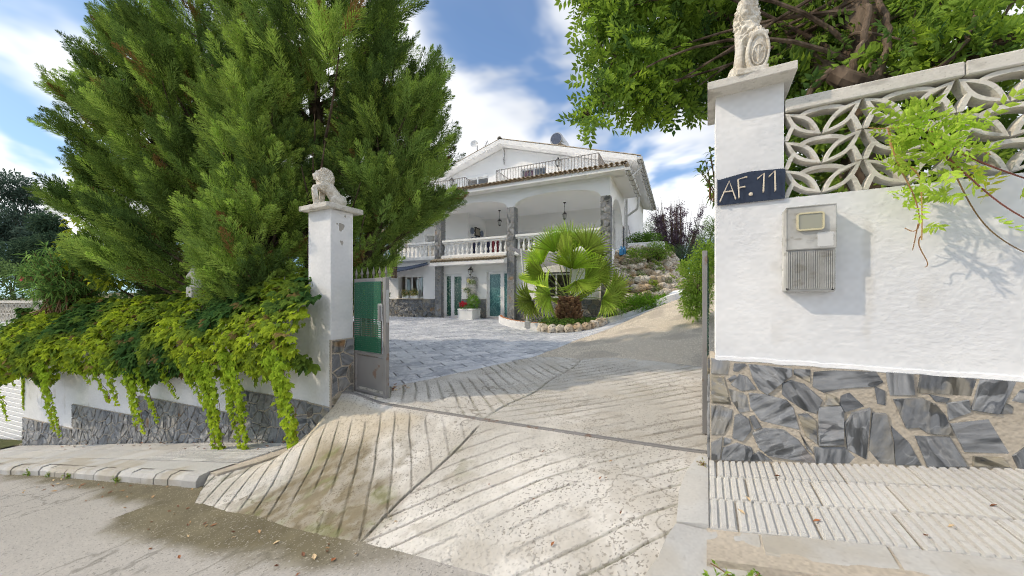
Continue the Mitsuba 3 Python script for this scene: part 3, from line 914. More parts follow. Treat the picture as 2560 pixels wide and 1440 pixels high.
for k, s in enumerate(stones):
    q = np.array([on_wall(*map(float, a.split(',')), YW - 0.012) for a in s.split()])
    q[:, 0] = np.maximum(q[:, 0], 0.028)
    q = q + (q - q.mean(0)) / np.linalg.norm(q - q.mean(0), axis=1, keepdims=True) * 0.004
    m = slab_piece(q, 0.020 + 0.014 * RNG.random(), 0.006, 0.0, 0.06)
    put('stone', wf(m), 'slate', W, uv=const_uv(m, RNG.random() * (0.85 if k % 4 else 1), (0.66, 0.1, 0.3, 0.9, 0.5, 0.2)[k % 6] + 0.08 * RNG.random()))
for q in cells(1.53, 3.2, -0.86, -0.445, 0.24, 0.17, 3, 0.03):
    m = slab_piece(q, 0.026, 0.012, 0.0, 0.04)
    put('stone', wf(m), 'slate', W, uv=const_uv(m, RNG.random(), RNG.random()))
for q in cells(0.0, 0.36, -1.25, -0.44, 0.17, 0.16, 4, 0.03):              # the return towards the gate
    m = slab_piece(q, 0.016, 0.01, 0.0, 0.04)
    put('stone', frame((0.02, YW + 0.02, 0), (0, 1, 0), (0, 0, 1), (-1, 0, 0))(m), 'slate', W, uv=const_uv(m, RNG.random(), RNG.random()))
# pierced blocks
BW, BH = 0.380, 0.1835


def lens(p, q, bulge):
    p, q = np.array(p), np.array(q)
    d = q - p
    n = np.array([-d[1], d[0]])
    t = np.linspace(0, 1, 15)
    up = [p + d * a + n * bulge * 4 * a * (1 - a) * (0.72 + 0.28 * 4 * a * (1 - a)) for a in t]
    dn = [p + d * a - n * bulge * 4 * a * (1 - a) * (0.72 + 0.28 * 4 * a * (1 - a)) for a in t[::-1]]
    return Polygon(np.array(up + dn[1:-1]))


def block_shape():
    w, h, b = BW, BH, 0.0215
    gs = []
    for s in (0, 1):
        X = lambda x: x if s == 0 else w - x
        o = lens((X(0.004), h - 0.004), (X(w / 2 - 0.004), 0.012), 0.185 if True else 0)
        i = lens((X(0.030), h - 0.026), (X(w / 2 - 0.030), 0.033), 0.135)
        gs.append(o.difference(i))
        leg = LineString([(X(0.062), h * 0.62), (X(0.036), h * 0.38), (X(0.012), 0.012)]).buffer(b * 0.62, cap_style=2)
        foot = LineString([(X(0.062), h * 0.62), (X(0.036), h * 0.38), (X(0.010), 0.0)]).buffer(b * 0.55)
        gs.append(foot.difference(i).intersection(sbox(0, 0, w, h)))
    arch = LineString([(w / 2 + 0.112 * math.cos(a), h - 0.052 + 0.042 * math.sin(a)) for a in np.linspace(0.12, math.pi - 0.12, 15)]).buffer(b * 0.58)
    g = unary_union(gs + [arch]).intersection(sbox(0, 0, w, h)).buffer(0.0015).buffer(-0.0015)
    holes = [lens((X_(0.030), h - 0.026), (X_(w / 2 - 0.030), 0.033), 0.128) for X_ in (lambda x: x, lambda x: w - x)]
    return g.difference(unary_union(holes)).buffer(0)


bs = block_shape()
bm = ext(bs, 0.088)
for c in range(7):
    for r in range(3):
        d = (0.446 + c * (BW + 0.004), 0.656 + r * (BH + 0.002), -0.095 + RNG.uniform(-0.004, 0.004))
        put('lattice_block', wf(shift(bm, d)), 'cast', W, uv=const_uv(bm, 0.15 + 0.5 * RNG.random(), 0.5))
for x0, x1 in ((0.45, 1.235), (1.24, 2.2), (2.205, 3.2)):
    m = cbox(x0, x1, YW - 0.015, YW + 0.17, 1.213, 1.292, 0.006)
    put('coping', m, 'cast', W, uv=const_uv(m, 0.55, 0.5))
m = cbox(0.005, 0.492, YW - 0.135, YW + 0.44, 1.414, 1.468, 0.004)
put('pillar_cap', m, 'cast', W, uv=const_uv(m, 0.8, 0.5))

# house sign of riveted blue sheet with stood-off rod letters
S = thing('house_sign', 'dark blue metal address plate with rod letters AF.11 screwed to the pillar', 'sign')
sp = frame((0.06, YW - 0.012, 0.648), (1, 0, 0), (0, 0, 1), (0, -1, 0))
pl = Polygon([(0.004, 0.0), (0.385, 0.0), (0.389, 0.188), (0.375, 0.196), (0.20, 0.207), (0.16, 0.203), (0.012, 0.178), (0.004, 0.186)])
put('plate', J(sp(ext(pl, 0.006)), *[sp(lathe([(0.0045, 0.006), (0.004, 0.009), (0.0, 0.0095)], 7, (x, y, 0))) for x, y in [(0.02, 0.02), (0.02, 0.09), (0.02, 0.16), (0.08, 0.178), (0.15, 0.186), (0.22, 0.19), (0.30, 0.185), (0.36, 0.178), (0.37, 0.1), (0.37, 0.02), (0.3, 0.012), (0.2, 0.012), (0.1, 0.012)]]), 'sign_blue', S)
mat('letter_rod', (0.62, 0.55, 0.45), 0.6)


def rods(lines, lift=0.028):
    ms = []
    for a in lines:
        p = [(x, y, lift) for x, y in a]
        ms.append(sp(tube(p, 0.0048, 7)))
        ms += [sp(rod((p[0][0], p[0][1], 0.004), p[0], 0.003, 5)), sp(rod((p[-1][0], p[-1][1], 0.004), p[-1], 0.003, 5))]
    return J(ms)


for nm, ln in (('letter', [[(0.020, 0.022), (0.075, 0.155), (0.112, 0.030)], [(0.042, 0.085), (0.096, 0.083)]]), ('letter', [[(0.132, 0.035), (0.127, 0.158), (0.176, 0.168)], [(0.130, 0.100), (0.166, 0.104)]]),
               ('digit', [[(0.238, 0.148), (0.272, 0.176), (0.268, 0.055)]]), ('digit', [[(0.300, 0.152), (0.330, 0.182), (0.332, 0.054)]])):
    put(nm, rods(ln), 'letter_rod', S)
put('dot', sp(lathe([(0.012, 0.006), (0.012, 0.016), (0.008, 0.02), (0.0, 0.021)], 12, (0.200, 0.052, 0))), 'letter_rod', S)

# electricity meter cabinet
Mx = thing('meter_cabinet', 'weathered grey plastic electricity meter cabinet with ribbed lower cover on white wall', 'meter box')
cf = frame((0.431, YW, 0.030), (1, 0, 0), (0, 0, 1), (0, -1, 0))


def cl_box(x0, x1, y0, y1, z0, z1, c=0.006):
    return cf(cbox(x0, x1, y0, y1, z0, z1, c))


put('case', J(cl_box(0, 0.247, 0.008, 0.534, 0.0, 0.100, 0.008)), 'old_plastic', Mx)
put('lid', J(cl_box(0.003, 0.247, 0.268, 0.536, 0.095, 0.118, 0.005), cl_box(0.003, 0.247, 0.528, 0.536, 0.10, 0.124, 0.003), cl_box(0.003, 0.010, 0.268, 0.534, 0.10, 0.122, 0.003)), 'old_plastic', Mx)
fr = sbox(0, 0, 0.120, 0.098).buffer(0.006).buffer(-0.018).buffer(0.018)
put('window_frame', cf(shift(ext(fr.difference(fr.buffer(-0.009)), 0.020), (0.062, 0.388, 0.115))), 'yellowed', Mx)
put('window', cf(shift(ext(fr.buffer(-0.008), 0.014), (0.062, 0.388, 0.115))), 'meter_pane', Mx)
put('label_patch', cl_box(0.158, 0.232, 0.282, 0.368, 0.116, 0.1195, 0.001), 'grey_pvc', Mx)
hx_ = Polygon([(0.0, 0.0), (0.034, 0.0), (0.040, 0.013), (0.006, 0.013)])
put('maker_badge', cf(shift(ext(hx_.difference(hx_.buffer(-0.002)), 0.004), (0.100, 0.312, 0.116))), 'old_plastic', Mx)
for i in range(26):
    x = 0.014 + i * 0.0087
    put('rib', cl_box(x, x + 0.0046, 0.024, 0.262, 0.098, 0.108, 0.0015), 'old_plastic', Mx)
put('screw', cf(lathe([(0.008, 0.09), (0.008, 0.104), (0.0, 0.105)], 8, (0.014, 0.026, 0))), 'dark_iron', Mx)
put('screw', cf(lathe([(0.008, 0.09), (0.008, 0.104), (0.0, 0.105)], 8, (0.232, 0.026, 0))), 'dark_iron', Mx)

# ---------------------------------------------------------------- the pillar to the left of the gate, and the street wall
P = thing('gate_pillar', 'free-standing white gate pillar with chipped render and a slate corner, beside the green gate', 'pillar')
px0, px1, py0, py1 = -4.775, -4.29, 2.93, 3.265
put('shaft', cbox(px0, px1, py0, py1, -2.1, 1.168, 0.006), 'plaster', P)
m = cbox(px0 - 0.055, px1 + 0.06, py0 - 0.10, py1 + 0.12, 1.168, 1.232, 0.006)
put('pillar_cap', m, 'cast', P, uv=const_uv(m, 1.0, 0.5))
put('mortar_bed', box(px1 - 0.02, px1 + 0.012, py0 - 0.006, py1 + 0.006, -1.6, -0.545), 'mortar', P)
for q in cells(0.0, py1 - py0, -1.6, -0.55, 0.15, 0.17, 8, 0.022):
    m = slab_piece(q, 0.014, 0.008, 0.0, 0.04)
    put('stone', frame((px1 + 0.012, py0, 0), (0, 1, 0), (0, 0, 1), (1, 0, 0))(m), 'slate', P, uv=const_uv(m, RNG.random(), RNG.random()))
put('mortar_bed', box(px0 - 0.01, px1 + 0.0, py0 - 0.014, py0 + 0.0, -2.3, -1.42), 'mortar', P)
for q in cells(px0, px1, -2.3, -1.425, 0.14, 0.17, 9, 0.022):
    m = slab_piece(q, 0.014, 0.008, 0.0, 0.04)
    put('stone', frame((0, py0 - 0.014, 0), (1, 0, 0), (0, 0, 1), (0, -1, 0))(m), 'slate', P, uv=const_uv(m, RNG.random(), RNG.random()))
for (y, z, s_) in ((3.08, 0.95, 0.050), (3.09, 0.74, 0.030), (3.14, 1.10, 0.016), (3.02, 0.98, 0.014)):     # flaked render on the side towards the gate
    a = np.linspace(0, 2 * math.pi, 12)[:-1]
    q = np.c_[np.cos(a), 1.25 * np.sin(a)] * (s_ * (0.55 + 0.6 * RNG.random(11)))[:, None] + [y - py0, z]
    m = slab_piece(q, 0.0015, 0.002, -0.002)
    put('flaked_patch', frame((px1, py0, 0), (0, 1, 0), (0, 0, 1), (1, 0, 0))(m), 'flake', P)


SW = thing('street_wall', 'long white street wall with stepped slate base, overhung by creeper', 'wall')
WS = [(-4.775, 2.945), (-6.60, 2.80), (-9.26, 2.48), (-13.70, 1.78)]
steps = [(0.0, 1.83, -1.415, -0.12), (1.83, 4.51, -1.81, -0.22), (4.51, 6.84, -2.20, -0.48), (6.84, 9.0, -2.72, -0.78)]
seg_n = 0
for s0, s1, zt_, ztop in steps:
    a, _ = along(WS, s0); b, _ = along(WS, s1)
    a, b = a.ravel(), b.ravel()
    u = (b - a) / np.linalg.norm(b - a)
    n = np.array([-u[1], u[0]])
    n = n if n[1] < 0 else -n
    L = float(np.linalg.norm(b - a))
    f = frame((*a, 0), (*u, 0), (0, 0, 1), (*n, 0))
    zb0, zb1 = float(zr(a[0])) + 0.05, float(zr(b[0])) + 0.05
    put('render', f(shift(ext(Polygon([(-0.02, zb0), (L + 0.02, zb1), (L + 0.02, ztop), (-0.02, ztop)]), 0.20), (0, 0, -0.20 - 0.002 * seg_n))), 'plaster', SW)
    put('mortar_bed', f(shift(ext(Polygon([(0, zb0), (L, zb1), (L, zt_), (0, zt_)]), 0.014), (0, 0, 0.0))), 'mortar', SW)
    for q in cells(0.0, L, min(zb1, zb0), zt_, 0.135, 0.215, 20 + seg_n, 0.016, lean=0.35):
        g = Polygon(q).intersection(Polygon([(0, zb0), (L, zb1), (L, zt_), (0, zt_)]))
        if g.geom_type != 'Polygon' or g.area < 0.002:
            continue
        m = slab_piece(np.array(g.exterior.coords)[:-1], 0.012 + 0.01 * RNG.random(), 0.008, 0.0, 0.06)
        put('stone', f(shift(m, (0, 0, 0.012))), 'slate', SW, uv=const_uv(m, 0.45 + 0.55 * RNG.random(), RNG.random() * 0.75))
    seg_n += 1
endp, _ = along(WS, 9.0)
vb, _ = along(WS, 5.55)
vb = vb.ravel()
put('vent_opening', xf(cbox(-0.05, 0.05, -0.02, 0.02, -0.06, 0.06, 0.004), None, (vb[0], vb[1] - 0.005, -1.98)), 'wood', SW)
for s0, s1, _, ztop in steps:
    a, b = along(WS, s0)[0].ravel(), along(WS, s1)[0].ravel()
    m = hexa([(b[0], b[1] - 0.04, ztop + .002), (a[0], a[1] - 0.04, ztop + .002), (a[0], a[1] + 0.24, ztop + .002), (b[0], b[1] + 0.24, ztop + .002)], [(b[0], b[1] - 0.04, ztop + 0.055), (a[0], a[1] - 0.04, ztop + 0.055), (a[0], a[1] + 0.24, ztop + 0.055), (b[0], b[1] + 0.24, ztop + 0.055)])
    put('coping', m, 'cast', SW, uv=const_uv(m, 0.6, 0.5))
# low iron fence with spear heads on top of it, near the pillar
F = thing('spear_fence', 'low dark iron fence with spear heads rising above the creeper', 'fence')
spear = lathe([(0.006, -0.30), (0.006, 0.0), (0.012, 0.005), (0.006, 0.012), (0.017, 0.035), (0.009, 0.07), (0.0, 0.115)], 6)
for i in range(22):
    p, _ = along(WS, 0.12 + i * 0.125)
    p = p.ravel()
    put('spear', shift(spear, (p[0], p[1] + 0.14, 0.215)), 'grey_iron', F)
for z in (0.13, -0.02):
    put('rail', J([rod((WS[0][0] - 0.02, WS[0][1] + 0.14, z), (WS[1][0], WS[1][1] + 0.14, z), 0.011), rod((WS[1][0], WS[1][1] + 0.14, z), (-7.6, 2.82, z), 0.011)]), 'grey_iron', F)

# ---------------------------------------------------------------- gate leaves
def gate(x_hinge, y0, ang, width, z0, z1, label, spears=True):
    G = thing('gate', label, 'gate')
    R = rot((0, 0, 1), ang)
    pl = lambda m: xf(m, R, (x_hinge, y0, 0))
    t = 0.028 if spears else 0.02
    put('frame', pl(J(cbox(0, 0.055, -t, t, z0, z1, 0.004), cbox(width - 0.06, width, -t, t, z0, z1, 0.004), cbox(0.057, width - 0.062, -t + 0.002, t - 0.002, z1 - 0.06, z1 - 0.002, 0.004), cbox(0.057, width - 0.062, -t + 0.002, t - 0.002, z0 + 0.03, z0 + 0.06, 0.004),
                  cbox(0.057, width - 0.062, -t + 0.002, t - 0.002, z0 + 0.545, z0 + 0.585, 0.004))), 'gate_metal', G)
    put('lower_panel', pl(J(cbox(0.05, width - 0.055, -0.012, 0.012, z0 + 0.105, z0 + 0.53, 0.003))), 'gate_metal', G)
    n = 34
    zs = np.linspace(z0 + 0.60, z1 - 0.075, n)
    for i, z in enumerate(zs):
        h = 0.034 if (i < 7 or i > 15) else 0.021
        put('slat', pl(cbox(0.03, width - 0.09, -t - 0.010 + 0.001 * (i % 2), -t - 0.003, z, z + h * (zs[1] - zs[0]) / 0.037, 0.001)), 'green_slat', G)
    bars = J([cbox(x - 0.008, x + 0.008, -0.008, 0.008, z0 + 0.58, z1 - 0.05, 0.001) for x in np.arange(0.13, width - 0.08, 0.115)])
    put('bar', pl(bars), 'gate_metal', G)
    for x in np.linspace(0.02, width - 0.03, 6) if spears else ():
        put('spear', pl(shift(xf(spear, None, s=1.15), (x, 0, z1 + 0.02))), 'grey_iron', G)
    put('lock_plate', pl(J(cbox(width - 0.02, width + 0.006, -0.02, 0.02, z0 + 1.0, z0 + 1.42, 0.003), cbox(width - 0.14, width - 0.055, -t - 0.02, -t - 0.004, z0 + 1.02, z0 + 1.24, 0.003))), 'zinc', G)
    put('handle', pl(J(rod((width - 0.09, -t - 0.03, z0 + 1.02), (width - 0.09, -t - 0.03, z0 + 1.22), 0.012), rod((width - 0.09, -t, z0 + 1.2), (width - 0.09, -t - 0.03, z0 + 1.2), 0.008))), 'gate_metal', G)
    return G


gate(-4.30, 3.31, -6, 0.715, -1.315, 0.265, 'open metal gate leaf with green slat screen and spear heads beside the pillar')
gate(-0.015, 3.42, 90.5, 1.9, -1.15, 0.40, 'grey metal gate leaf folded back edge-on against the address pillar', False)
tx = np.linspace(-4.28, 0.0, 30)
tz = za(tx, 0 * tx + 3.08) + 0.004
put('threshold_rail', J(tube(np.c_[tx, 0 * tx + 3.078, tz], 0.009, 6), tube(np.c_[tx, 0 * tx + 3.104, tz + 0.004], 0.008, 6)), 'gate_metal', 'driveway_ramp')

# ---------------------------------------------------------------- statues
def lion_mesh():
    """A seated lion facing -y with a paw on an upright shield; unit: its height is about 0.5 m."""
    def sdf(p):
        p0 = p
        d = s_cap(p, (0, 0.10, 0.10), (0, -0.035, 0.30), 0.085, 0.075)                     # trunk
        d = smin(d, s_ell(p, (0, 0.135, 0.085), (0.105, 0.085, 0.09)), 0.02)               # rump
        for sx in (-1, 1):
            d = smin(d, s_ell(p, (sx * 0.085, 0.09, 0.075), (0.045, 0.085, 0.072)), 0.012)   # thigh
            d = smin(d, s_cap(p, (sx * 0.10, 0.05, 0.022), (sx * 0.095, -0.02, 0.018), 0.024, 0.022), 0.01)
        d = smin(d, s_cap(p, (-0.062, -0.075, 0.27), (-0.070, -0.085, 0.03), 0.044, 0.032), 0.015)   # straight front leg
        d = smin(d, s_cap(p, (-0.070, -0.085, 0.02), (-0.072, -0.125, 0.016), 0.03, 0.024), 0.01)
        d = smin(d, s_cap(p, (0.055, -0.07, 0.27), (0.055, -0.145, 0.235), 0.042, 0.034), 0.015)     # raised leg
        paw = s_ell(p, (0.050, -0.168, 0.226), (0.042, 0.035, 0.032))
        paw = paw + 0.004 * np.cos((p[:, 0] - 0.05) * 230)
        d = smin(d, paw, 0.008)
        # mane: a mass of curling locks round head and chest
        m = s_ell(p, (-0.004, -0.045, 0.375), (0.098, 0.105, 0.135))
        m = smin(m, s_ell(p, (0, -0.085, 0.275), (0.085, 0.065, 0.095)), 0.03)
        ang = np.arctan2(p[:, 0], -(p[:, 1] + 0.02))
        lock = np.sin(ang * 9 + 7 * np.sin(p[:, 2] * 38)) * 0.5 + 0.5 * np.sin(p[:, 2] * 105 + 4 * np.sin(ang * 5))
        m = m - 0.0125 * lock
        d = smin(d, m, 0.008)
        # face, turned a little to one side
        R = rot((0, 0, 1), -24) @ rot((1, 0, 0), -6)
        q = (p - np.array([-0.012, -0.075, 0.415])) @ R
        f = s_ell(q, (0, -0.02, 0.0), (0.062, 0.075, 0.078))
        f = smin(f, s_ell(q, (0, -0.085, -0.022), (0.036, 0.040, 0.032)), 0.02)              # muzzle
        f = smin(f, s_cap(q, (0, -0.065, 0.035), (0, -0.115, -0.002), 0.017, 0.017), 0.012)  # nose ridge
        f = smin(f, s_ell(q, (0, -0.085, -0.058), (0.026, 0.028, 0.017)), 0.006)             # chin
        for sx in (-1, 1):
            f = smin(f, s_cap(q, (sx * 0.018, -0.088, 0.036), (sx * 0.046, -0.066, 0.040), 0.009, 0.009), 0.008)   # brow
            f = np.maximum(f, -s_ell(q, (sx * 0.029, -0.093, 0.020), (0.013, 0.015, 0.008)))
            f = smin(f, s_ell(q, (sx * 0.029, -0.078, 0.020), (0.010, 0.010, 0.009)), 0.003)
            f = smin(f, s_ell(q, (sx * 0.056, 0.0, 0.070), (0.020, 0.012, 0.022)), 0.008)      # ear
            f = np.maximum(f, -s_cap(q, (0, -0.128, -0.030), (sx * 0.034, -0.098, -0.046), 0.004, 0.004))
        d = smin(d, f, 0.006)
        # shield
        sq = p - np.array([0.045, -0.168, 0.105])
        R2 = rot((1, 0, 0), 8)
        sq = sq @ R2
        sh = np.maximum(s_ell(sq, (0, 0.02, 0), (0.088, 0.05, 0.125)), np.abs(sq[:, 1]) - 0.026)
        rim = np.abs(s_ell(sq, (0, -0.01, 0), (0.080, 0.06, 0.113))) - 0.006
        rim = np.maximum(rim, np.abs(sq[:, 1] + 0.018) - 0.014)
        oval = np.maximum(np.abs(s_ell(sq, (0, -0.02, -0.02), (0.048, 0.06, 0.058))) - 0.003, np.abs(sq[:, 1] + 0.028) - 0.008)
        fl = np.minimum(s_cap(sq, (0, -0.026, -0.06), (0, -0.026, 0.02), 0.007, 0.010), np.minimum(s_cap(sq, (0, -0.026, -0.03), (0.028, -0.026, 0.01), 0.006, 0.008), s_cap(sq, (0, -0.026, -0.03), (-0.028, -0.026, 0.01), 0.006, 0.008)))
        sh = smin(np.minimum(np.minimum(smin(sh, rim, 0.004), oval), fl), s_cap(sq, (-0.06, -0.015, 0.10), (0.06, -0.015, 0.10), 0.014, 0.014), 0.006)
        d = np.minimum(d, sh)
        # tail and plinth
        d = smin(d, s_cap(p, (0.03, 0.19, 0.03), (0.115, 0.06, 0.025), 0.016, 0.016), 0.008)
        return np.minimum(d, np.maximum(np.maximum(np.abs(p[:, 0]) - 0.12, np.abs(p[:, 1] - 0.02) - 0.215), np.abs(p[:, 2] + 0.004) - 0.016))
    return level(sdf, (-0.15, -0.24, -0.02), (0.15, 0.25, 0.53), 0.0052)


lion = lion_mesh()
lion_big, lion = lion, (lion[0] * [0.74, 0.88, 1.06], lion[1])
m = xf(lion, rot((0, 0, 1), 8), (0.235, 2.93, 1.482), 1.0)
put('lion_statue', m, 'statue', label='cream stone lion with carved shield on the pillar above the address plate', cat='statue', smooth=50, uv=const_uv(m, .5, .5))
m = xf(lion_big, rot((0, 0, 1), -28), (-4.53, 3.07, 1.246), 1.0)
put('lion_statue', m, 'statue', label='cream stone lion on the free-standing gate pillar in front of the cypress', cat='statue', smooth=50, uv=const_uv(m, .5, .5))


def horse_mesh():
    def sdf(p):
        d = s_cap(p, (0.03, 0, 0.02), (0.005, 0, 0.20), 0.085, 0.066)
        d = smin(d, s_cap(p, (0.005, 0, 0.20), (-0.02, 0, 0.27), 0.066, 0.052), 0.03)
        d = smin(d, s_cap(p, (-0.02, 0, 0.265), (-0.125, 0, 0.17), 0.052, 0.030), 0.02)
        d = smin(d, s_ell(p, (-0.13, 0, 0.160), (0.034, 0.030, 0.030)), 0.012)
        d = smin(d, s_ell(p, (-0.04, 0, 0.225), (0.05, 0.042, 0.055)), 0.015)
        for s in (-1, 1):
            d = smin(d, s_cap(p, (-0.01, s * 0.028, 0.30), (-0.018, s * 0.034, 0.355), 0.016, 0.006), 0.008)
            d = np.maximum(d, -s_ell(p, (-0.072, s * 0.045, 0.243), (0.012, 0.010, 0.007)))
            d = np.maximum(d, -s_ell(p, (-0.148, s * 0.022, 0.168), (0.008, 0.008, 0.006)))
        mane = s_cap(p, (0.0, 0, 0.315), (0.085, 0, 0.09), 0.026, 0.03) - 0.006 * np.sin(p[:, 2] * 120 + p[:, 0] * 60)
        d = smin(d, mane, 0.012)
        base = np.maximum(np.hypot(p[:, 0] - 0.03, p[:, 1]) - 0.10, np.abs(p[:, 2] + 0.0) - 0.025)
        return smin(d, base, 0.02)
    return level(sdf, (-0.2, -0.13, -0.04), (0.2, 0.13, 0.4), 0.008)


hp = at(490, 712, 5.95)
m = xf(horse_mesh(), rot((0, 0, 1), 27), (hp[0], hp[1], hp[2] - 0.03), 1.0)
put('horse_bust', m, 'cast', label='weathered grey stone horse head bust above the creeper', cat='statue', smooth=50, uv=const_uv(m, .3, .5))
put('bust_post', cbox(hp[0] - 0.10, hp[0] + 0.10, hp[1] - 0.10, hp[1] + 0.10, -0.5, hp[2] - 0.035, 0.01), 'cast', SW, uv=np.full((24, 2), .8))
# ---------------------------------------------------------------- the house (local frame: x along the front to the right, y to the back, z up; 0 at the veranda's front right corner)
hb = np.array([0.429, 0.903]); hr = np.array([0.903, -0.429])
wrl = lambda c: np.array([CX[0] * c[0] + CY[0] * c[1], CX[1] * c[0] + CY[1] * c[1]])
h0 = wrl((3.66, 13.24)); hX = wrl(hr); hY = wrl(hb)
hX, hY = hX / np.linalg.norm(hX), hY / np.linalg.norm(hY)
HF = frame((*h0, 0), (*hX, 0), (*hY, 0), (0, 0, 1))
H = thing('house', 'three-storey white house with arched veranda, balustrade, slate pillars and tiled gable roof', 'house')
GZ, FZ = -1.05, 1.90


def hput(name, m, mt, parent=None, **k):
    return put(name, HF(m), mt, parent or H, **k)


def wallplate(poly, y0, t):
    """A wall in the x-z plane, its face at y0, thickness t to the back."""
    m = ext(poly, t)
    v = np.stack([m[0][:, 0], y0 + t - m[0][:, 2], m[0][:, 1]], -1)
    return v, m[1]


def hbx(x0, x1, z0, z1):
    return sbox(x0, z0, x1, z1)


LEFT = -12.3
# ground floor front
holes = unary_union([hbx(-7.66, -6.69, GZ, 1.12), hbx(-5.39, -4.35, GZ, 1.17), hbx(-10.48, -8.91, -0.04, 1.09), hbx(-2.9, -1.55, -0.05, 1.05)])
hput('wall', wallplate(hbx(LEFT, -0.02, GZ, FZ - 0.12).difference(holes), 0.2, 0.28), 'house_plaster')
hput('wall', J(box(-0.3, -0.02, 0.481, 12.7, GZ, FZ - 0.12), box(LEFT, LEFT + 0.3, 0.481, 12.7, GZ, FZ - 0.12)), 'house_plaster')
# dado of slate
for (a, b) in ((LEFT, -10.48), (-10.48, -8.91), (-8.91, -8.06), (-6.69, -5.39), (-3.94, -0.37)):
    top = -0.045 if (a, b) != (-10.48, -8.91) else -0.055
    hput('mortar_bed', box(a + 0.002, b - 0.002, 0.186, 0.2, GZ, top), 'mortar')
    big = b - a > 2.0
    for q in cells(a + 0.005, b - 0.005, GZ + 0.03, top - 0.005, 0.26, 0.21, int(100 - a * 7), 0.022):
        m = slab_piece(q, 0.022, 0.012, 0.0, 0.05)
        hput('stone', (np.stack([m[0][:, 0], 0.187 - m[0][:, 2], m[0][:, 1]], -1), m[1]), 'slate', uv=const_uv(m, 0.25 + 0.6 * RNG.random(), RNG.random()))
# veranda floor, terrace slab, ceilings
hput('veranda_floor', box(LEFT, -0.02, 0.05, 3.6, FZ - 0.118, FZ), 'house_plaster')
hput('terrace_slab', box(LEFT, -0.02, 0.34, 3.42, 4.26, 4.68), 'house_plaster')
# pillars clad in slate
PIL = ((-0.37, 0.0), (-4.30, -3.94), (-8.06, -7.70), (-11.95, -11.6))
for k, (a, b) in enumerate(PIL):
    pk = hput('pillar', box(a + 0.012, b - 0.012, 0.012, 0.36, GZ, 3.83), 'mortar')
    for side in range(2):
        w = (b - a) if side == 0 else 0.36
        for q in cells(0.0, w, GZ + 0.02, 3.825, 0.20, 0.23, 40 + 7 * k + side, 0.018):
            m = slab_piece(q, 0.014, 0.010, 0.0, 0.03)
            v = m[0]
            v = np.stack([a + v[:, 0], 0.012 - v[:, 2], v[:, 1]], -1) if side == 0 else np.stack([b - 0.012 + v[:, 2], v[:, 0], v[:, 1]], -1)
            put('stone', HF((v, m[1])), 'slate', pk, uv=const_uv(m, 0.55 + 0.6 * RNG.random(), RNG.random() * 0.72))
# arcade: a beam with segmental arches between the pillars
arc = hbx(LEFT, 0.0, 3.83, 4.62)
for i in range(3):
    a, b = PIL[i + 1][1], PIL[i][0]
    t = np.linspace(0, math.pi, 25)
    arch = Polygon([(a - 0.001, 3.80)] + [((a + b) / 2 - (b - a) / 2 * math.cos(u), 3.83 + 0.40 * math.sin(u) ** 0.8) for u in t] + [(b + 0.001, 3.80)])
    arc = arc.difference(arch.buffer(0.0005))
hput('arcade', wallplate(arc, 0.0, 0.34), 'house_plaster')
side = Polygon([(0.34, 1.5), (3.6, 1.5), (3.6, 4.62), (0.34, 4.62)])
t = np.linspace(0, math.pi, 25)
sarch = Polygon([(0.40, FZ)] + [(1.70 - 1.30 * math.cos(u), 3.2 + 0.85 * math.sin(u)) for u in t] + [(3.0, FZ)])
m = ext(side.difference(sarch), 0.3)
hput('arcade', (np.stack([-0.3 + m[0][:, 2], m[0][:, 0], m[0][:, 1]], -1), m[1]), 'house_plaster')
pk = hput('pillar', box(-0.31, 0.012, 3.05, 3.41, GZ, 3.25), 'mortar')
for q in cells(3.05, 3.41, 1.0, 3.24, 0.2, 0.23, 77, 0.018):
    m = slab_piece(q, 0.014, 0.010, 0.0, 0.03)
    put('stone', HF((np.stack([0.012 + m[0][:, 2], m[0][:, 0], m[0][:, 1]], -1), m[1])), 'slate', pk, uv=const_uv(m, 0.3 * RNG.random(), RNG.random() * 0.6))
for q in cells(-0.31, 0.0, 1.9, 3.24, 0.2, 0.23, 78, 0.018):
    m = slab_piece(q, 0.014, 0.010, 0.0, 0.03)
    put('stone', HF((np.stack([m[0][:, 0], 3.05 - m[0][:, 2], m[0][:, 1]], -1), m[1])), 'slate', pk, uv=const_uv(m, 0.3 * RNG.random(), RNG.random() * 0.6))
# back wall of the veranda and the projecting room on its left
vh = unary_union([hbx(-6.4, -4.75, FZ + 0.02, 3.42), hbx(-3.95, -3.35, 2.55, 3.42), hbx(-2.2, -1.0, 2.6, 3.42)])
hput('wall', wallplate(hbx(-7.24, -0.31, FZ, 4.26).difference(vh), 3.4, 0.24), 'house_plaster')
lh = hbx(-9.9, -8.75, FZ + 0.25, 3.35)
hput('wall', wallplate(hbx(LEFT, -7.24, FZ, 4.26).difference(lh), 1.55, 0.24), 'house_plaster')
hput('wall', box(-7.48, -7.24, 1.791, 3.4, FZ, 4.26), 'house_plaster')
hput('room_shade', J(box(LEFT + 0.3, -7.5, 3.2, 3.25, FZ, 4.2), box(-7.2, -0.4, 6.0, 6.05, FZ, 4.2), box(LEFT + 0.3, -0.35, 3.0, 3.05, GZ, FZ - 0.13)), 'room')


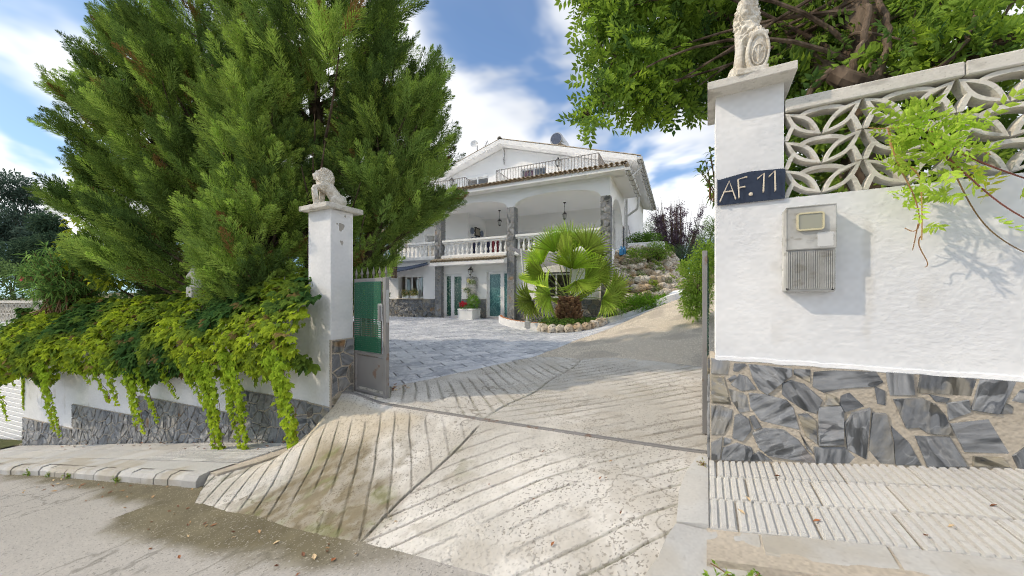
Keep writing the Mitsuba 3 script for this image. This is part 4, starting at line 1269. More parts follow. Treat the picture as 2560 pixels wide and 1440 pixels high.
def window(x0, x1, z0, z1, y, panes=2, frame_w=0.06, blind=0.0, parent=None, shutter_box=False, mt='pvc'):
    """A framed window in a wall: frame, glass panes and what darkness stands behind."""
    w = hput('window', wallplate(hbx(x0, x1, z0, z1).difference(unary_union([hbx(x0 + frame_w + i * (x1 - x0 - frame_w) / panes, x0 + (i + 1) * (x1 - x0 - frame_w) / panes, z0 + frame_w, z1 - frame_w) for i in range(panes)])), y + 0.10, 0.05), mt, parent)
    for i in range(panes):
        a, b = x0 + frame_w * 0.6 + i * (x1 - x0 - frame_w) / panes, x0 + frame_w * 0.4 + (i + 1) * (x1 - x0 - frame_w) / panes
        v = np.array([(a, y + 0.125, z0 + 0.02), (b, y + 0.125, z0 + 0.02), (b, y + 0.125, z1 - 0.02), (a, y + 0.125, z1 - 0.02)])
        put('pane', HF((v, np.array([[0, 1, 2], [0, 2, 3]]))), 'pane', w)
    if blind:
        put('blind', HF(box(x0 + 0.03, x1 - 0.03, y + 0.16, y + 0.18, z1 - blind, z1 - 0.02)), 'curtain', w)
    if shutter_box:
        put('shutter_box', HF(cbox(x0, x1, y - 0.005, y + 0.10, z1, z1 + 0.17, 0.006)), 'pvc', w)
    return w


w = window(-10.1, -8.91, 0.0, 1.09, 0.2, 3)
put('curtain', HF(box(-9.35, -9.2, 0.45, 0.47, 0.05, 1.0)), 'curtain', w)
hput('window_sill', cbox(-10.55, -8.85, 0.06, 0.47, -0.055, -0.02, 0.006), 'cream')
w = window(-2.85, -1.6, 0.0, 1.0, 0.25, 2)
put('window_grille', HF(J([rod((x, 0.12, -0.02), (x, 0.12, 0.52), 0.010, 5) for x in np.arange(-2.95, -1.45, 0.11)] + [rod((-2.98, 0.12, z), (-1.5, 0.12, z), 0.014, 5) for z in (-0.02, 0.52)])), 'dark_iron', w)
w = window(-6.4, -4.78, FZ + 0.02, 3.25, 3.4, 3, 0.07, shutter_box=True)
put('curtain', HF(box(-6.3, -5.3, 3.62, 3.64, FZ + 0.1, 3.2)), 'curtain', w)
window(-3.95, -3.35, 2.55, 3.25, 3.4, 1, 0.05, shutter_box=True)
window(-2.2, -1.0, 2.6, 3.25, 3.4, 2, 0.05, blind=0.4, shutter_box=True)
window(-9.9, -8.75, FZ + 0.25, 3.35, 1.55, 2, 0.06)

# the two glazed doors
def door(x0, x1, z1, split, film, side_left, label):
    d = hput('door', wallplate(hbx(x0, x1, -0.98, z1).difference(unary_union([hbx(x0 + 0.06, split - 0.05, -0.84, z1 - 0.09) if side_left else hbx(split + 0.05, x1 - 0.05, -0.84, z1 - 0.09),
                                                                       hbx(split + 0.13, x1 - 0.07, -0.80, z1 - 0.12) if side_left else hbx(x0 + 0.10, split - 0.13, -0.80, z1 - 0.12)])), 0.29, 0.07), 'pvc', label=label)
    A, B = ((x0 + 0.05, split - 0.04), (split + 0.12, x1 - 0.06)) if side_left else ((split + 0.04, x1 - 0.04), (x0 + 0.09, split - 0.12))
    for k, (a, b) in enumerate((A, B)):
        m = box(a, b, 0.322, 0.330, -0.85, z1 - 0.08)
        put('side_light' if k == 0 else 'glass_leaf', HF(m), 'door_film', d, uv=const_uv(m, 0.5, film))
    hx = split + 0.09 if side_left else split - 0.075
    put('handle', HF(J(rod((hx, 0.285, 0.08), (hx, 0.24, 0.08), 0.012), rod((hx, 0.24, 0.08), (hx + (0.12 if side_left else -0.12), 0.24, 0.08), 0.011), cbox(hx - 0.018, hx + 0.018, 0.278, 0.292, -0.1, 0.16, 0.003))), 'pvc', d)


door(-7.655, -6.695, 1.115, -7.30, 0.0, True, 'white glazed door with pale flowers on dark green film')
door(-5.385, -4.355, 1.165, -4.62, 1.0, False, 'white glazed door with turquoise mosaic film')
hput('doorstep', J(cbox(-7.66, -6.69, 0.0, 0.28, GZ, -0.985, 0.01), cbox(-5.39, -4.35, 0.0, 0.28, GZ, -0.985, 0.01)), 'terracotta')

# tiled canopy over the doors
def tile_mesh(L, r=0.085, t=0.014, tr=0.9):
    """A barrel tile along +y, hollow side down."""
    n = 9
    an = np.linspace(math.radians(8), math.radians(172), n)
    ring = lambda R, y, s: np.stack([R * s * np.cos(an), np.full(n, y), R * s * np.sin(an)], -1)
    v = np.vstack([ring(r, 0, 1), ring(r, L, tr), ring(r - t, 0, 1), ring(r - t, L, tr)])
    f = []
    for i in range(n - 1):
        f += [[i, i + 1, n + i + 1], [i, n + i + 1, n + i], [2 * n + i, 3 * n + i, 3 * n + i + 1], [2 * n + i, 3 * n + i + 1, 2 * n + i + 1], [i, 2 * n + i, 2 * n + i + 1], [i, 2 * n + i + 1, i + 1], [n + i, n + i + 1, 3 * n + i + 1], [n + i, 3 * n + i + 1, 3 * n + i]]
    return v, np.array(f)[:, ::-1]


def tiled_edge(x0, x1, y, z, L, pitch, slope, parent, name='tile', white=0.2):
    n = int(round((x1 - x0) / pitch))
    R = rot((1, 0, 0), slope)
    for i in range(n):
        x = x0 + (i + 0.5) * (x1 - x0) / n
        m = xf(tile_mesh(L, pitch * 0.40), R @ rot((0, 0, 1), RNG.uniform(-1.5, 1.5)), (x, y - 0.03 + RNG.uniform(-.008, .008), z + 0.035 + RNG.uniform(-0.004, 0.004)))
        put(name, HF(m), 'roof_tile', parent, uv=const_uv(m, RNG.random(), white), smooth=False)
    pan = []
    for i in range(n + 1):
        x = x0 + i * (x1 - x0) / n
        a = xf(tile_mesh(L, pitch * 0.40), R @ rot((0, 1, 0), 180), (x, y, z + 0.045))
        pan.append(a)
    m = J(pan)
    put('pan_tiles', HF(m), 'roof_tile', parent, kind='stuff', uv=const_uv(m, 0.4, white))


cn = hput('canopy', J(box(-8.10, -4.28, -0.32, 0.0, 1.48, 1.62), hexa([(-8.10, -0.28, 1.622), (-4.28, -0.28, 1.622), (-4.28, 0.2, 1.622), (-8.10, 0.2, 1.622)], [(-8.10, -0.28, 1.64), (-4.28, -0.28, 1.64), (-4.28, 0.2, 1.80), (-8.10, 0.2, 1.80)])), 'house_plaster')
tiled_edge(-8.05, -4.36, -0.34, 1.63, 0.5, 0.155, 17, cn, white=0.35)
# balustrades
bal = lathe([(0.055, 0.0), (0.055, 0.05), (0.035, 0.07), (0.045, 0.10), (0.062, 0.17), (0.058, 0.23), (0.034, 0.32), (0.028, 0.40), (0.036, 0.46), (0.052, 0.49), (0.052, 0.53)], 10)
for a, b in ((-3.93, -0.38), (-7.69, -4.31), (-11.55, -8.07)):
    B = hput('balustrade', J(cbox(a, b, 0.02, 0.30, 2.555, 2.66, 0.02), cbox(a + 0.004, b - 0.004, 0.06, 0.26, 2.50, 2.553, 0.01), cbox(a, b, -0.03, 0.32, 1.80, 1.935, 0.015), cbox(a + 0.004, b - 0.004, 0.04, 0.27, 1.937, 1.97, 0.008)), 'white_paint')
    n = int((b - a) / 0.235)
    for i in range(n):
        put('baluster', HF(shift(bal, (a + (i + 0.5) * (b - a) / n, 0.16, 1.97))), 'white_paint', B, smooth=40)
# terrace: eave, tile strip, parapet and railings
ev = hput('veranda_eave', J(box(LEFT - 0.4, 0.55, -0.45, -0.002, 4.56, 4.70), box(LEFT - 0.4, 0.55, 0.0, 0.34, 4.622, 4.70), box(0.002, 0.55, 0.342, 3.45, 4.56, 4.70)), 'house_plaster')
tiled_edge(LEFT - 0.4, 0.60, -0.52, 4.71, 0.62, 0.19, 14, ev, white=0.15)
for i in range(14):
    m = xf(tile_mesh(0.42, 0.085), rot((1, 0, 0), 14) , (0.60, -0.48 + i * 0.30, 4.76 + 0.0 * i))
    put('verge_tile', HF(m), 'roof_tile', ev, uv=const_uv(m, RNG.random(), 0.3))
hput('terrace_parapet', J(box(-12.3, 0.0, 0.40, 0.52, 4.70, 4.98), box(-0.12, 0.0, 0.522, 3.4, 4.70, 4.98)), 'house_plaster')


def railing(pts, z0, z1, pitch=0.135):
    R_ = None
    for i in range(len(pts) - 1):
        a, b = np.array(pts[i], float), np.array(pts[i + 1], float)
        L = np.linalg.norm(b - a)
        n = int(L / pitch)
        m = J([rod((*a, z), (*b, z), 0.016) for z in (z1, z0 + 0.05)])
        if R_ is None:
            R_ = hput('railing', m, 'grey_iron')
        else:
            put('rail', HF(m), 'grey_iron', R_)
        for k in range(n + 1):
            q = a + (b - a) * k / n
            put('bar', HF(rod((*q, z0), (*q, z1), 0.013 if k % n else 0.02, 5)), 'grey_iron', R_)


railing([(-5.04, 3.3), (-5.04, 0.46), (-0.53, 0.46), (-0.53, 3.3)], 4.98, 5.66)
railing([(-12.0, 0.46), (-6.70, 0.46), (-6.70, 3.3)], 4.98, 5.60)
# upper storey: gable wall, side walls, roof
RX, RZ, EX, EZ = -6.17, 8.30, 0.62, 6.28
sl = (RZ - EZ) / (EX - RX)
zroof = lambda x: RZ - sl * abs(x - RX) - 0.28
gw = Polygon([(LEFT, 4.26), (0, 4.26), (0, zroof(0)), (RX, zroof(RX)), (LEFT, zroof(LEFT))])
gh = unary_union([hbx(-5.23, -3.79, 4.72, 6.74), hbx(-8.61, -7.17, 4.72, 6.86)])
hput('wall', wallplate(gw.difference(gh), 3.5, 0.26), 'house_plaster')
hput('wall', J(box(-0.26, 0.0, 3.761, 12.7, FZ - 0.12, zroof(0)), box(LEFT, LEFT + 0.26, 3.761, 12.7, FZ - 0.12, zroof(0)), box(LEFT + .27, -0.27, 12.5, 12.7, GZ, zroof(0))), 'house_plaster')
w = window(-5.23, -3.79, 4.72, 6.74, 3.5, 2, 0.06, mt='pvc')
put('curtain', HF(J(box(-5.1, -4.85, 3.7, 3.72, 4.75, 6.65), box(-4.7, -4.55, 3.7, 3.72, 4.75, 6.65))), 'red_cloth', w)
w = window(-8.61, -7.17, 4.72, 6.69, 3.5, 2, 0.06, shutter_box=True)
put('curtain', HF(box(-8.5, -7.3, 3.9, 3.92, 4.75, 6.35)), 'curtain', w)
rk = hput('roof', J(*[hexa(*( [[(RX, 2.95, RZ - 0.25), (s * (EX - RX) + RX, 2.95, EZ - 0.25), (s * (EX - RX) + RX, 13.0, EZ - 0.25), (RX, 13.0, RZ - 0.25)], [(RX, 2.95, RZ - 0.02), (s * (EX - RX) + RX, 2.95, EZ - 0.02), (s * (EX - RX) + RX, 13.0, EZ - 0.02), (RX, 13.0, RZ - 0.02)]] if s > 0 else [[(s * (EX - RX) + RX, 2.95, EZ - 0.25), (RX - 0.001, 2.95, RZ - 0.25), (RX - 0.001, 13.0, RZ - 0.25), (s * (EX - RX) + RX, 13.0, EZ - 0.25)], [(s * (EX - RX) + RX, 2.95, EZ - 0.02), (RX - 0.001, 2.95, RZ - 0.02), (RX - 0.001, 13.0, RZ - 0.02), (s * (EX - RX) + RX, 13.0, EZ - 0.02)]])) for s in (1, -1)]), 'house_plaster')
ang = math.degrees(math.atan(sl))
for s in (1, -1):
    n = 17
    for i in range(n):
        x = RX + s * (i + 0.3) * (EX - RX) / n
        z = RZ - sl * abs(x - RX)
        tm = tile_mesh(0.46, 0.062)
        m = xf(tm, rot((0, 1, 0), s * ang) @ rot((0, 0, 1), -90 * s) , (x, 3.02, z + 0.0))
        m = (m[0], m[1])
        put('verge_tile', HF(m), 'roof_tile', rk, uv=const_uv(m, RNG.random(), 0.45))
    rows = []
    for j in range(45):
        y = 3.15 + j * 0.22
        tm = tile_mesh(7.05, 0.085, 0.014, 1.0)
        rows.append(xf(tm, rot((0, 1, 0), s * ang) @ rot((0, 0, 1), -90 * s), (RX, y, RZ - 0.03)))
    m = J(rows)
    put('barrel_tiles', HF(m), 'roof_tile', rk, kind='stuff', uv=const_uv(m, 0.5, 0.7))
m = J([xf(tile_mesh(0.45, 0.13), None, (RX, 2.9 + 0.4 * i, RZ - 0.02)) for i in range(26)])
put('ridge_tiles', HF(m), 'roof_tile', rk, kind='stuff', uv=const_uv(m, 0.6, 0.9))
# gutters of half round zinc with straps, and the downpipes
def gutter(x, y0, y1, z, r=0.10):
    L = y1 - y0
    tm = xf(tile_mesh(L, r, 0.006, 1.0), rot((0, 1, 0), 180), (x, y0, z))
    g = hput('gutter', J(tm, (lambda q: (q[0], q[1]))(hexa([(x - r, y0 - 0.004, z - r), (x + r, y0 - 0.004, z - r), (x + r, y0 + 0.004, z - r), (x - r, y0 + 0.004, z - r)], [(x - r, y0 - 0.004, z), (x + r, y0 - 0.004, z), (x + r, y0 + 0.004, z), (x - r, y0 + 0.004, z)]))), 'grey_pvc')
    for i in range(int(L / 0.62) + 1):
        put('strap', HF(xf(tile_mesh(0.03, r + 0.012, 0.012, 1.0), rot((0, 1, 0), 180), (x, min(y0 + 0.02 + i * 0.62, y1 - 0.03), z))), 'grey_iron', g)


gutter(0.74, 2.9, 13.0, EZ - 0.10, 0.115)
gutter(0.66, -0.5, 3.35, 4.60, 0.105)
hput('downpipe', J(tube([(0.72, 3.6, EZ - 0.2), (0.70, 3.6, EZ - 0.38), (0.45, 3.6, EZ - 0.62), (0.18, 3.6, EZ - 0.85), (0.10, 3.6, EZ - 1.1), (0.10, 3.6, 3.3), (0.10, 3.6, 0.2)], 0.055, 8)), 'grey_pvc')
hput('downpipe', J(tube([(0.66, 3.2, 4.52), (0.66, 3.2, 4.2), (0.60, 3.28, 4.0), (0.30, 3.5, 3.86), (0.16, 3.58, 3.80)], 0.052, 8)), 'grey_pvc')
hput('cable', tube([(0.012, 3.9, 3.9), (0.012, 6.5, 2.9), (0.012, 9, 2.0)], 0.012, 5), 'grey_iron')
hput('cable', tube([(RX, 3.46, RZ - 0.3), (RX + 0.05, 3.42, 7.6), (RX + 0.02, 3.45, 7.1), (RX - 0.03, 3.45, 7.5)], 0.014, 5), 'grey_iron')

# ---- things fixed to or standing at the house
def lantern(pos, s, label, hang=0.0, group=None, arm=0.22):
    L = thing('lantern', label, 'lantern', group)
    f = lambda m: HF(xf(m, None, pos, s))
    body = lathe([(0.055, 0.0), (0.09, 0.20)], 6)
    put('glass', f(body), 'lamp_glass', L)
    put('cage', f(J([rod((0.057 * math.cos(a), 0.057 * math.sin(a), 0), (0.093 * math.cos(a), 0.093 * math.sin(a), 0.20), 0.007, 4) for a in np.arange(6) * math.pi / 3] + [lathe([(0.0, -0.05), (0.02, -0.04), (0.03, -0.01), (0.065, -0.005), (0.065, 0.01), (0.0, 0.012)], 10), lathe([(0.0, 0.2), (0.12, 0.2), (0.115, 0.215), (0.06, 0.265), (0.03, 0.29), (0.012, 0.33), (0.0, 0.35)], 10)])), 'dark_iron', L)
    if hang:
        put('rod', f(J(rod((0, 0, 0.33), (0, 0, 0.33 + hang), 0.012, 6), lathe([(0.0, 0.29 + hang), (0.06, 0.31 + hang), (0.065, 0.335 + hang), (0.0, 0.336 + hang)], 12))), 'dark_iron', L)
    else:
        put('bracket', f(J(tube(bez((0, 0.02, 0.34), (0, arm * 0.6, 0.42), (0, arm, 0.10), 7), 0.014, 6), tube(bez((0, 0, -0.04), (0, arm * 0.6, -0.16), (0, arm, -0.06), 7), 0.012, 6), xf(cbox(-0.04, 0.04, 0, 0.02, -0.14, 0.14, 0.01), None, (0, arm, 0.02)))), 'dark_iron', L)
    return L


lantern((-5.57, 1.8, 3.52), 1.0, 'black lantern hanging from the veranda ceiling in the arch above the doors', 0.40)
lantern((-2.31, 1.8, 3.52), 1.0, 'black lantern hanging from the veranda ceiling in the arch above the palm', 0.40)
lantern((-6.10, -0.02, 1.04), 1.0, 'black wall lantern on the ground floor above the trellis')
lantern((-3.11, 3.28, 6.50), 1.25, 'black wall lantern on the upper wall above the long railing')
lantern((-9.43, 3.28, 6.42), 1.25, 'black wall lantern on the upper wall beside the cypress')

# solar water heater on the roof
Sx = thing('solar_heater', 'solar water heater with cylindrical tank on the roof ridge', 'water heater')
def zr_(x): return RZ - sl * abs(x - RX)
put('tank', HF(J(xf(lathe([(0.0, -0.65), (0.31, -0.65), (0.35, -0.60), (0.35, 0.60), (0.31, 0.65), (0.0, 0.65)], 20), rot((1, 0, 0), 90), (-3.62, 5.2, zr_(-3.62) + 0.92)))), 'zinc', Sx, smooth=40)
put('end_cap', HF(xf(lathe([(0.0, 0.655), (0.29, 0.655), (0.29, 0.668), (0.0, 0.672)], 20), rot((1, 0, 0), 90), (-3.62, 5.2, zr_(-3.62) + 0.92))), 'sail_blue', Sx)
put('collector', HF(hexa([(-3.4, 4.6, zr_(-3.4) + 0.75), (-1.6, 4.6, zr_(-1.6) + 0.10), (-1.6, 5.8, zr_(-1.6) + 0.10), (-3.4, 5.8, zr_(-3.4) + 0.75)], [(-3.4, 4.6, zr_(-3.4) + 0.82), (-1.6, 4.6, zr_(-1.6) + 0.18), (-1.6, 5.8, zr_(-1.6) + 0.18), (-3.4, 5.8, zr_(-3.4) + 0.82)])), 'zinc', Sx)
put('stand', HF(J([rod((-3.9, y, zr_(-3.9)), (-3.62, y, zr_(-3.62) + 0.66), 0.025) for y in (4.75, 5.65)] + [rod((-3.2, y, zr_(-3.2)), (-3.62, y, zr_(-3.62) + 0.66), 0.025) for y in (4.75, 5.65)])), 'zinc', Sx)
# dish and aerial
D = thing('satellite_dish', 'small white satellite dish on a mast on the roof', 'antenna')
dz = zr_(-8.45)
put('mast', HF(rod((-8.45, 4.5, dz - 0.1), (-8.45, 4.5, dz + 1.5), 0.03)), 'grey_iron', D)
put('dish', HF(xf(lathe([(0.0, 0.0), (0.12, 0.012), (0.22, 0.05), (0.23, 0.055), (0.12, 0.02), (0.0, 0.008)], 16), rot((0, 0, 1), 20) @ rot((1, 0, 0), 80), (-8.62, 4.45, dz + 1.42))), 'pvc', D)
A = thing('tv_aerial', 'thin metal television aerial beside the dish on the roof', 'antenna')
put('boom', HF(J(rod((-8.1, 4.6, dz - 0.1), (-8.1, 4.6, dz + 0.95), 0.025), rod((-8.2, 4.6, dz + 0.85), (-7.75, 4.5, dz + 1.5), 0.02))), 'grey_iron', A)
for i in range(7):
    q = np.array([-8.15 + 0.055 * i, 4.59, dz + 0.91 + 0.085 * i])
    put('element', HF(rod(q - [0.05, 0.15, -0.03], q + [0.05, 0.15, -0.03], 0.009, 4)), 'grey_iron', A)

# shade sails
def sail(corners, sag, mt, label, n=14):
    c = np.array(corners, float)
    u, v = np.meshgrid(np.linspace(0, 1, n), np.linspace(0, 1, n), indexing='ij')
    P = (c[0] * ((1 - u) * (1 - v))[..., None] + c[1] * (u * (1 - v))[..., None] + c[2] * (u * v)[..., None] + c[3] * ((1 - u) * v)[..., None])
    ctr = c.mean(0)
    e = 4 * (u * (1 - u) + v * (1 - v)) / 2
    inw = (np.clip(4 * u * (1 - u), 0, 1) * (1 - 4 * v * (1 - v)) + np.clip(4 * v * (1 - v), 0, 1) * (1 - 4 * u * (1 - u)))[..., None]
    P = P + (ctr - P) * 0.10 * inw - np.array([0, 0, sag]) * (e * 0.9)[..., None]
    vv = P.reshape(-1, 3)
    i, j = np.meshgrid(np.arange(n - 1), np.arange(n - 1), indexing='ij')
    q = np.stack([i * n + j, (i + 1) * n + j, (i + 1) * n + j + 1, i * n + j + 1], -1).reshape(-1, 4)
    f = np.vstack([q[:, [0, 1, 2]], q[:, [0, 2, 3]]])
    top = vv + [0, 0, 0.004]
    put('shade_sail', HF((np.vstack([vv, top]), np.vstack([f, f[:, ::-1] + len(vv)]))), mt, label=label, cat='sunshade', smooth=True)


sail([(-11.4, -1.7, 0.95), (-8.12, -0.06, 1.66), (-8.6, 0.16, 1.72), (-11.8, 0.16, 1.6)], 0.22, 'sail_blue', 'dark blue shade sail slung over the ground floor window')
sail([(-3.62, -1.15, 1.98), (-2.6, -1.0, 1.1), (-0.5, 0.1, 1.65), (-2.2, 0.15, 1.75)], 0.12, 'sail_grey', 'grey shade sail stretched behind the palm')
Q = thing('sail_post', 'leaning pale metal post holding up the grey shade sail', 'post')
pb = at(1320, 818, 12.15)
ptop = at(1303, 622, 12.9)
put('tube', rod(pb, ptop, 0.035, 8), 'grey_pvc', Q)
put('foot', J(xf(cbox(-0.10, 0.10, -0.08, 0.08, -0.02, 0.20, 0.01), None, pb)), 'zinc', Q)


def leaves_at(pts, dirs, L, W, cols, bend=0.35, rng=RNG, roll=None):
    """Pointed leaves, four triangles each, folded on the midrib and drooping."""
    n = len(pts)
    d = dirs / (np.linalg.norm(dirs, axis=1, keepdims=True) + 1e-9)
    up = np.tile([0, 0, 1.0], (n, 1)) + 0.5 * rng.normal(size=(n, 3))
    s = np.cross(d, up)
    s /= np.linalg.norm(s, axis=1, keepdims=True) + 1e-9
    nn = np.cross(s, d)
    L = np.broadcast_to(L, (n,))[:, None]; W = np.broadcast_to(W, (n,))[:, None]
    p0 = pts
    p1 = pts + d * L * 0.45
    p2 = pts + d * L - np.array([0, 0, 1.0]) * L * bend
    a = p1 + s * W * 0.5 + nn * W * 0.16
    b = p1 - s * W * 0.5 + nn * W * 0.16
    v = np.stack([p0, a, b, p1, p2], 1).reshape(-1, 3)
    k = np.arange(n)[:, None] * 5
    f = np.stack([k + [0, 1, 3], k + [0, 3, 2], k + [1, 4, 3], k + [3, 4, 2]], 1).reshape(-1, 3)
    return (v, f), np.repeat(cols, 5, 0)


def tint(n, a, b, rng=RNG, j=0.12):
    t = rng.random((n, 1))
    return (np.array(a) * (1 - t) + np.array(b) * t) * (1 + j * rng.normal(size=(n, 1)))


def puff(center, radii, n, L, W, ca_, cb_, up=0.3, rng=RNG, shell=0.45, bend=0.3):
    """A leafy mass: leaves through the outer part of an ellipsoid, pointing outwards."""
    u = rng.normal(size=(n, 3))
    u /= np.linalg.norm(u, axis=1, keepdims=True)
    r = (1 - shell * rng.random((n, 1)) ** 1.5) * (0.82 + 0.36 * meshkit.noise(u * 2.3 + 7)[:, None])
    P = np.asarray(center) + u * r * np.asarray(radii)
    d = u + 0.6 * rng.normal(size=(n, 3)) + [0, 0, up]
    return leaves_at(P, d, L * (0.7 + 0.6 * rng.random(n)), W * (0.7 + 0.6 * rng.random(n)), np.clip(tint(n, ca_, cb_, rng), 0.003, 0.9), bend, rng)


def JC(parts):
    m = J([p[0] for p in parts])
    return m, np.vstack([p[1] for p in parts])


# flower trough, trellis with hanging pots, window boxes
G = thing('flower_trough', 'white masonry trough with red flowers between the glazed doors', 'planter')
put('trough', HF(J(cbox(-6.30, -5.55, -0.72, -0.06, -0.97, -0.50, 0.015), cbox(-6.32, -5.53, -0.74, -0.04, -0.52, -0.46, 0.012))), 'white_paint', G)
m, c = JC([puff((-5.92, -0.4, -0.42), (0.42, 0.38, 0.13), 700, 0.05, 0.035, (0.03, 0.075, 0.02), (0.07, 0.15, 0.03)), puff((-5.80, -0.25, -0.16), (0.26, 0.22, 0.26), 420, 0.16, 0.022, (0.10, 0.20, 0.015), (0.16, 0.30, 0.03), 0.8)])
put('greenery', HF(m), 'leaf_matte', G, color=c)
for k, (x, y, z) in enumerate([(-6.22, -0.62, -0.27), (-6.12, -0.58, -0.22), (-6.05, -0.62, -0.30), (-6.18, -0.5, -0.2), (-6.25, -0.5, -0.33), (-6.0, -0.55, -0.25)]):
    m, c = puff((x, y, z), (0.055, 0.055, 0.06), 60, 0.045, 0.035, (0.35, 0.012, 0.03), (0.55, 0.03, 0.06))
    put('red_flower', HF(m), 'leaf_matte', G, color=c)
Tz = thing('trellis', 'black wire trellis panel on the white wall between the doors', 'trellis')
put('frame', HF(J([rod((-6.38, 0.15, z), (-5.85, 0.15, z), 0.010, 5) for z in (-0.05, 0.93)] + [rod((x, 0.15, -0.05), (x, 0.15, 0.93), 0.010, 5) for x in (-6.38, -5.85)])), 'dark_iron', Tz)
for x in np.arange(-6.31, -5.86, 0.066):
    put('wire', HF(rod((x, 0.15, -0.05), (x, 0.15, 0.93), 0.004, 4)), 'dark_iron', Tz)
for z in np.arange(0.02, 0.93, 0.066):
    put('wire', HF(rod((-6.38, 0.145, z), (-5.85, 0.145, z), 0.004, 4)), 'dark_iron', Tz)
for k, (x, z, nm) in enumerate([(-6.02, 0.58, 'white hanging pot with yellow flower at the top of the trellis'), (-6.28, 0.22, 'white hanging pot in the middle of the trellis'), (-6.02, -0.02, 'white hanging pot low on the trellis')]):
    g = thing('hanging_pot', nm, 'flower pot')
    put('pot', HF(lathe([(0.0, 0.0), (0.07, 0.0), (0.105, 0.14), (0.115, 0.15), (0.10, 0.15), (0.0, 0.13)], 14, (x, 0.03, z - 0.09))), 'white_paint', g, smooth=40)
    m, c = JC([puff((x, 0.0, z + 0.12), (0.15, 0.11, 0.10), 160, 0.07, 0.04, (0.07, 0.12, 0.03), (0.16, 0.22, 0.05)), puff((x - 0.02, -0.04, z + 0.14), (0.17, 0.1, 0.11), 40, 0.06, 0.05, ((0.6, 0.55, 0.45), (0.62, 0.5, 0.3), (0.65, 0.6, 0.5))[k], (0.75, 0.7, 0.6)), puff((x - 0.16, -0.05, z + 0.2), (0.06, 0.05, 0.06), 30 if k == 0 else 6, 0.06, 0.05, (0.7, 0.38, 0.02), (0.75, 0.5, 0.05))])
    put('flowers', HF(m), 'leaf_matte', g, color=c)
for k, (x, nm) in enumerate([(-9.42, 'white window-sill pot of orange and white flowers'), (-9.95, 'sill pot of yellowish flowers below the blue sail')]):
    g = thing('window_pot', nm, 'flower pot')
    put('pot', HF(cbox(x - 0.20, x + 0.20, 0.09, 0.24, -0.018, 0.13, 0.012)), 'white_paint', g)
    m, c = JC([puff((x, 0.16, 0.24), (0.25, 0.12, 0.15), 260, 0.07, 0.035, (0.09, 0.12, 0.03), (0.18, 0.22, 0.05)), puff((x, 0.10, 0.28), (0.26, 0.12, 0.18), 110, 0.05, 0.045, (0.55, 0.28, 0.06), (0.7, 0.6, 0.4))])
    put('flowers', HF(m), 'leaf_matte', g, color=c)
# wall plates and the picture in the veranda
for k, (y, z, r, nm) in enumerate([(1.95, 3.42, 0.17, 'round blue plate on the veranda wall nearest the corner'), (2.92, 3.42, 0.17, 'round blue plate right of the framed picture'), (1.98, 2.98, 0.12, 'small round blue plate below the picture'), (2.5, 3.0, 0.26, 'large round blue plate on the veranda wall below the picture')]):
    put('wall_plate', HF(xf(lathe([(0.0, 0.012), (r * 0.6, 0.012), (r, 0.035), (r, 0.025), (r * 0.6, 0.0), (0.0, 0.0)], 18), rot((0, 1, 0), 90), (-7.235, y, z))), 'plate_blue', label=nm, cat='plate', smooth=40)
Pf = thing('framed_picture', 'dark framed picture on the veranda side wall', 'picture')
put('frame', HF(box(-7.238, -7.20, 2.20, 2.72, 3.20, 3.66)), 'dark_iron', Pf)
put('print', HF(box(-7.2, -7.195, 2.26, 2.66, 3.26, 3.60)), 'picture', Pf)
# washing and chairs behind the balustrade
for x, mt, nm in ((-5.72, 'navy_cloth', 'navy cloth hanging behind the middle of the balustrade'), (-6.45, 'navy_cloth', 'dark cloth hanging behind the balustrade above the flowered door'), (-5.35, 'red_cloth', 'dark red cloth hanging above the mosaic door')):
    v, f = grid_sheet(np.linspace(0, 0.34, 12), np.linspace(0, 0.62, 4), lambda a, b: 0.02 * np.sin(a * 40))
    v = np.stack([x + v[:, 0], 0.62 + v[:, 2], 1.98 + v[:, 1]], -1)
    put('hung_cloth', HF((np.vstack([v, v + [0, 0.006, 0]]), np.vstack([f, f[:, ::-1] + len(v)]))), mt, label=nm, cat='cloth', smooth=True)
for x, nm in ((-3.62, 'terracotta pot of spiky leaves behind the balusters beside the middle pillar'), (-3.28, 'second terracotta pot behind the balusters beside the palm')):
    g = thing('terracotta_pot', nm, 'flower pot')
    put('pot', HF(lathe([(0.0, 0), (0.07, 0), (0.10, 0.16), (0.11, 0.18), (0.0, 0.17)], 12, (x, 0.42, 1.90))), 'terracotta', g)
    m, c = puff((x, 0.42, 2.25), (0.12, 0.12, 0.22), 70, 0.2, 0.03, (0.06, 0.09, 0.03), (0.16, 0.17, 0.07), 0.9)
    put('foliage', HF(m), 'leaf_matte', g, color=c)
cg = thing('terrace_chair', 'dark garden chair on the upper terrace behind the railing', 'chair')
put('backrest', HF(J(tube([(-7.9, 1.2, 4.98), (-7.9, 1.15, 5.3), (-7.75, 1.1, 5.42), (-7.6, 1.1, 5.44), (-7.45, 1.1, 5.42), (-7.3, 1.15, 5.3), (-7.3, 1.2, 4.98)], 0.02), *[rod((x, 1.12, 5.1), (x, 1.1, 5.42), 0.008, 4) for x in (-7.75, -7.65, -7.55, -7.45)])), 'dark_iron', cg)
put('seat', HF(cbox(-7.9, -7.3, 0.85, 1.25, 5.08, 5.12, 0.01)), 'dark_iron', cg)
put('leg', HF(J(*[rod((x, y, 4.7), (x, y, 5.1), 0.016) for x in (-7.88, -7.32) for y in (0.88, 1.2)])), 'dark_iron', cg)
cm = HF(cbox(-1.55, -0.85, 1.6, 2.2, 4.70, 5.18, 0.01))
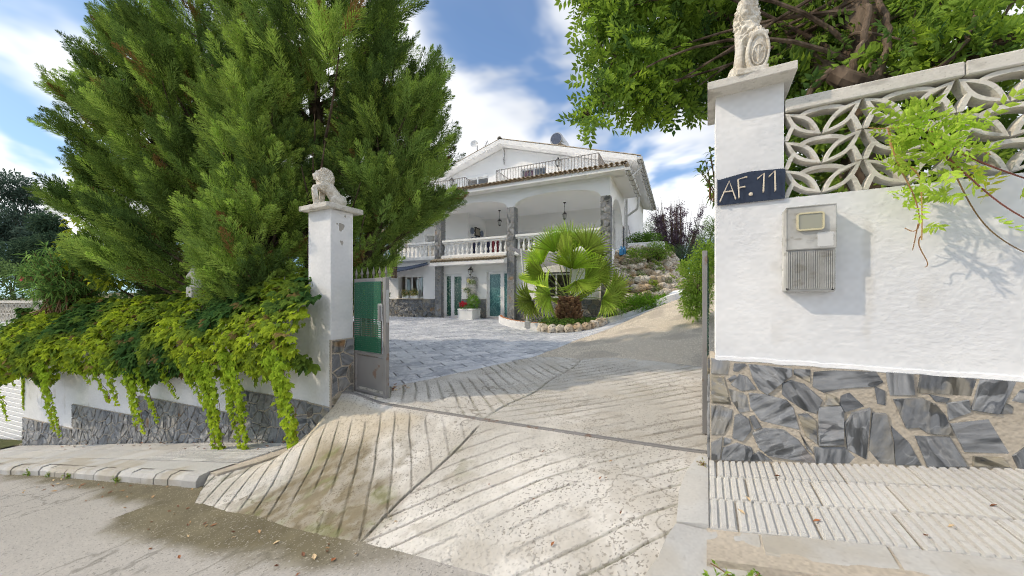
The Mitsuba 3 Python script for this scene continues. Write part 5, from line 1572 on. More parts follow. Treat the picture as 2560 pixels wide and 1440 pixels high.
put('terrace_bench', HF(J(cbox(-1.6, -0.8, 1.5, 2.2, 5.05, 5.2, 0.02), cbox(-1.58, -1.50, 1.52, 2.18, 4.7, 5.05, 0.01), cbox(-0.9, -0.82, 1.52, 2.18, 4.7, 5.05, 0.01), cbox(-1.6, -0.8, 2.12, 2.2, 5.2, 5.45, 0.02))), 'cream', label='cream bench on the upper terrace behind the long railing', cat='bench')
# ---------------------------------------------------------------- vegetation
def norm(a):
    return a / (np.linalg.norm(a, axis=-1, keepdims=True) + 1e-9)


def bases(d, rng):
    """For directions d (n x 3): rotation matrices whose third column is d, rolled at random."""
    d = norm(d)
    r = rng.normal(size=d.shape)
    a = norm(np.cross(d, r))
    return np.stack([a, np.cross(d, a), d], -1)


def spread(templates, pos, dirs, size, cols, rng, which=None):
    """Copies of template meshes along given directions; returns the mesh and its vertex colours."""
    n = len(pos)
    R = bases(dirs, rng)
    which = rng.integers(0, len(templates), n) if which is None else which
    V, F, C, k = [], [], [], 0
    for t, (tv, tf, tc) in enumerate(templates):
        i = np.flatnonzero(which == t)
        if not len(i):
            continue
        v = np.einsum('nij,kj->nki', R[i] * size[i][:, None, None], tv) + pos[i][:, None]
        V.append(v.reshape(-1, 3))
        F.append((tf[None] + (np.arange(len(i)) * len(tv))[:, None, None]).reshape(-1, 3) + k)
        C.append(np.clip(cols[i][:, None] * tc[None], 0.003, 0.9).reshape(-1, 3))
        k += len(i) * len(tv)
    return (np.vstack(V), np.vstack(F)), np.vstack(C)


def plume(seed, n=64, flat=0.7, wide=0.20):
    """A cypress spray of unit length along +z: thin scaly twigs that leave the stem at a narrow angle."""
    r = np.random.default_rng(seed)
    t = np.sort(r.random(n)) ** 0.85
    az = r.uniform(0, 2 * math.pi, n)
    side = np.stack([np.cos(az), flat * np.sin(az), np.zeros(n)], 1)
    w = wide * np.sin(np.clip(t * 0.9 + 0.12, 0, 1) * math.pi) ** 0.7
    base = np.stack([0.05 * np.sin(t * 3 + seed), 0.04 * np.cos(t * 2 + seed), t * 0.9], 1) + side * (0.55 * w * r.random(n) ** 0.7)[:, None] + np.array([0, 0, 0.3]) * (w * r.random(n))[:, None]
    d = norm(side * (0.62 + 0.3 * r.random((n, 1))) + [0, 0, 1.0] + 0.22 * r.normal(size=(n, 3)))
    L = (0.30 + 0.70 * r.random(n)) * w * 0.95 + 0.045
    s = norm(np.cross(d, r.normal(size=(n, 3))))
    wd = 0.0065 + 0.005 * r.random(n)
    p0 = base + d * (L * 0.15)[:, None]
    pm = base + d * (L * 0.6)[:, None]
    p1 = base + d * L[:, None] + np.array([0, 0, 0.25]) * (L * 0.2)[:, None]
    a, b = p0 + s * wd[:, None], p0 - s * wd[:, None]
    V = np.stack([a, b, p1], 1).reshape(-1, 3)
    F = np.arange(3 * n).reshape(-1, 3)
    c = 0.85 + 0.3 * r.random((n, 1))
    C = np.repeat(c * np.ones((n, 3)), 3, 0)
    C[2::3] *= [1.12, 1.10, 0.95]
    return V, F, C


PLUMES = [plume(s, 190 + 14 * (s % 3), 0.55 + 0.1 * (s % 4), 0.17 + 0.02 * (s % 3)) for s in range(7)]


def cypress(label, base, height, radius, n_limb, seed, ca_, cb_, bright=0.35, low=0.3, stretch=(1, 1), skew=(0, 0), size=(0.45, 0.9), per=24):
    """A full-skirted cypress: limbs that sweep up and out, each carrying a fan of feathery sprays."""
    r = np.random.default_rng(seed)
    K = thing('cypress_tree', label, 'tree', 'cypress trees behind the street wall')
    base = np.asarray(base, float)
    trunk = np.array([base + [skew[0] * t * t, skew[1] * t * t, t * height * 0.9] for t in np.linspace(0, 1, 9)])
    tr = [tube(trunk + 0.04 * r.normal(size=trunk.shape) * [1, 1, 0], np.linspace(0.17, 0.02, 9), 8)]
    P, D, S, Cc = [], [], [], []
    for i in range(n_limb):
        h = low + (0.97 - low) * ((i + r.random()) / n_limb) ** 0.95
        az = i * 2.39996 + 0.5 * r.normal()
        # the skirt: widest a third of the way up, ragged outline
        prof = math.sin(math.pi * min(1, max(0.0, (1.06 - h)) ** 0.80)) ** 0.62 if h > 0.45 else 0.80 + 0.20 * math.sin(math.pi * min(1, h / 0.9))
        R = radius * prof * (0.58 + 0.68 * r.random())
        o = base + [skew[0] * h * h, skew[1] * h * h, max(0.06, h * height - R * 0.55 - 0.2)]
        e = base + [skew[0] * h * h + R * math.cos(az) * stretch[0], skew[1] * h * h + R * math.sin(az) * stretch[1], h * height + 0.1 * r.normal()]
        c = (o + e) / 2 + [0, 0, -0.10 * R] + 0.1 * r.normal(size=3)
        path = bez(o, c, e, 10)
        tr.append(tube(path, np.linspace(0.035, 0.006, 10), 5, False))
        m = int(per * (0.6 + 0.5 * R / radius))
        t = 1 - 0.52 * r.random(m) ** 1.9
        tt = t[:, None]
        q = (1 - tt) ** 2 * o + 2 * tt * (1 - tt) * c + tt * tt * e
        td = norm(2 * (1 - tt) * (c - o) + 2 * tt * (e - c))
        side = norm(np.cross(td, [0, 0, 1.0])) * r.choice([-1, 1], m)[:, None]
        outw = norm((e - o) * [1, 1, 0] + 1e-6)
        d = norm(td * (0.7 + 0.5 * tt) + side * r.uniform(0.1, 0.9, (m, 1)) + 0.30 * outw + [0, 0, 0.35] + 0.25 * r.normal(size=(m, 3)))
        q = q + side * 0.10 * r.random((m, 1)) + 0.06 * r.normal(size=(m, 3))
        P.append(q); D.append(d)
        S.append((size[0] + (size[1] - size[0]) * r.random(m)) * (0.75 + 0.3 * (1 - h)))
        tone = r.random()
        col = np.array(ca_) * (1 - tone) + np.array(cb_) * tone
        lite = (r.random((m, 1)) < bright * (0.4 + 1.2 * tone)).astype(float)
        Cc.append(np.clip(col * (0.75 + 0.5 * r.random((m, 1))) * (1 - lite) + lite * np.array([0.22, 0.305, 0.07]) * (0.7 + 0.6 * r.random((m, 1))), 0.004, 0.9))
    put('trunk', J(tr), 'bark', K)
    P, D, S, Cc = np.vstack(P), np.vstack(D), np.concatenate(S), np.vstack(Cc)
    dead = r.random((len(P), 1)) < 0.022
    Cc = np.where(dead, np.array([0.16, 0.095, 0.04]), Cc)
    keep = ~(((P[:, 0] > -5.7) & (P[:, 1] < 3.75) & (P[:, 2] < 3.0)) | ((np.abs(P[:, 0] - hp[0]) < 0.65) & (P[:, 1] < hp[1] + 0.45) & (P[:, 2] < 1.1)))          # cut back round the pillar and its lion
    P, D, S, Cc = P[keep], D[keep], S[keep], Cc[keep]
    m, c = spread(PLUMES, P, D, S, Cc, r)
    put('crown', m, 'leaf_cypress', K, color=c)
    # cones
    i = r.choice(len(P), 60)
    cs = trimesh.creation.icosphere(1, 0.016)
    cv = P[i] + D[i] * 0.2
    m = J([(np.array(cs.vertices) + q, np.array(cs.faces)) for q in cv])
    put('cones', m, 'wood', K, kind='stuff')


DK, MD, LT = (0.030, 0.056, 0.020), (0.055, 0.096, 0.030), (0.145, 0.215, 0.052)


def ground_at(px, depth, z):
    p = at(px, 745, depth)
    return np.array([p[0], p[1], z])


cypress('tallest bright green cypress leaning over the gate pillar', ground_at(790, 6.2, -0.45), 8.6, 1.38, 130, 3, MD, LT, 0.36, 0.04, (1.1, 0.72), size=(0.4, 0.85))
cypress('dark green cypress on the courtyard side of the tall one, nearest the house', ground_at(915, 6.2, -0.95), 5.0, 0.95, 84, 4, MD, LT, 0.28, 0.43, (1.15, 0.7), (0.36, 0.2), size=(0.35, 0.75))
cypress('cypress with yellow-green sprays drooping over the creeper left of the pillar', ground_at(650, 5.8, -0.45), 4.5, 0.75, 80, 5, MD, LT, 0.5, 0.09, (1.0, 0.7), size=(0.36, 0.72))
cypress('dark shaded cypress behind the horse bust', ground_at(530, 6.9, -0.45), 6.3, 1.1, 106, 6, MD, LT, 0.28, 0.10, size=(0.42, 0.8))
cypress('leftmost cypress with creeper climbing its outer side', ground_at(395, 8.0, -0.45), 6.3, 1.02, 104, 7, MD, LT, 0.28, 0.13, size=(0.45, 0.9))


# ---- creeper over the street wall
def leaf_hand(seed, nl=5):
    """A five-fingered creeper leaf, its stalk at the origin, drooping along -z with its face along -y."""
    r = np.random.default_rng(seed)
    V, F, k = [], [], 0
    for i in range(nl):
        a = math.radians((i - (nl - 1) / 2) * 36 + r.normal() * 5)
        L = (1.0 - 0.13 * abs(i - (nl - 1) / 2)) * (0.9 + 0.2 * r.random())
        w = 0.26 * L
        d = np.array([math.sin(a), -0.28 - 0.2 * r.random(), -math.cos(a) * 0.85])
        d /= np.linalg.norm(d)
        s = np.cross(d, [0, -1.0, 0.25]); s /= np.linalg.norm(s)
        nn = np.cross(s, d)
        nn = nn if nn[1] < 0 else -nn
        p = [0 * d, d * L * 0.42 + nn * 0.10 * L, d * L * 0.42 + s * w + nn * 0.02, d * L * 0.42 - s * w + nn * 0.02, d * L * 0.78 + s * w * 0.6 - nn * 0.05, d * L * 0.78 - s * w * 0.6 - nn * 0.05, d * L - nn * 0.16 * L, d * L * 0.74 + nn * 0.05]
        V += p
        F += [[k, k + 2, k + 1], [k, k + 1, k + 3], [k + 1, k + 2, k + 4], [k + 1, k + 4, k + 7], [k + 1, k + 7, k + 5], [k + 1, k + 5, k + 3], [k + 7, k + 4, k + 6], [k + 7, k + 6, k + 5]]
        k += 8
    return np.array(V), np.array(F), np.ones((len(V), 3))


HANDS = [leaf_hand(s) for s in range(5)]
V_ = thing('creeper', 'green five-leaved creeper tumbling over the white street wall with trailing strands', 'creeper')
vr = np.random.default_rng(21)


def wall_frame(s):
    p, _ = along(WS, np.maximum(s, 0))
    q, _ = along(WS, np.maximum(s, 0) + 0.05)
    u = norm(q - p)
    p = p + u * np.minimum(s, 0)[:, None]
    n = np.stack([-u[:, 1], u[:, 0]], -1)
    n = np.where(n[:, 1:] < 0, n, -n)
    return p, u, n


def bulge(s, t):
    """The creeper's skin: s along the wall, t from 0 (its back edge on top of the wall) to 1 (its lower front edge): (outwards, height)."""
    nz = meshkit.fbm(np.stack([s * 1.3, t * 2.5, 0 * s], -1), 3, 4)
    hi = 0.33 + 0.13 * np.exp(-((s - 2.9) / 0.6) ** 2) + 0.10 * np.exp(-((s - 0.2) / 0.35) ** 2) - 0.062 * s + 0.20 * (meshkit.noise(np.stack([s * 0.9, 0 * s, 0 * s], -1), 2) - 0.5)
    lo = -0.84 - 0.10 * s - 0.12 * np.sin(s * 1.9 + 1) ** 2 + 0.26 * (meshkit.noise(np.stack([s * 2.1, 0 * s, 0 * s + 3], -1), 7) - 0.5)
    o = -0.30 + 0.82 * np.sin(np.clip(t * 1.25, 0, 1) * math.pi / 2) - 0.20 * np.clip((t - 0.72) / 0.28, 0, 1) ** 2 + 0.22 * (nz - 0.5)
    z = hi + (lo - hi) * np.clip((t - 0.10) / 0.90, 0, 1) ** 1.15
    return o, z + 0.10 * (nz - 0.5)


n = 6800
s = vr.uniform(-0.42, 9.35, n); t = vr.random(n) ** 0.9
o, z = bulge(s, t)
p, u, nw = wall_frame(s)
depth_in = vr.random(n) ** 2 * 0.16
pos = np.c_[p + nw * (o - depth_in)[:, None], z]
face = np.c_[nw * np.sin(np.clip(t * 1.25, 0.1, 1) * math.pi / 2)[:, None], (0.95 - 0.8 * t)[:, None]] + 0.42 * vr.normal(size=(n, 3))
face = norm(face)
down = norm(np.array([0, 0, -1.0]) + 0.35 * np.c_[nw, np.zeros(n)] + 0.28 * vr.normal(size=(n, 3)))
ok_ = (pos[:, 0] < -4.70) | (pos[:, 1] < 2.86)
down = norm(down - face * (down * face).sum(1, keepdims=True) * 0.8)
patch = meshkit.fbm(np.stack([s * 1.1, t * 2.6, 0 * s], -1), 3, 9) + 0.07 * np.clip(s - 2.0, 0, 1.5)
yl = np.clip((patch - 0.455) / 0.16, 0, 1)[:, None] * vr.random((n, 1)) ** 0.4 + 0.10 * vr.random((n, 1))
yl = np.clip(yl, 0, 1)
colv = np.array([0.034, 0.082, 0.026]) * (1 - yl) + np.array([0.27, 0.335, 0.028]) * yl
dry = vr.random((n, 1)) < 0.035
colv = np.where(dry, np.array([0.15, 0.115, 0.045]), colv)
colv = np.clip(colv * (0.7 + 0.6 * vr.random((n, 1))), 0.004, 0.8)
size = (0.050 + 0.080 * vr.random(n) ** 1.3) * (ok_ + 0.02) * np.where(yl[:, 0] > 0.5, 0.82, 1.12)
# strands that hang down the wall
strand_s = [(-0.22, 1.85), (-0.08, 1.75), (-0.15, 1.5), (0.88, 1.75), (0.97, 1.45), (1.5, 1.65), (1.06, 1.6), (1.42, 1.75), (1.62, 1.6), (1.95, 0.75), (2.75, 0.75), (3.35, 1.10), (3.72, 1.35), (3.92, 1.25), (4.55, 1.0), (4.9, 0.9), (6.4, 1.75), (6.62, 1.55), (8.0, 0.5), (8.35, 0.5), (8.8, 1.35), (9.15, 1.2), (7.3, 0.5), (2.3, 0.55), (5.4, 0.5)]
sp_, sd_, sf_, ss_, sc_ = [], [], [], [], []
stem_m, stem_c = [], []
for k, (s0, L) in enumerate(strand_s):
    L = L * 0.86
    pp, uu, nn_ = wall_frame(np.array([s0]))
    o0, z0 = bulge(np.array([s0]), np.array([0.86]))
    m = int(84 * L)
    w = np.linspace(0, 1, m)
    ph = vr.uniform(0, 6)
    lat = 0.05 * np.sin(w * 4 + ph) + 0.055 * vr.normal(size=m) * (1.2 - 0.9 * w)
    out = np.maximum(o0[0] * (1 - 0.45 * w), 0.05) + 0.04 * vr.random(m)
    q = np.c_[pp + uu * lat[:, None] + nn_ * out[:, None], z0[0] - w * L]
    floor_ = zp(q[:, 0]) + 0.03
    q[:, 2] = np.maximum(q[:, 2], floor_)
    sp_.append(q); sf_.append(norm(np.c_[np.repeat(nn_, m, 0), np.full(m, 0.35)] + 0.4 * vr.normal(size=(m, 3)))); sd_.append(norm(np.array([0, 0, -1.0]) + 0.3 * vr.normal(size=(m, 3))))
    ss_.append((0.062 - 0.030 * w) * (0.8 + 0.5 * vr.random(m)))
    sc_.append(np.clip((np.array([0.20, 0.29, 0.028]) + np.array([0.14, 0.10, 0.0]) * w[:, None] * vr.random((m, 1))) * (0.7 + 0.6 * vr.random((m, 1))), 0, 0.8))
    st = q[::9]
    if len(st) > 2:
        put('strand', tube(st - np.r_[nn_[0], 0] * 0.015, 0.004, 4), 'wood', V_)
pos = np.vstack([pos] + sp_); face = np.vstack([face] + sf_); down = np.vstack([down] + sd_); size = np.concatenate([size] + ss_); colv = np.vstack([colv] + sc_)
yy = -norm(face - down * (face * down).sum(1, keepdims=True))
zz = -norm(down)
Rm = np.stack([np.cross(yy, zz), yy, zz], -1)
dist = np.linalg.norm(pos, axis=1)
order = np.argsort(-size / dist)
wh = vr.integers(0, 5, len(pos))
bulk = []
for j in order[:300]:
    tv, tf, _ = HANDS[wh[j]]
    put('leaf', (tv * size[j] * 1.25 @ Rm[j].T + pos[j], tf), 'leaf_gloss', V_, color=np.broadcast_to(colv[j], (len(tv), 3)))
bi = order[300:]
V, F, C, k = [], [], [], 0
for t_ in range(5):
    i = bi[wh[bi] == t_]
    tv, tf, _ = HANDS[t_]
    v = np.einsum('nij,kj->nki', Rm[i] * (size[i] * 1.25)[:, None, None], tv) + pos[i][:, None]
    V.append(v.reshape(-1, 3)); F.append((tf[None] + (np.arange(len(i)) * len(tv))[:, None, None]).reshape(-1, 3) + k); C.append(np.repeat(colv[i], len(tv), 0)); k += len(i) * len(tv)
put('leaf', (np.vstack(V), np.vstack(F)), 'leaf_gloss', V_, kind='stuff', color=np.vstack(C))
sp = []
for i in range(70):
    s0 = vr.uniform(0, 9.2)
    ts = np.linspace(0.05, 0.8, 7)
    o_, z_ = bulge(np.full(7, s0) + 0.1 * vr.normal(size=7), ts)
    p_, u_, n_ = wall_frame(np.clip(np.full(7, s0) + 0.15 * np.cumsum(vr.normal(size=7)), 0, 9.3))
    sp.append(tube(np.c_[p_ + n_ * (o_ - 0.10)[:, None], z_ - 0.05], 0.006, 4, False))
put('stems', J(sp), 'wood', V_, kind='stuff')

# creeper shoots that climb the leftmost cypress
cr = np.random.default_rng(31)
K = thing('climbing_creeper', 'yellow-green creeper shoots climbing the leftmost cypress', 'creeper')
cl_p = [(205, 560, 7.7, .3, .45), (195, 640, 7.6, .35, .4), (235, 490, 7.7, .25, .35), (215, 430, 7.8, .15, .25), (330, 220, 7.6, .3, .2), (300, 160, 7.9, .2, .15), (235, 330, 7.9, .15, .12), (250, 620, 7.4, .35, .25), (350, 560, 7.3, .25, .25), (280, 690, 7.3, .4, .25), (265, 265, 7.8, .2, .25), (330, 300, 7.5, .2, .15)]
V, C = [], []
for (px, py, d, rx, rz) in cl_p:
    m, c = puff(at(px, py, d), (rx, 0.3, rz), 170, 0.085, 0.065, (0.14, 0.19, 0.018), (0.28, 0.30, 0.03), 0.0, cr, 0.7, 0.5)
    V.append((m, c))
m, c = JC(V)
put('foliage', m, 'leaf_gloss', K, color=c)

# ---- oleander at the far end of the street wall, neighbour's shrubs and trees
def stalky(name, label, cat, center, radii, n_stem, per, L, W, ca_, cb_, seed, spread_=0.9, group=None, mtl='leaf_matte', droop=0.25, base_z=None):
    """A shrub of upright stems clothed in narrow leaves."""
    r = np.random.default_rng(seed)
    K = thing(name, label, cat, group)
    c = np.asarray(center, float); R = np.asarray(radii, float)
    o = c - [0, 0, R[2] * 0.95]
    st, P, D = [], [], []
    for i in range(n_stem):
        u = norm(r.normal(size=3) * [1, 1, 0.7] + [0, 0, 0.45])
        e = c + u * R * (0.75 + 0.35 * r.random())
        path = bez(o + 0.25 * R * r.normal(size=3) * [1, 1, 0.1], (o + e) / 2 + [0, 0, 0.25 * R[2]], e, 7)
        st.append(tube(path, np.linspace(0.012, 0.003, 7), 4, False))
        t = 1 - 0.75 * r.random((per, 1)) ** 1.3
        q = (1 - t) ** 2 * path[0] + 2 * t * (1 - t) * ((o + e) / 2 + [0, 0, 0.25 * R[2]]) + t * t * e
        P.append(q); D.append(norm(path[-1] - path[-3]) * 0.6 + spread_ * r.normal(size=(per, 3)))
    P, D = np.vstack(P), np.vstack(D)
    n = len(P)
    m, cc = leaves_at(P, D, L * (0.7 + 0.6 * r.random(n)), W * (0.8 + 0.4 * r.random(n)), np.clip(tint(n, ca_, cb_, r, 0.18), 0.003, 0.9), droop, r)
    put('stems', J(st), 'wood', K)
    put('foliage', m, mtl, K, color=cc)
    return K


ole = stalky('oleander', 'tall oleander shrub with narrow leaves at the end of the creeper', 'shrub', at(170, 700, 7.7), (0.85, 0.6, 0.75), 150, 36, 0.17, 0.028, (0.05, 0.11, 0.035), (0.17, 0.27, 0.07), 41, 0.7)
m, c = puff(at(68, 697, 8.2), (0.07, 0.07, 0.06), 60, 0.05, 0.045, (0.45, 0.03, 0.10), (0.6, 0.08, 0.18))
put('flower', m, 'leaf_matte', ole, color=c)
stalky('oleander', 'low oleander branches hanging in front of the roller door', 'shrub', at(20, 860, 8.7), (0.8, 0.5, 0.5), 60, 26, 0.18, 0.028, (0.06, 0.12, 0.045), (0.20, 0.29, 0.10), 42, 0.7)


def broad_tree(name, label, base, height, blobs, n, L, W, ca_, cb_, seed, trunk_r=0.15, group=None, mtl='leaf_matte', cat='tree', up=0.3):
    r = np.random.default_rng(seed)
    K = thing(name, label, cat, group)
    base = np.asarray(base, float)
    top = np.mean([b[:3] for b in blobs], axis=0)
    tr = [tube(bez(base, (base + top) / 2 + 0.1 * r.normal(size=3), top, 8), np.linspace(trunk_r, trunk_r * 0.35, 8), 8)]
    parts = []
    tot = sum(b[3] * b[3] for b in blobs)
    for b in blobs:
        c = np.array(b[:3]); R = b[3]
        st = bez(base + (top - base) * 0.55, (base + (top - base) * 0.8 + c) / 2, c, 7)
        tr.append(tube(st, np.linspace(trunk_r * 0.45, 0.01, 7), 5, False))
        parts.append(puff(c, (R, R, R * (b[4] if len(b) > 4 else 0.8)), int(n * R * R / tot), L, W, ca_, cb_, up, r, 0.75))
    put('trunk', J(tr), 'bark', K)
    m, c = JC(parts)
    put('crown', m, mtl, K, color=c)
    return K


def blobs_px(items):
    return [(*at(px, py, d), r_) for px, py, d, r_ in items]


g = 'trees beyond the neighbouring garden wall'
broad_tree('pine_tree', 'dark blue-green pine at the edge of the photo above the garage', at(60, 720, 17), 6, blobs_px([(30, 470, 17, 0.9), (75, 490, 17, 0.5), (60, 560, 17, 1.2), (-40, 560, 17, 1.3), (110, 600, 16.5, 0.8), (20, 640, 16.5, 1.1)]), 16000, 0.24, 0.05, (0.030, 0.052, 0.040), (0.075, 0.11, 0.085), 51, 0.2)
broad_tree('garden_tree', 'dark rounded tree between the pine and the cypress', at(150, 720, 15), 5, blobs_px([(120, 560, 15, 0.55), (150, 620, 15, 0.8), (90, 640, 15, 0.9), (170, 680, 14.5, 0.7)]), 11000, 0.15, 0.06, (0.022, 0.045, 0.030), (0.06, 0.095, 0.055), 52, 0.16)
broad_tree('garden_shrub', 'light green shrub behind the pierced garden wall', at(40, 760, 11), 2, blobs_px([(40, 690, 11, 0.45), (-30, 680, 11, 0.6), (90, 720, 11, 0.35), (10, 740, 10.6, 0.4)]), 2600, 0.10, 0.045, (0.05, 0.09, 0.03), (0.13, 0.19, 0.07), 53, 0.05, cat='shrub')

broad_tree('laurel_shrub', 'dark leafy laurel filling the gap under the cypresses behind the horse bust', at(450, 790, 9.6), 1.5, blobs_px([(330, 735, 9.6, .6), (430, 730, 9.6, .6), (520, 725, 9.5, .6), (600, 720, 9.2, .6), (680, 715, 9.0, .55), (400, 770, 9.4, .6), (560, 765, 9.2, .6)]), 6000, 0.11, 0.05, (0.03, 0.065, 0.022), (0.08, 0.13, 0.04), 54, 0.05, cat='shrub')

# the neighbour's pierced wall and garage
Nn = thing('garage', 'white garage with slatted roller door at the end of the street wall', 'garage')
e0, _ = along(WS, 9.0); e0 = e0.ravel()
gu = norm(np.array([-0.9874, -0.1575])); gn = np.array([gu[1], -gu[0]]); gn = gn if gn[1] < 0 else -gn
gf = frame((*(e0 - gn * 0.35), 0), (*gu, 0), (0, 0, 1), (*gn, 0))
put('wall', J(gf(shift(ext(Polygon([(0.0, -1.5), (9, -1.5), (9, -0.62), (0.0, -0.62)]), 0.2), (0, 0, -0.2))), gf(shift(ext(Polygon([(-0.05, -4.2), (0.12, -4.2), (0.12, -1.5), (-0.05, -1.5)]), 0.2), (0, 0, -0.2)))), 'plaster', Nn)
for i in range(19):
    z = -1.52 - 0.118 * (i + 1)
    put('slat', gf(cbox(0.14, 5.0, z + 0.004, z + 0.114, -0.12, -0.085, 0.012)), 'white_paint', Nn)
put('door_knob', gf(lathe([(0.0, -0.06), (0.045, -0.06), (0.05, -0.085), (0.0, -0.09)], 10, (0.75, -2.05, 0))), 'dark_iron', Nn)
for i in range(12):
    for j in range(2):
        put('lattice_block', gf(xf((bm[0] * [0.8, 1.3, 1] + [0.1 + i * 0.31, -0.62 + j * 0.242, -0.12], bm[1]))), 'cast', Nn, uv=const_uv(bm, 0.3, .5))
put('coping', gf(cbox(0.05, 5.0, -0.135, -0.07, -0.15, 0.02, 0.006)), 'cast', Nn, uv=np.full((24, 2), 0.3))
put('garage_apron', poly_sheet([(-13.72, 0.75), (-13.72, 1.9), (-19, 1.5), (-19, -0.1)], 0.3, lambda x, y: zr(x) + 0.135 + 0.05 * (y - 0.9)), 'earth', kind='structure')

# ---- the big wisteria behind the right-hand wall
def pinnate(seed, pairs=5):
    """A pinnate leaf of unit length along +z: pairs of pointed leaflets and one at the tip."""
    r = np.random.default_rng(seed)
    V, F, k = [], [], 0
    items = [(0.22 + 0.68 * i / (pairs - 1), sx) for i in range(pairs) for sx in (-1, 1)] + [(0.95, 0)]
    for t, sx in items:
        b = np.array([0, 0.10 * math.sin(t * 2.4), t])
        d = np.array([sx * 0.85, -0.22 + 0.25 * r.normal(), 0.55 if sx else 1.0]); d /= np.linalg.norm(d)
        L = 0.34 * (0.85 + 0.3 * r.random())
        nrm = np.array([0.3 * r.normal(), 1.0, 0.25 * r.normal()])
        s = np.cross(d, nrm); s /= np.linalg.norm(s)
        nn = np.cross(s, d)
        w = 0.082
        V += [b, b + d * L * 0.42 + s * w - nn * 0.015, b + d * L * 0.42 - s * w - nn * 0.015, b + d * L * 0.42 + nn * 0.02, b + d * L - nn * 0.04]
        F += [[k, k + 1, k + 3], [k, k + 3, k + 2], [k + 1, k + 4, k + 3], [k + 3, k + 4, k + 2]]
        k += 5
    # the stalk
    V += [[0.006, 0, 0], [-0.006, 0, 0], [0, 0.10 * math.sin(2.3), 0.95]]
    F += [[k, k + 1, k + 2]]
    return np.array(V, float), np.array(F), np.ones((len(V), 3))


PIN = [pinnate(s, 4 + s % 3) for s in range(5)]
wr = np.random.default_rng(61)
Wt = thing('wisteria_tree', 'large leafy wisteria tree overhanging the wall behind the lion', 'tree')
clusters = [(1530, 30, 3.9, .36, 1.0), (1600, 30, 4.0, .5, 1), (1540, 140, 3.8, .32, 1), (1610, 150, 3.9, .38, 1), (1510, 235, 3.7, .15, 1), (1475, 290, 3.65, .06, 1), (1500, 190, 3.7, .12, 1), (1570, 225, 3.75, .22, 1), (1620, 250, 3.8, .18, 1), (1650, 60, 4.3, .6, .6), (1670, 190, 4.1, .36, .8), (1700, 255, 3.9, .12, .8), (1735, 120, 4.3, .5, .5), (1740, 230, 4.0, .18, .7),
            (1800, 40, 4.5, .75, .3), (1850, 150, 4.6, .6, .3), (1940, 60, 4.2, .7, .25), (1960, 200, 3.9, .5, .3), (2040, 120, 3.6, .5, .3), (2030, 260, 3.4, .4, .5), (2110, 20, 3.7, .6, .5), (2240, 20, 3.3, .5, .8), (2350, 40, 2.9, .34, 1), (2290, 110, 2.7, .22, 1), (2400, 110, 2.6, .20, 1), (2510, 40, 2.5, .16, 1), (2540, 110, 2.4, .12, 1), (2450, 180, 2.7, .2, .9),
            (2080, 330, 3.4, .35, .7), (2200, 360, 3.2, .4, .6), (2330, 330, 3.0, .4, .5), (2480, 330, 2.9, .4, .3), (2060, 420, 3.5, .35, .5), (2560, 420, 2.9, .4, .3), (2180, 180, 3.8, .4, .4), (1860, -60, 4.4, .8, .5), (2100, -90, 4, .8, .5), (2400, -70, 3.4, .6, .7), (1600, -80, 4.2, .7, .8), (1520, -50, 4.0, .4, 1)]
P, D, S_, C_ = [], [], [], []
tb = at(2165, 300, 3.15); tb[2] = -0.7
tt_ = at(2140, 60, 3.15)
limbs = [tube([tb, (tb + tt_) / 2 + [0.03, 0.02, 0], tt_, tt_ + [0.05, 0.1, 0.9]], [0.19, 0.165, 0.155, 0.10], 12)]
for (px, py, d, r_, lit) in clusters:
    c = at(px, py, d)
    m = int(520 * r_ ** 1.75) + 18
    u = norm(wr.normal(size=(m, 3)))
    q = c + u * r_ * (wr.random((m, 1)) ** 0.5) * [1, 1, 0.85]
    P.append(q)
    D.append(norm(u * 0.6 + [0, 0, -0.45] + 0.6 * wr.normal(size=(m, 3))))
    S_.append(0.15 + 0.13 * wr.random(m))
    k_ = wr.random((m, 1))
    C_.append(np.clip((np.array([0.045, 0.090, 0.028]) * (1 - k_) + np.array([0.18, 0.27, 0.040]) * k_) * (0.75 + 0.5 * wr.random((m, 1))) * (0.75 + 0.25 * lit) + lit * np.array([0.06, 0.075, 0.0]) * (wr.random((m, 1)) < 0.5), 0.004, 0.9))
    mid = (tt_ + c) / 2 + [0, 0, 0.25]
    st = tt_ + [0, 0, wr.uniform(-0.4, 0.5)]
    if wr.random() < 0.55:
        limbs.append(tube(bez(st, mid + 0.25 * wr.normal(size=3), c, 9), np.linspace(0.022, 0.006, 9), 6, False))
    for _ in range(3):
        e = c + r_ * 1.05 * norm(wr.normal(size=3) + [0, 0, -0.3])
        limbs.append(tube(bez(c, (c + e) / 2 + 0.1 * wr.normal(size=3), e, 6), np.linspace(0.010, 0.003, 6), 4, False))
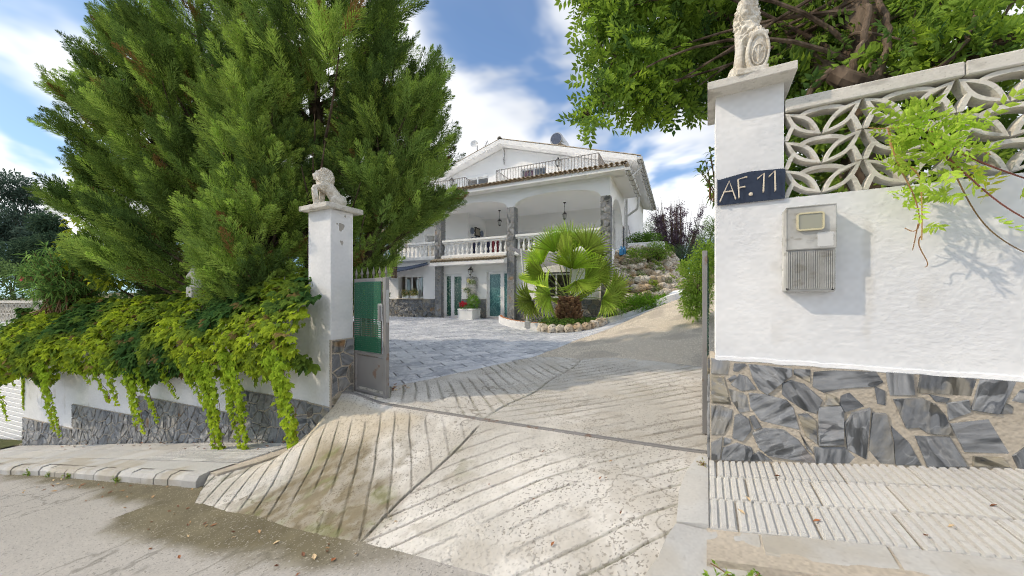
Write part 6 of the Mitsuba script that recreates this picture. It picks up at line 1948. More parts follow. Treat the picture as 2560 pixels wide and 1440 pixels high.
# the heavy limbs in view
for pts, r0, r1 in (([(1830, 60, 3.9), (1960, 95, 3.6), (2080, 180, 3.3), (2150, 235, 3.1)], 0.05, 0.085), ([(1700, 20, 4.3), (1880, 60, 4.0), (2060, 100, 3.5)], 0.035, 0.06), ([(2090, 190, 2.9), (2160, 215, 2.85), (2230, 200, 2.85), (2400, 150, 2.6), (2600, 70, 2.4)], 0.07, 0.05), ([(2160, 240, 2.9), (2210, 150, 2.8), (2215, 60, 2.9), (2190, -20, 3.0)], 0.03, 0.02), ([(2120, 200, 2.9), (2150, 120, 2.85), (2170, 40, 2.9), (2150, -40, 2.9)], 0.026, 0.02), ([(2000, 330, 3.2), (2020, 240, 3.1), (2080, 180, 3.0)], 0.02, 0.03), ([(2330, 180, 2.6), (2400, 120, 2.5), (2440, 20, 2.6)], 0.02, 0.012)):
    p = np.array([at(*q) for q in pts])
    tq = np.linspace(0, len(p) - 1, 16)
    from scipy.interpolate import CubicSpline
    limbs.append(tube(CubicSpline(np.arange(len(p)), p)(tq) + 0.008 * wr.normal(size=(16, 3)), np.linspace(r0, r1, 16), 8))
_t = tube(bez(tb, (tb + tt_) / 2 + [0.05, 0.03, 0], tt_ + [0.05, 0.1, 0.9], 40), np.linspace(0.185, 0.12, 40), 28)
_v = _t[0] + 0.09 * (meshkit.fbm(_t[0] * [14, 14, 3.5], 3, 5) - 0.5)[:, None] * norm(_t[0] - (tb + (tt_ - tb) * ((_t[0][:, 2:] - tb[2]) / (tt_[2] - tb[2])))) * [1, 1, 0]
put('trunk', (_v, _t[1]), 'bark', Wt, smooth=40)
put('limbs', J(limbs[1:]), 'bark', Wt)
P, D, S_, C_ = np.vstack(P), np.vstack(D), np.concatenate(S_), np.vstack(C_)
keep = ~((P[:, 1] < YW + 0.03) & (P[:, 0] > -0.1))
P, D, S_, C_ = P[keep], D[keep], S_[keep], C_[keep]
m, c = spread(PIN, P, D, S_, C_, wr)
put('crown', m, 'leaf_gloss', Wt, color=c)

# the sprig that has grown out through the pierced blocks
Sg = thing('wisteria_sprig', 'light green wisteria sprig hanging out over the pierced blocks and white wall', 'plant')


def onplane(px, py, off):
    c, e = (px - 1280) / 890, (745 - py) / 890
    t_ = (YW - off) / (0.480 * c + 0.877)
    return np.array([(0.877 * c - 0.480) * t_, YW - off, e * t_])


stems = [([(2500, 400, -0.05), (2330, 330, 0.16), (2230, 320, 0.20), (2170, 318, 0.2)], 0.0045, (0.40, 0.24, 0.10)), ([(2225, 330, 0.16), (2245, 390, 0.19), (2290, 430, 0.2), (2303, 470, 0.18), (2305, 540, 0.16), (2304, 600, 0.14)], 0.005, (0.45, 0.28, 0.10)), ([(2220, 320, 0.18), (2250, 420, 0.20), (2285, 490, 0.17), (2298, 560, 0.12), (2262, 570, 0.10)], 0.004, (0.38, 0.2, 0.09)),
         ([(2300, 330, 0.18), (2360, 385, 0.2), (2420, 440, 0.2), (2490, 500, 0.17), (2560, 545, 0.15), (2640, 590, 0.12)], 0.0045, (0.22, 0.07, 0.055)), ([(2340, 350, 0.15), (2385, 430, 0.17), (2420, 500, 0.13), (2470, 570, 0.09), (2540, 620, 0.07), (2600, 650, 0.05)], 0.004, (0.20, 0.12, 0.05)), ([(2330, 340, 0.16), (2440, 400, 0.2), (2560, 445, 0.17), (2660, 480, 0.15)], 0.005, (0.2, 0.07, 0.05)), ([(2303, 590, 0.14), (2300, 620, 0.10), (2316, 650, 0.08), (2312, 668, 0.06)], 0.003, (0.3, 0.16, 0.07)), ([(2295, 560, 0.12), (2285, 610, 0.08), (2281, 625, 0.06)], 0.0028, (0.3, 0.16, 0.07))]
for pts, r_, col in stems:
    p = np.array([onplane(*q) for q in pts])
    q = CubicSpline(np.arange(len(p)), p)(np.linspace(0, len(p) - 1, 22))
    m = tube(q, np.linspace(r_, r_ * 0.6, 22), 6)
    put('stem', m, 'stem', Sg, color=np.broadcast_to(col, (len(m[0]), 3)))
lf = []
for (px, py, rad, nn_, off) in ((2250, 310, 55, 22, .2), (2320, 300, 60, 26, .2), (2400, 330, 60, 22, .2), (2290, 370, 60, 24, .18), (2370, 400, 55, 18, .18), (2215, 320, 30, 6, .2), (2300, 440, 40, 12, .16), (2360, 460, 45, 9, .14), (2430, 420, 35, 6, .17), (2240, 400, 28, 4, .15), (2290, 505, 30, 5, .13), (2335, 480, 30, 5, .13), (2300, 560, 16, 3, .12), (2460, 490, 22, 3, .15), (2490, 540, 18, 3, .13), (2555, 560, 20, 4, .13), (2400, 495, 20, 2, .13), (2450, 400, 20, 3, .17), (2550, 470, 18, 2, .15)):
    for i in range(max(1, int(nn_ * 0.55))):
        a, rr = wr.uniform(0, 6.28), rad * math.sqrt(wr.random())
        p = onplane(px + rr * math.cos(a), py + rr * math.sin(a), max(0.03, off + 0.06 * wr.normal()))
        d = norm(np.array([wr.normal() * 0.9 - 0.1, -0.55 + 0.5 * wr.normal(), 0.15 + 0.7 * wr.normal()]))
        warm = wr.random()
        c = np.array([0.26, 0.36, 0.05]) * (0.75 + 0.6 * wr.random()) + (np.array([0.12, 0.05, 0.0]) if (py > 380 and px > 2420 and warm < .5) else 0)
        lf.append((p, d, 0.09 + 0.07 * wr.random(), c))
for i, (p, d, s_, c) in enumerate(lf):
    (mm, cc) = spread([PIN[i % 5]], p[None], d[None], np.array([s_]), c[None], wr)
    put('leaf', mm, 'leaf_gloss', Sg, color=cc)
# another spray of leaves beside the pillar, further back
ob = stalky('overhanging_branch', 'thin leafy branch showing past the edge of the white pillar below its cap', 'branch', at(1790, 440, 4.3), (0.22, 0.3, 0.32), 12, 16, 0.10, 0.03, (0.09, 0.14, 0.035), (0.20, 0.27, 0.07), 66)
put('twig', tube(bez(at(1760, 60, 4.3), at(1800, 260, 4.6), at(1790, 440, 4.3), 12), np.linspace(0.014, 0.006, 12), 6), 'bark', ob)
# ---------------------------------------------------------------- palm and its bed
pc = at(1422, 800, 12.1)
pz = float(zy(pc[0], pc[1]))
PB = thing('palm_bed', 'round bed edged with rough stones at the foot of the palm', 'flower bed')
br = np.random.default_rng(71)


def rock(seed, r, squash=(1, 1, 0.75), sub=2):
    m = trimesh.creation.icosphere(sub, 1.0)
    v = np.array(m.vertices)
    q = v * (1 + 0.38 * (meshkit.fbm(v * 1.3 + seed * 7.7, 3, seed % 50) - 0.5) + 0.35 * (meshkit.noise(v * 2.7 + seed * 3.1, seed % 31) - 0.5))[:, None]
    q = np.sign(q) * np.abs(q) ** 0.9
    return q * np.asarray(squash) * r, np.array(m.faces)


soil = trimesh.creation.icosphere(3, 1.0)
ctr = np.array([pc[0] + 0.10, pc[1] - 0.1, pz])
sv = np.array(soil.vertices) * [1.05, 0.95, 0.24]
put('soil', (sv + ctr, np.array(soil.faces)), 'earth', PB)
for i in range(24):
    a = i / 24 * 2 * math.pi
    p = ctr + [1.05 * math.cos(a), 0.95 * math.sin(a), 0]
    p[2] = float(zy(p[0], p[1])) + 0.10
    m = xf(rock(i, 0.155 + 0.03 * br.random(), (1, 0.9, 0.95)), rot((0, 0, 1), br.uniform(0, 360)), p)
    put('edge_stone', m, 'rock', PB, smooth=35, uv=const_uv(m, 0.6 + 0.4 * br.random(), br.random()))
m, c = JC([puff(ctr + [0.8 * math.cos(a) * q, 0.75 * math.sin(a) * q, 0.24], (0.32, 0.32, 0.14), 420, 0.055, 0.045, (0.04, 0.085, 0.02), (0.11, 0.18, 0.04)) for a, q in [(i * 0.62, 0.95) for i in range(11)] + [(1, .4), (3, .4), (5, .4)]])
put('ground_cover', m, 'leaf_matte', PB, kind='stuff', color=c)

PT = thing('fan_palm', 'stout fan palm with shaggy brown trunk and wide green fronds in front of the house', 'palm tree')
pb_ = np.array([pc[0], pc[1], pz + 0.12])
th = 0.86
put('trunk', lathe([(0.0, -0.2), (0.30, -0.2), (0.36, 0.05), (0.37, 0.30), (0.30, 0.62), (0.22, 0.86), (0.14, 1.0), (0.0, 1.05)], 16, pb_), 'bark', PT, smooth=40)
k = 0
mat('palm_stub', (0.16, 0.085, 0.045), 0.9)
mat('palm_stub_pale', (0.27, 0.165, 0.09), 0.9)
for ring in range(11):
    z = 0.02 + ring * 0.082
    R = np.interp(z, [0, 0.3, 0.62, 0.9], [0.35, 0.36, 0.29, 0.2])
    for i in range(13):
        a = i * 2 * math.pi / 13 + ring * 1.2 + br.normal() * 0.1
        w, L = 0.085, 0.15 + 0.07 * br.random()
        o = np.array([R * math.cos(a), R * math.sin(a), z])
        u = np.array([math.cos(a) * 0.55, math.sin(a) * 0.55, 0.9 - 0.4 * br.random()]); u /= np.linalg.norm(u)
        s_ = np.array([-math.sin(a), math.cos(a), 0])
        nn = np.cross(s_, u)
        v = np.array([o - s_ * w - u * 0.03, o + s_ * w - u * 0.03, o + s_ * w * 0.55 + u * L, o - s_ * w * 0.55 + u * L]) 
        v = np.vstack([v - nn * 0.012, v + nn * 0.02])
        put('leaf_base', (v + pb_, BOXF.copy()), 'palm_stub' if br.random() < 0.6 else 'palm_stub_pale', PT)


def fan(R, spread_deg, n_seg, seed, droop=0.25):
    """A fan leaf: its hub at the origin, its axis along +z, its face towards -y; pleated, split towards the tips."""
    r = np.random.default_rng(seed)
    V, F, C, k = [], [], [], 0
    sp = math.radians(spread_deg)
    for i in range(n_seg):
        a0, a1 = -sp / 2 + sp * i / n_seg, -sp / 2 + sp * (i + 1) / n_seg
        am = (a0 + a1) / 2
        L = R * (0.80 + 0.20 * math.cos(am * 0.75)) * (0.93 + 0.12 * r.random())
        dirv = lambda a: np.array([math.sin(a), 0, math.cos(a)])
        d = dirv(am)
        sh_ = 0.70 + 0.6 * r.random()
        dip = lambda t: np.array([0, -droop * 0.5 * t * t * R, -droop * t ** 3 * R])
        w = lambda t: (a1 - a0) / 2 * R * (t if t < 0.56 else 0.55 * (1 - ((t - 0.56) / 0.44) ** 0.9) + 0.004)
        s = np.array([math.cos(am), 0, -math.sin(am)])
        ts = [0.04, 0.28, 0.56, 0.80, 1.0]
        for t in ts:
            b = d * L * t + dip(t)
            ww = w(t) * 1.0
            V += [b - s * ww + [0, 0.022 * (t < .9) * R, 0], b + [0, -0.022 * (t < .9) * R, 0], b + s * ww + [0, 0.022 * (t < .9) * R, 0]]
            g_ = sh_ * (1.0 if t < 0.7 else 1.1)
            C += [[g_, g_, g_]] * 2 + [[g_ * 0.93, g_ * 0.93, g_ * 0.93]]
        for q in range(4):
            o = k + q * 3
            F += [[o, o + 1, o + 3], [o + 1, o + 4, o + 3], [o + 1, o + 2, o + 4], [o + 2, o + 5, o + 4]]
        # a thread hangs from some tips
        k += 15
        b = d * L + dip(1.0)
        V += [b - s * 0.004, b + s * 0.004, b + d * 0.10 + np.array([0, -0.03, -0.16 * r.random()])]
        C += [[2.2, 1.7, 2.4]] * 3
        F += [[k, k + 1, k + 2]]
        k += 3
    return np.array(V), np.array(F), np.array(C)


crown0 = pb_ + [0, 0, th + 0.05]
ex, ey = np.array([0.877, 0.48, 0]), np.array([-0.48, 0.877, 0])       # across and back
fr_list = [(-.41, -.10, 1.30, -.32, .05, 1, .98, .15), (.12, .15, 1.42, .05, .1, 1, 1.08, .05), (.55, 0, 1.36, .45, 0, 1, .98, .1), (.02, -.45, .80, .06, -.45, 1, .95, .0), (-.72, -.1, .62, -1, -.1, .22, .85, .2), (.76, .05, .70, .85, 0, .55, .92, .3), (.40, -.35, .50, 1, -.5, .30, .80, .35),
           (1.24, .0, .26, 1, .05, -.22, .95, .6), (.98, -.15, -.02, .9, -.2, -.45, .88, .7), (.10, -.70, .48, .28, -.6, -.55, .78, .4), (-.60, -.30, .10, -.75, -.3, -.45, .92, .6), (-1.12, -.05, -.06, -1, -.05, -.42, .85, .7), (-.15, -.3, 1.15, -.15, -.2, 1, .92, .1),
           (-.75, .55, 1.05, -.6, .4, .8, .95, .1), (.75, .60, 1.1, .55, .5, .8, .95, .1), (.7, .85, .3, .6, .8, -.1, .9, .5), (-.85, .75, .2, -.7, .8, -.1, .9, .5), (.1, 1.1, .0, .1, 1, -.4, .85, .7), (-.95, -.45, .45, -.9, -.5, .1, .8, .35)]
for i, (dx, dy, dz, ux, uy, uz, R, old) in enumerate(fr_list):
    hub = crown0 + ex * dx * 1.1 + ey * dy * 1.1 + [0, 0, dz * (1.18 if dz > 0 else 1)]
    fd = norm(ex * ux + ey * uy + [0, 0, uz] + 0.12 * br.normal(size=3))
    V, F, C = fan(R * 1.14, 118 + 34 * br.random() + 30 * (uz < 0), 22, i, 0.10 + 0.30 * old)
    up = norm(-ey * (1 if dy < 0.4 else -1) * 0.8 + [0, 0, 0.45] + 0.35 * br.normal(size=3))
    yv = -norm(up - fd * (up @ fd))
    xv = np.cross(yv, fd)
    M = np.stack([xv, yv, fd], -1)
    base_c = (np.array([0.20, 0.285, 0.032]) * (1 - old) + np.array([0.21, 0.26, 0.065]) * old) * (0.7 + 0.95 * br.random())
    if i % 5 == 2:
        base_c = np.array([0.22, 0.28, 0.055])
    K = put('frond', (V @ M.T + hub, F), 'leaf_gloss', PT, color=np.clip(base_c * C, 0, 0.9))
    pt = tube(bez(crown0 - [0, 0, 0.1], crown0 + (hub - crown0) * 0.55 + [0, 0, 0.10], hub, 7), np.linspace(0.024, 0.011, 7), 5)
    put('petiole', pt, 'stem', K, color=np.broadcast_to([0.16, 0.21, 0.05], (len(pt[0]), 3)))
# white kerb walls of the beds
KB = thing('garden_kerb', 'low curved white kerb wall left of the palm bed', 'kerb')
kl = [at(1252, 802, 14.3), at(1262, 815, 13.4), at(1300, 823, 12.5), at(1362, 824, 11.8)]
def kerb_wall(pts, h, t=0.16):
    ms = []
    p = np.array([q[:2] for q in pts])
    q = CubicSpline(np.arange(len(p)), p)(np.linspace(0, len(p) - 1, 14))
    d = norm(np.gradient(q, axis=0)); n = np.stack([-d[:, 1], d[:, 0]], -1)
    zb = zy(q[:, 0], q[:, 1])
    V = np.concatenate([np.c_[q - n * t / 2, zb - 0.15], np.c_[q + n * t / 2, zb - 0.15], np.c_[q + n * t / 2, zb + h], np.c_[q - n * t / 2, zb + h]])
    m_ = 14
    F = []
    for i in range(m_ - 1):
        for a, b in ((0, 1), (1, 2), (2, 3), (3, 0)):
            A, B, C_2, D_ = a * m_ + i, b * m_ + i, b * m_ + i + 1, a * m_ + i + 1
            F += [[A, D_, C_2], [A, C_2, B]]
    F += [[0, m_, 2 * m_], [0, 2 * m_, 3 * m_], [m_ - 1, 3 * m_ - 1, 2 * m_ - 1], [m_ - 1, 4 * m_ - 1, 3 * m_ - 1]]
    return V, np.array(F)
put('wall', kerb_wall(kl, 0.26), 'plaster', KB)
put('cap_edge', kerb_wall([q + [0.0, 0.03, 0] for q in kl], 0.275, 0.10), 'terracotta', KB)
KB2 = thing('garden_kerb', 'low white kerb along the foot of the rockery', 'kerb')
put('wall', kerb_wall([at(1506, 795, 12.4), at(1570, 788, 12.3), at(1640, 778, 12.2), at(1665, 775, 12.0)], 0.16), 'plaster', KB2)
put('step_wall', kerb_wall([at(1640, 772, 12.1), at(1672, 768, 12.0), at(1690, 765, 12.2), at(1702, 755, 13.2)], 0.24, 0.3), 'plaster', KB2)

# ---------------------------------------------------------------- rockery
RK = thing('rockery', 'steep rockery of rough pale boulders beside the house', 'rockery')
rr = np.random.default_rng(81)
foot = np.array([at(1522, 790, 12.6), at(1580, 785, 12.6), at(1650, 775, 12.4), at(1712, 745, 12.6)])
crest = np.array([at(1530, 640, 14.4), at(1590, 622, 14.6), at(1665, 632, 14.8), at(1715, 690, 14.8)])
def rock_pt(s, t):
    a = np.array([np.interp(s, [0, .33, .66, 1], foot[:, i]) for i in range(3)]); b = np.array([np.interp(s, [0, .33, .66, 1], crest[:, i]) for i in range(3)])
    return a + (b - a) * np.array([t, t, t ** 0.75])
U, V2 = np.meshgrid(np.linspace(-0.02, 1.02, 26), np.linspace(-0.05, 1.3, 18), indexing='ij')
G_ = np.array([rock_pt(min(max(a, 0), 1), max(b, 0)) if b <= 1 else rock_pt(min(max(a, 0), 1), 1.0) + np.array([0, (b - 1) * 9, 0.05]) for a, b in zip(U.ravel(), V2.ravel())])
i, j = np.meshgrid(np.arange(25), np.arange(17), indexing='ij')
q = np.stack([i * 18 + j, (i + 1) * 18 + j, (i + 1) * 18 + j + 1, i * 18 + j + 1], -1).reshape(-1, 4)
put('earth', (G_ - [0, 0, 0.12], np.vstack([q[:, [0, 1, 2]], q[:, [0, 2, 3]]])), 'earth', RK, smooth=True)
kk = 0
for row in range(9):
    t = 0.02 + row * 0.118
    n_ = 17
    for i in range(n_):
        s = (i + (row % 2) * 0.5 + rr.uniform(-0.25, 0.25)) / n_
        if s > 1.0 or rr.random() < 0.06:
            continue
        p = rock_pt(min(s, 1), t + rr.uniform(-0.02, 0.02))
        r_ = 0.15 + 0.10 * rr.random() + (0.05 if row == 8 else 0)
        m = xf(rock(kk, r_, (1.15, 0.9, 0.72)), rot((0, 0, 1), rr.uniform(0, 360)) @ rot((1, 0, 0), rr.uniform(-18, 18)), p)
        put('boulder', m, 'rock', RK, smooth=30, uv=const_uv(m, rr.random(), rr.random()))
        kk += 1
sm = []
for i in range(150):
    p = rock_pt(rr.random(), rr.random())
    sm.append(xf(rock(i + 300, 0.05 + 0.05 * rr.random(), (1, 1, .8), 1), None, p + [0, -0.03, 0.02]))
m = J(sm)
put('rubble', m, 'rock', RK, kind='stuff', uv=const_uv(m, .5, .5))
tuft = []
for i in range(34):
    p = rock_pt(0.15 + 0.85 * rr.random(), rr.random() ** 0.9)
    g_ = rr.random()
    tuft.append(puff(p + [0, -0.12, 0.08], (0.16, 0.14, 0.12), 130, 0.07, 0.03, (0.06, 0.10, 0.03) if g_ < .6 else (0.12, 0.19, 0.02), (0.16, 0.21, 0.08) if g_ < .6 else (0.24, 0.32, 0.04), 0.5, rr))
m, c = JC(tuft)
put('rock_plants', m, 'leaf_matte', RK, kind='stuff', color=c)


def bush(name, label, px, py, d, R, n, L, W, ca_, cb_, seed, cat='shrub', up=0.4, mtl='leaf_matte', more=()):
    r = np.random.default_rng(seed)
    K = thing(name, label, cat)
    ps = [puff(at(px, py, d), R, n, L, W, ca_, cb_, up, r, 0.75)]
    for (x, y, dd, RR, f) in more:
        ps.append(puff(at(x, y, dd), RR, int(n * f), L, W, ca_, cb_, up, r, 0.75))
    st = []
    c = at(px, py, d)
    for i in range(8):
        e = c + norm(r.normal(size=3)) * np.asarray(R) * 0.7
        st.append(tube([c - [0, 0, R[2]], (c + e) / 2 - [0, 0, 0.1], e], [0.02, 0.012, 0.005], 4, False))
    put('stems', J(st), 'bark', K)
    m, c = JC(ps)
    put('foliage', m, mtl, K, color=c)
    return K


bush('green_shrub', 'bright green bushy plant at the foot of the rockery', 1610, 760, 12.3, (0.75, 0.4, 0.33), 2600, 0.10, 0.03, (0.07, 0.15, 0.015), (0.15, 0.27, 0.03), 91, up=0.9, more=((1540, 772, 12.4, (0.4, 0.3, 0.22), .3), (1660, 752, 12.3, (.35, .3, .2), .3)))
bush('rounded_shrub', 'rounded yellow-green shrub on top of the rockery', 1645, 628, 14.0, (0.55, 0.45, 0.36), 2000, 0.09, 0.03, (0.07, 0.13, 0.025), (0.18, 0.27, 0.045), 92, more=((1590, 640, 14.0, (0.45, .4, .3), .5),))
bush('grey_green_shrub', 'grey-green shrub at the top of the rockery below the purple tree', 1710, 640, 15.2, (0.65, 0.6, 0.50), 2200, 0.11, 0.022, (0.035, 0.065, 0.035), (0.08, 0.13, 0.06), 93)
bush('clipped_hedge', 'green hedge in the white planter beside the house wall', 1608, 597, 15.6, (0.75, 0.3, 0.26), 1700, 0.09, 0.045, (0.05, 0.11, 0.018), (0.12, 0.21, 0.03), 94)
HPn = thing('white_planter', 'low white masonry planter beside the house wall above the rockery', 'planter')
a_, b_ = at(1566, 640, 15.2), at(1660, 630, 15.6)
put('wall', HF(cbox(0.35, 1.75, 2.2, 2.75, 1.2, 2.32, 0.01)), 'house_plaster', HPn)
bush('gate_bush', 'leafy light green bush beside the gravel track behind the gate post', 1742, 710, 8.2, (0.36, 0.5, 0.62), 2600, 0.10, 0.028, (0.10, 0.17, 0.025), (0.22, 0.31, 0.05), 95, more=((1735, 765, 8.0, (0.3, .4, .3), .4), (1715, 668, 8.6, (.2, .3, .15), .12), (1765, 640, 8.2, (.3, .4, .35), .4)))
# purple-leaved plum
r_ = np.random.default_rng(96)
PL = thing('purple_plum_tree', 'bare-looking plum tree with sparse purple leaves right of the house', 'tree')
b0 = at(1690, 640, 17.0); b0[2] = 0.6
st, P, D = [], [], []
for i in range(46):
    a = r_.uniform(0, 6.28)
    e = at(1688, 545, 17) + np.array([math.cos(a), math.sin(a), 0]) * 1.25 * r_.random() ** 0.5 + [0, 0, 0.6 * r_.random() + 0.5 - 0.2]
    e = e - [0, 0, 0.0]
    m0 = b0 + (e - b0) * 0.45 + np.array([math.cos(a), math.sin(a), 0]) * 0.25
    path = bez(b0 + [0, 0, 0.3 * r_.random()], m0, e, 9)
    st.append(tube(path, np.linspace(0.04, 0.006, 9), 5, False))
    for q in range(5):
        t = 0.35 + 0.6 * r_.random()
        s = path[int(t * 8)]
        e2 = s + norm(r_.normal(size=3) + [0, 0, 0.35]) * (0.25 + 0.35 * r_.random())
        st.append(tube([s, (s + e2) / 2, e2], [0.010, 0.006, 0.003], 4, False))
        k_ = 44
        tt = r_.random((k_, 1))
        P.append(s + (e2 - s) * tt + 0.05 * r_.normal(size=(k_, 3))); D.append(r_.normal(size=(k_, 3)))
P, D = np.vstack(P), np.vstack(D)
m, c = leaves_at(P, D, 0.07, 0.04, np.clip(tint(len(P), (0.06, 0.04, 0.065), (0.17, 0.125, 0.16), r_), 0.004, 0.9), 0.3, r_)
put('trunk', J(st), 'bark', PL)
put('crown', m, 'leaf_matte', PL, color=c)
# trees behind
gp = 'pines behind the garden'
broad_tree('pine_tree', 'pale green pine behind the purple tree, between it and the house', at(1640, 700, 26), 6, blobs_px([(1640, 570, 26, 1.0), (1625, 600, 26, .9), (1670, 620, 25, 1.1), (1655, 550, 26, .4), (1735, 600, 25, .8)]), 7000, 0.18, 0.035, (0.055, 0.085, 0.04), (0.15, 0.19, 0.10), 97, 0.2)
broad_tree('pine_tree', 'rounded light green pine close to the white gate pillar', at(1765, 700, 20), 6, blobs_px([(1770, 600, 20, 1.1), (1765, 650, 20, 1.0), (1785, 560, 20, .6), (1745, 630, 20, .6)]), 8000, 0.15, 0.03, (0.07, 0.115, 0.04), (0.17, 0.24, 0.085), 98, 0.2)
# dry palm and a loquat at the far side of the courtyard: they dapple the house front
broad_tree('courtyard_tree', 'dark tree at the far end of the courtyard, mostly behind the cypress', at(905, 780, 16.6), 7, [(*at(900, 600, 16.8), 1.3), (*at(850, 500, 16.8), 1.5), (*at(930, 470, 17.2), 1.2), (*at(800, 600, 16.2), 1.5), (*at(780, 450, 16.5), 1.4)], 6500, 0.14, 0.06, (0.03, 0.06, 0.02), (0.08, 0.12, 0.04), 99, 0.2)
DP = thing('dry_palm', 'hanging dry palm fronds beside the balustrade behind the cypress', 'palm tree')
dp = at(985, 560, 15.2)
ms, cs = [], []
for i in range(60):
    a = br.uniform(0, 6.28)
    e = dp + [0.55 * math.cos(a), 0.55 * math.sin(a), -0.9 - 0.5 * br.random()]
    q = bez(dp, dp + [0.6 * math.cos(a), 0.6 * math.sin(a), 0.1], e, 6)
    t_ = tube(q, np.linspace(0.012, 0.004, 6), 3, False)
    ms.append(t_)
m = J(ms)
put('dry_fronds', m, 'stem', DP, color=np.broadcast_to([0.33, 0.25, 0.15], (len(m[0]), 3)))
put('trunk', tube([dp + [0, 0, -2.3], dp + [0, 0, -1.0], dp], [0.13, 0.12, 0.10], 8), 'bark', DP)
# water jugs
for px, py, d, mtl, nm in ((1543, 630, 14.0, 'jug', 'clear plastic water jug on top of the rockery'), (1553, 628, 14.0, 'blue_plastic', 'blue plastic water jug on the rockery, second from the house'), (1560, 628, 14.1, 'blue_plastic', 'blue plastic water jug on the rockery, third from the house'), (1497, 785, 12.0, 'jug', 'clear plastic bottle standing between the palm bed and the kerb')):
    q = at(px, py, d)
    put('water_jug', lathe([(0.0, -0.16), (0.075, -0.16), (0.08, -0.14), (0.08, 0.06), (0.06, 0.12), (0.025, 0.16), (0.025, 0.20), (0.0, 0.205)], 12, q), mtl, label=nm, cat='bottle', smooth=40)

# ---------------------------------------------------------------- small things on the street
lr = np.random.default_rng(101)


def dead_leaf(p, size, ang, col_i, lab, group):
    L, W = size, size * (0.45 + 0.25 * lr.random())
    v = np.array([(0, 0, 0.002), (L * .45, W * .5, .010), (L * .45, -W * .5, .012), (L * .45, 0, .004), (L, 0, 0.014)]) 
    v = v @ rot((0, 0, 1), ang).T + p
    v2 = v - [0, 0, 0.0012]
    f = np.array([[0, 3, 1], [0, 2, 3], [1, 3, 4], [3, 2, 4]])
    put('fallen_leaf', (np.vstack([v, v2]), np.vstack([f, f[:, ::-1] + 5])), 'dry_leaf_%d' % col_i, label=lab, cat='leaf', group=group)


for i, c in enumerate(((0.50, 0.32, 0.17), (0.36, 0.14, 0.06), (0.60, 0.46, 0.28), (0.20, 0.09, 0.05))):
    mat('dry_leaf_%d' % i, c, 0.8)
for i in range(64):
    x = -1.9 - 6.6 * lr.random() ** 1.3
    ky = 1.55 if x > -4.6 else float(np.interp(-x, [5.08, 6.75, 9.35, 13.6], [1.82, 1.64, 1.36, 0.68]))
    y = ky - 0.03 - 0.45 * lr.random() ** 1.2
    dead_leaf(np.array([x, y, float(zr(x)) + 0.003]), 0.025 + 0.035 * lr.random() ** 2, lr.uniform(0, 360), int(lr.integers(0, 4)), 'dry brown leaf lying in the wet gutter below the kerb or ramp', 'dry leaves in the gutter')
for i in range(8):
    x = 0.15 + 1.5 * lr.random(); y = 2.08 + 0.8 * lr.random()
    dead_leaf(np.array([x, y, float(zq(x)) + 0.010]), 0.02 + 0.02 * lr.random(), lr.uniform(0, 360), int(lr.integers(0, 4)), 'dry leaf scrap lying on the ribbed pavement tiles', 'leaf scraps on the ribbed pavement')
for i in range(40):
    s_ = lr.uniform(0.2, 7); p_, u_, n_ = wall_frame(np.array([s_]))
    q = p_[0] + n_[0] * (0.05 + 0.3 * lr.random() ** 2)
    dead_leaf(np.array([*q, float(zp(q[0])) + 0.010]), 0.03 + 0.03 * lr.random(), lr.uniform(0, 360), int(lr.integers(0, 2)) * 2 + 1, 'red-brown leaf scrap lying on the pavement under the creeper', 'leaf scraps under the creeper')
for i in range(14):
    x, y = -4.1 + 0.5 * lr.random(), 3.5 + 0.3 * lr.random()
    dead_leaf(np.array([x, y, float(zy(x, y)) + 0.012]), 0.04 + 0.04 * lr.random(), lr.uniform(0, 360), int(lr.integers(0, 4)), 'dry leaf lying inside the open gate', 'dry leaves inside the gate')
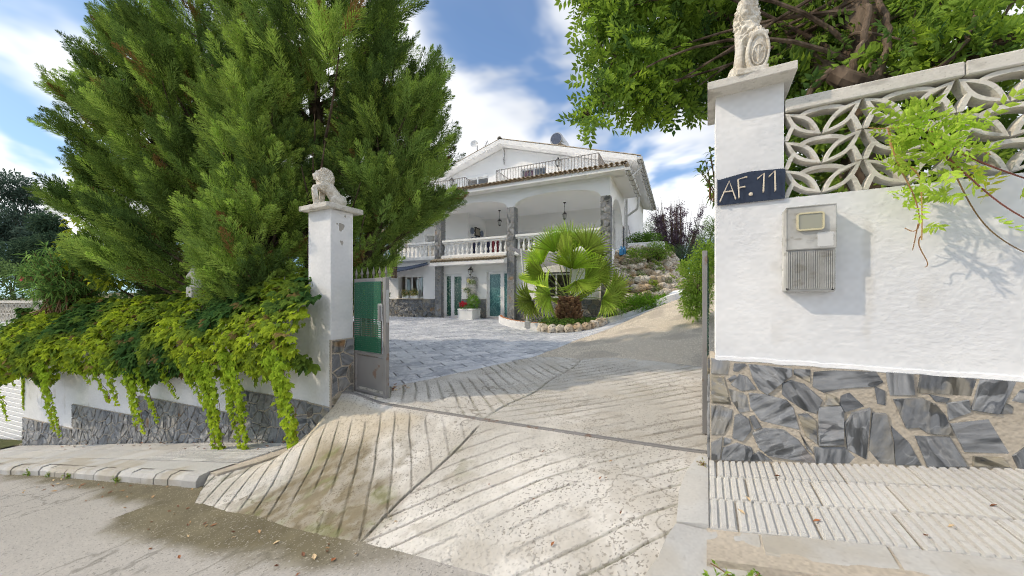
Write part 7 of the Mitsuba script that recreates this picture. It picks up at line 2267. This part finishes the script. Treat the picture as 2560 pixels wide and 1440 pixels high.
for i in range(9):
    x, y = -2.0 + 1.9 * lr.random(), 1.7 + 1.2 * lr.random()
    dead_leaf(np.array([x, y, float(z_apron(np.array([x]), np.array([y]))[0]) + 0.008]), 0.02 + 0.02 * lr.random(), lr.uniform(0, 360), int(lr.integers(0, 4)), 'dry leaf scrap lying on the grooved concrete ramp', 'leaf scraps on the ramp')


def weed(label, p, r, n, L, W, seed, ca_=(0.07, 0.13, 0.02), cb_=(0.20, 0.28, 0.04)):
    K = thing('weed', label, 'weed')
    rg = np.random.default_rng(seed)
    ss, cc = [], []
    for i in range(4):
        e = np.asarray(p) + np.array([r * 1.3 * rg.normal(), r * 0.7 * rg.normal(), abs(r * rg.normal()) * 0.9 + 0.02])
        path = bez(p, (np.asarray(p) + e) / 2 + [0, 0, 0.02], e, 6)
        ss.append(tube(path, 0.003, 4, False))
        k = n // 4
        t = rg.random(k)
        q = path[(t * 5).astype(int)] + 0.012 * rg.normal(size=(k, 3))
        q[:, 2] = np.maximum(q[:, 2], p[2] + 0.005)
        cc.append(leaves_at(q, rg.normal(size=(k, 3)) + [0, 0, 0.4], L * (0.7 + 0.6 * rg.random(k)), W, np.clip(tint(k, ca_, cb_, rg), 0, 1), 0.2, rg))
    put('stems', J(ss), 'wood', K)
    m, c = JC(cc)
    put('leaves', m, 'leaf_matte', K, color=c)


weed('green weed sprouting from the broken kerb beside the ribbed pavement', (0.14, 1.77, -1.22), 0.07, 90, 0.03, 0.014, 1)
weed('small tuft growing at the corner of the slate wall base', (-0.02, 2.78, -1.16), 0.02, 24, 0.02, 0.01, 2, (0.14, 0.13, 0.04), (0.22, 0.2, 0.06))
for k, s_ in enumerate((1.75, 3.2, 3.9, 4.6)):
    p_, _ = along(KERB, s_); p_ = p_.ravel()
    weed('small green weed in the kerb joint, number %s along the gutter from the ramp' % ('one', 'two', 'three', 'four')[k], (p_[0] - .02, p_[1] - 0.15, float(zr(p_[0])) + 0.015), 0.035, 36, 0.035, 0.018, 10 + k)
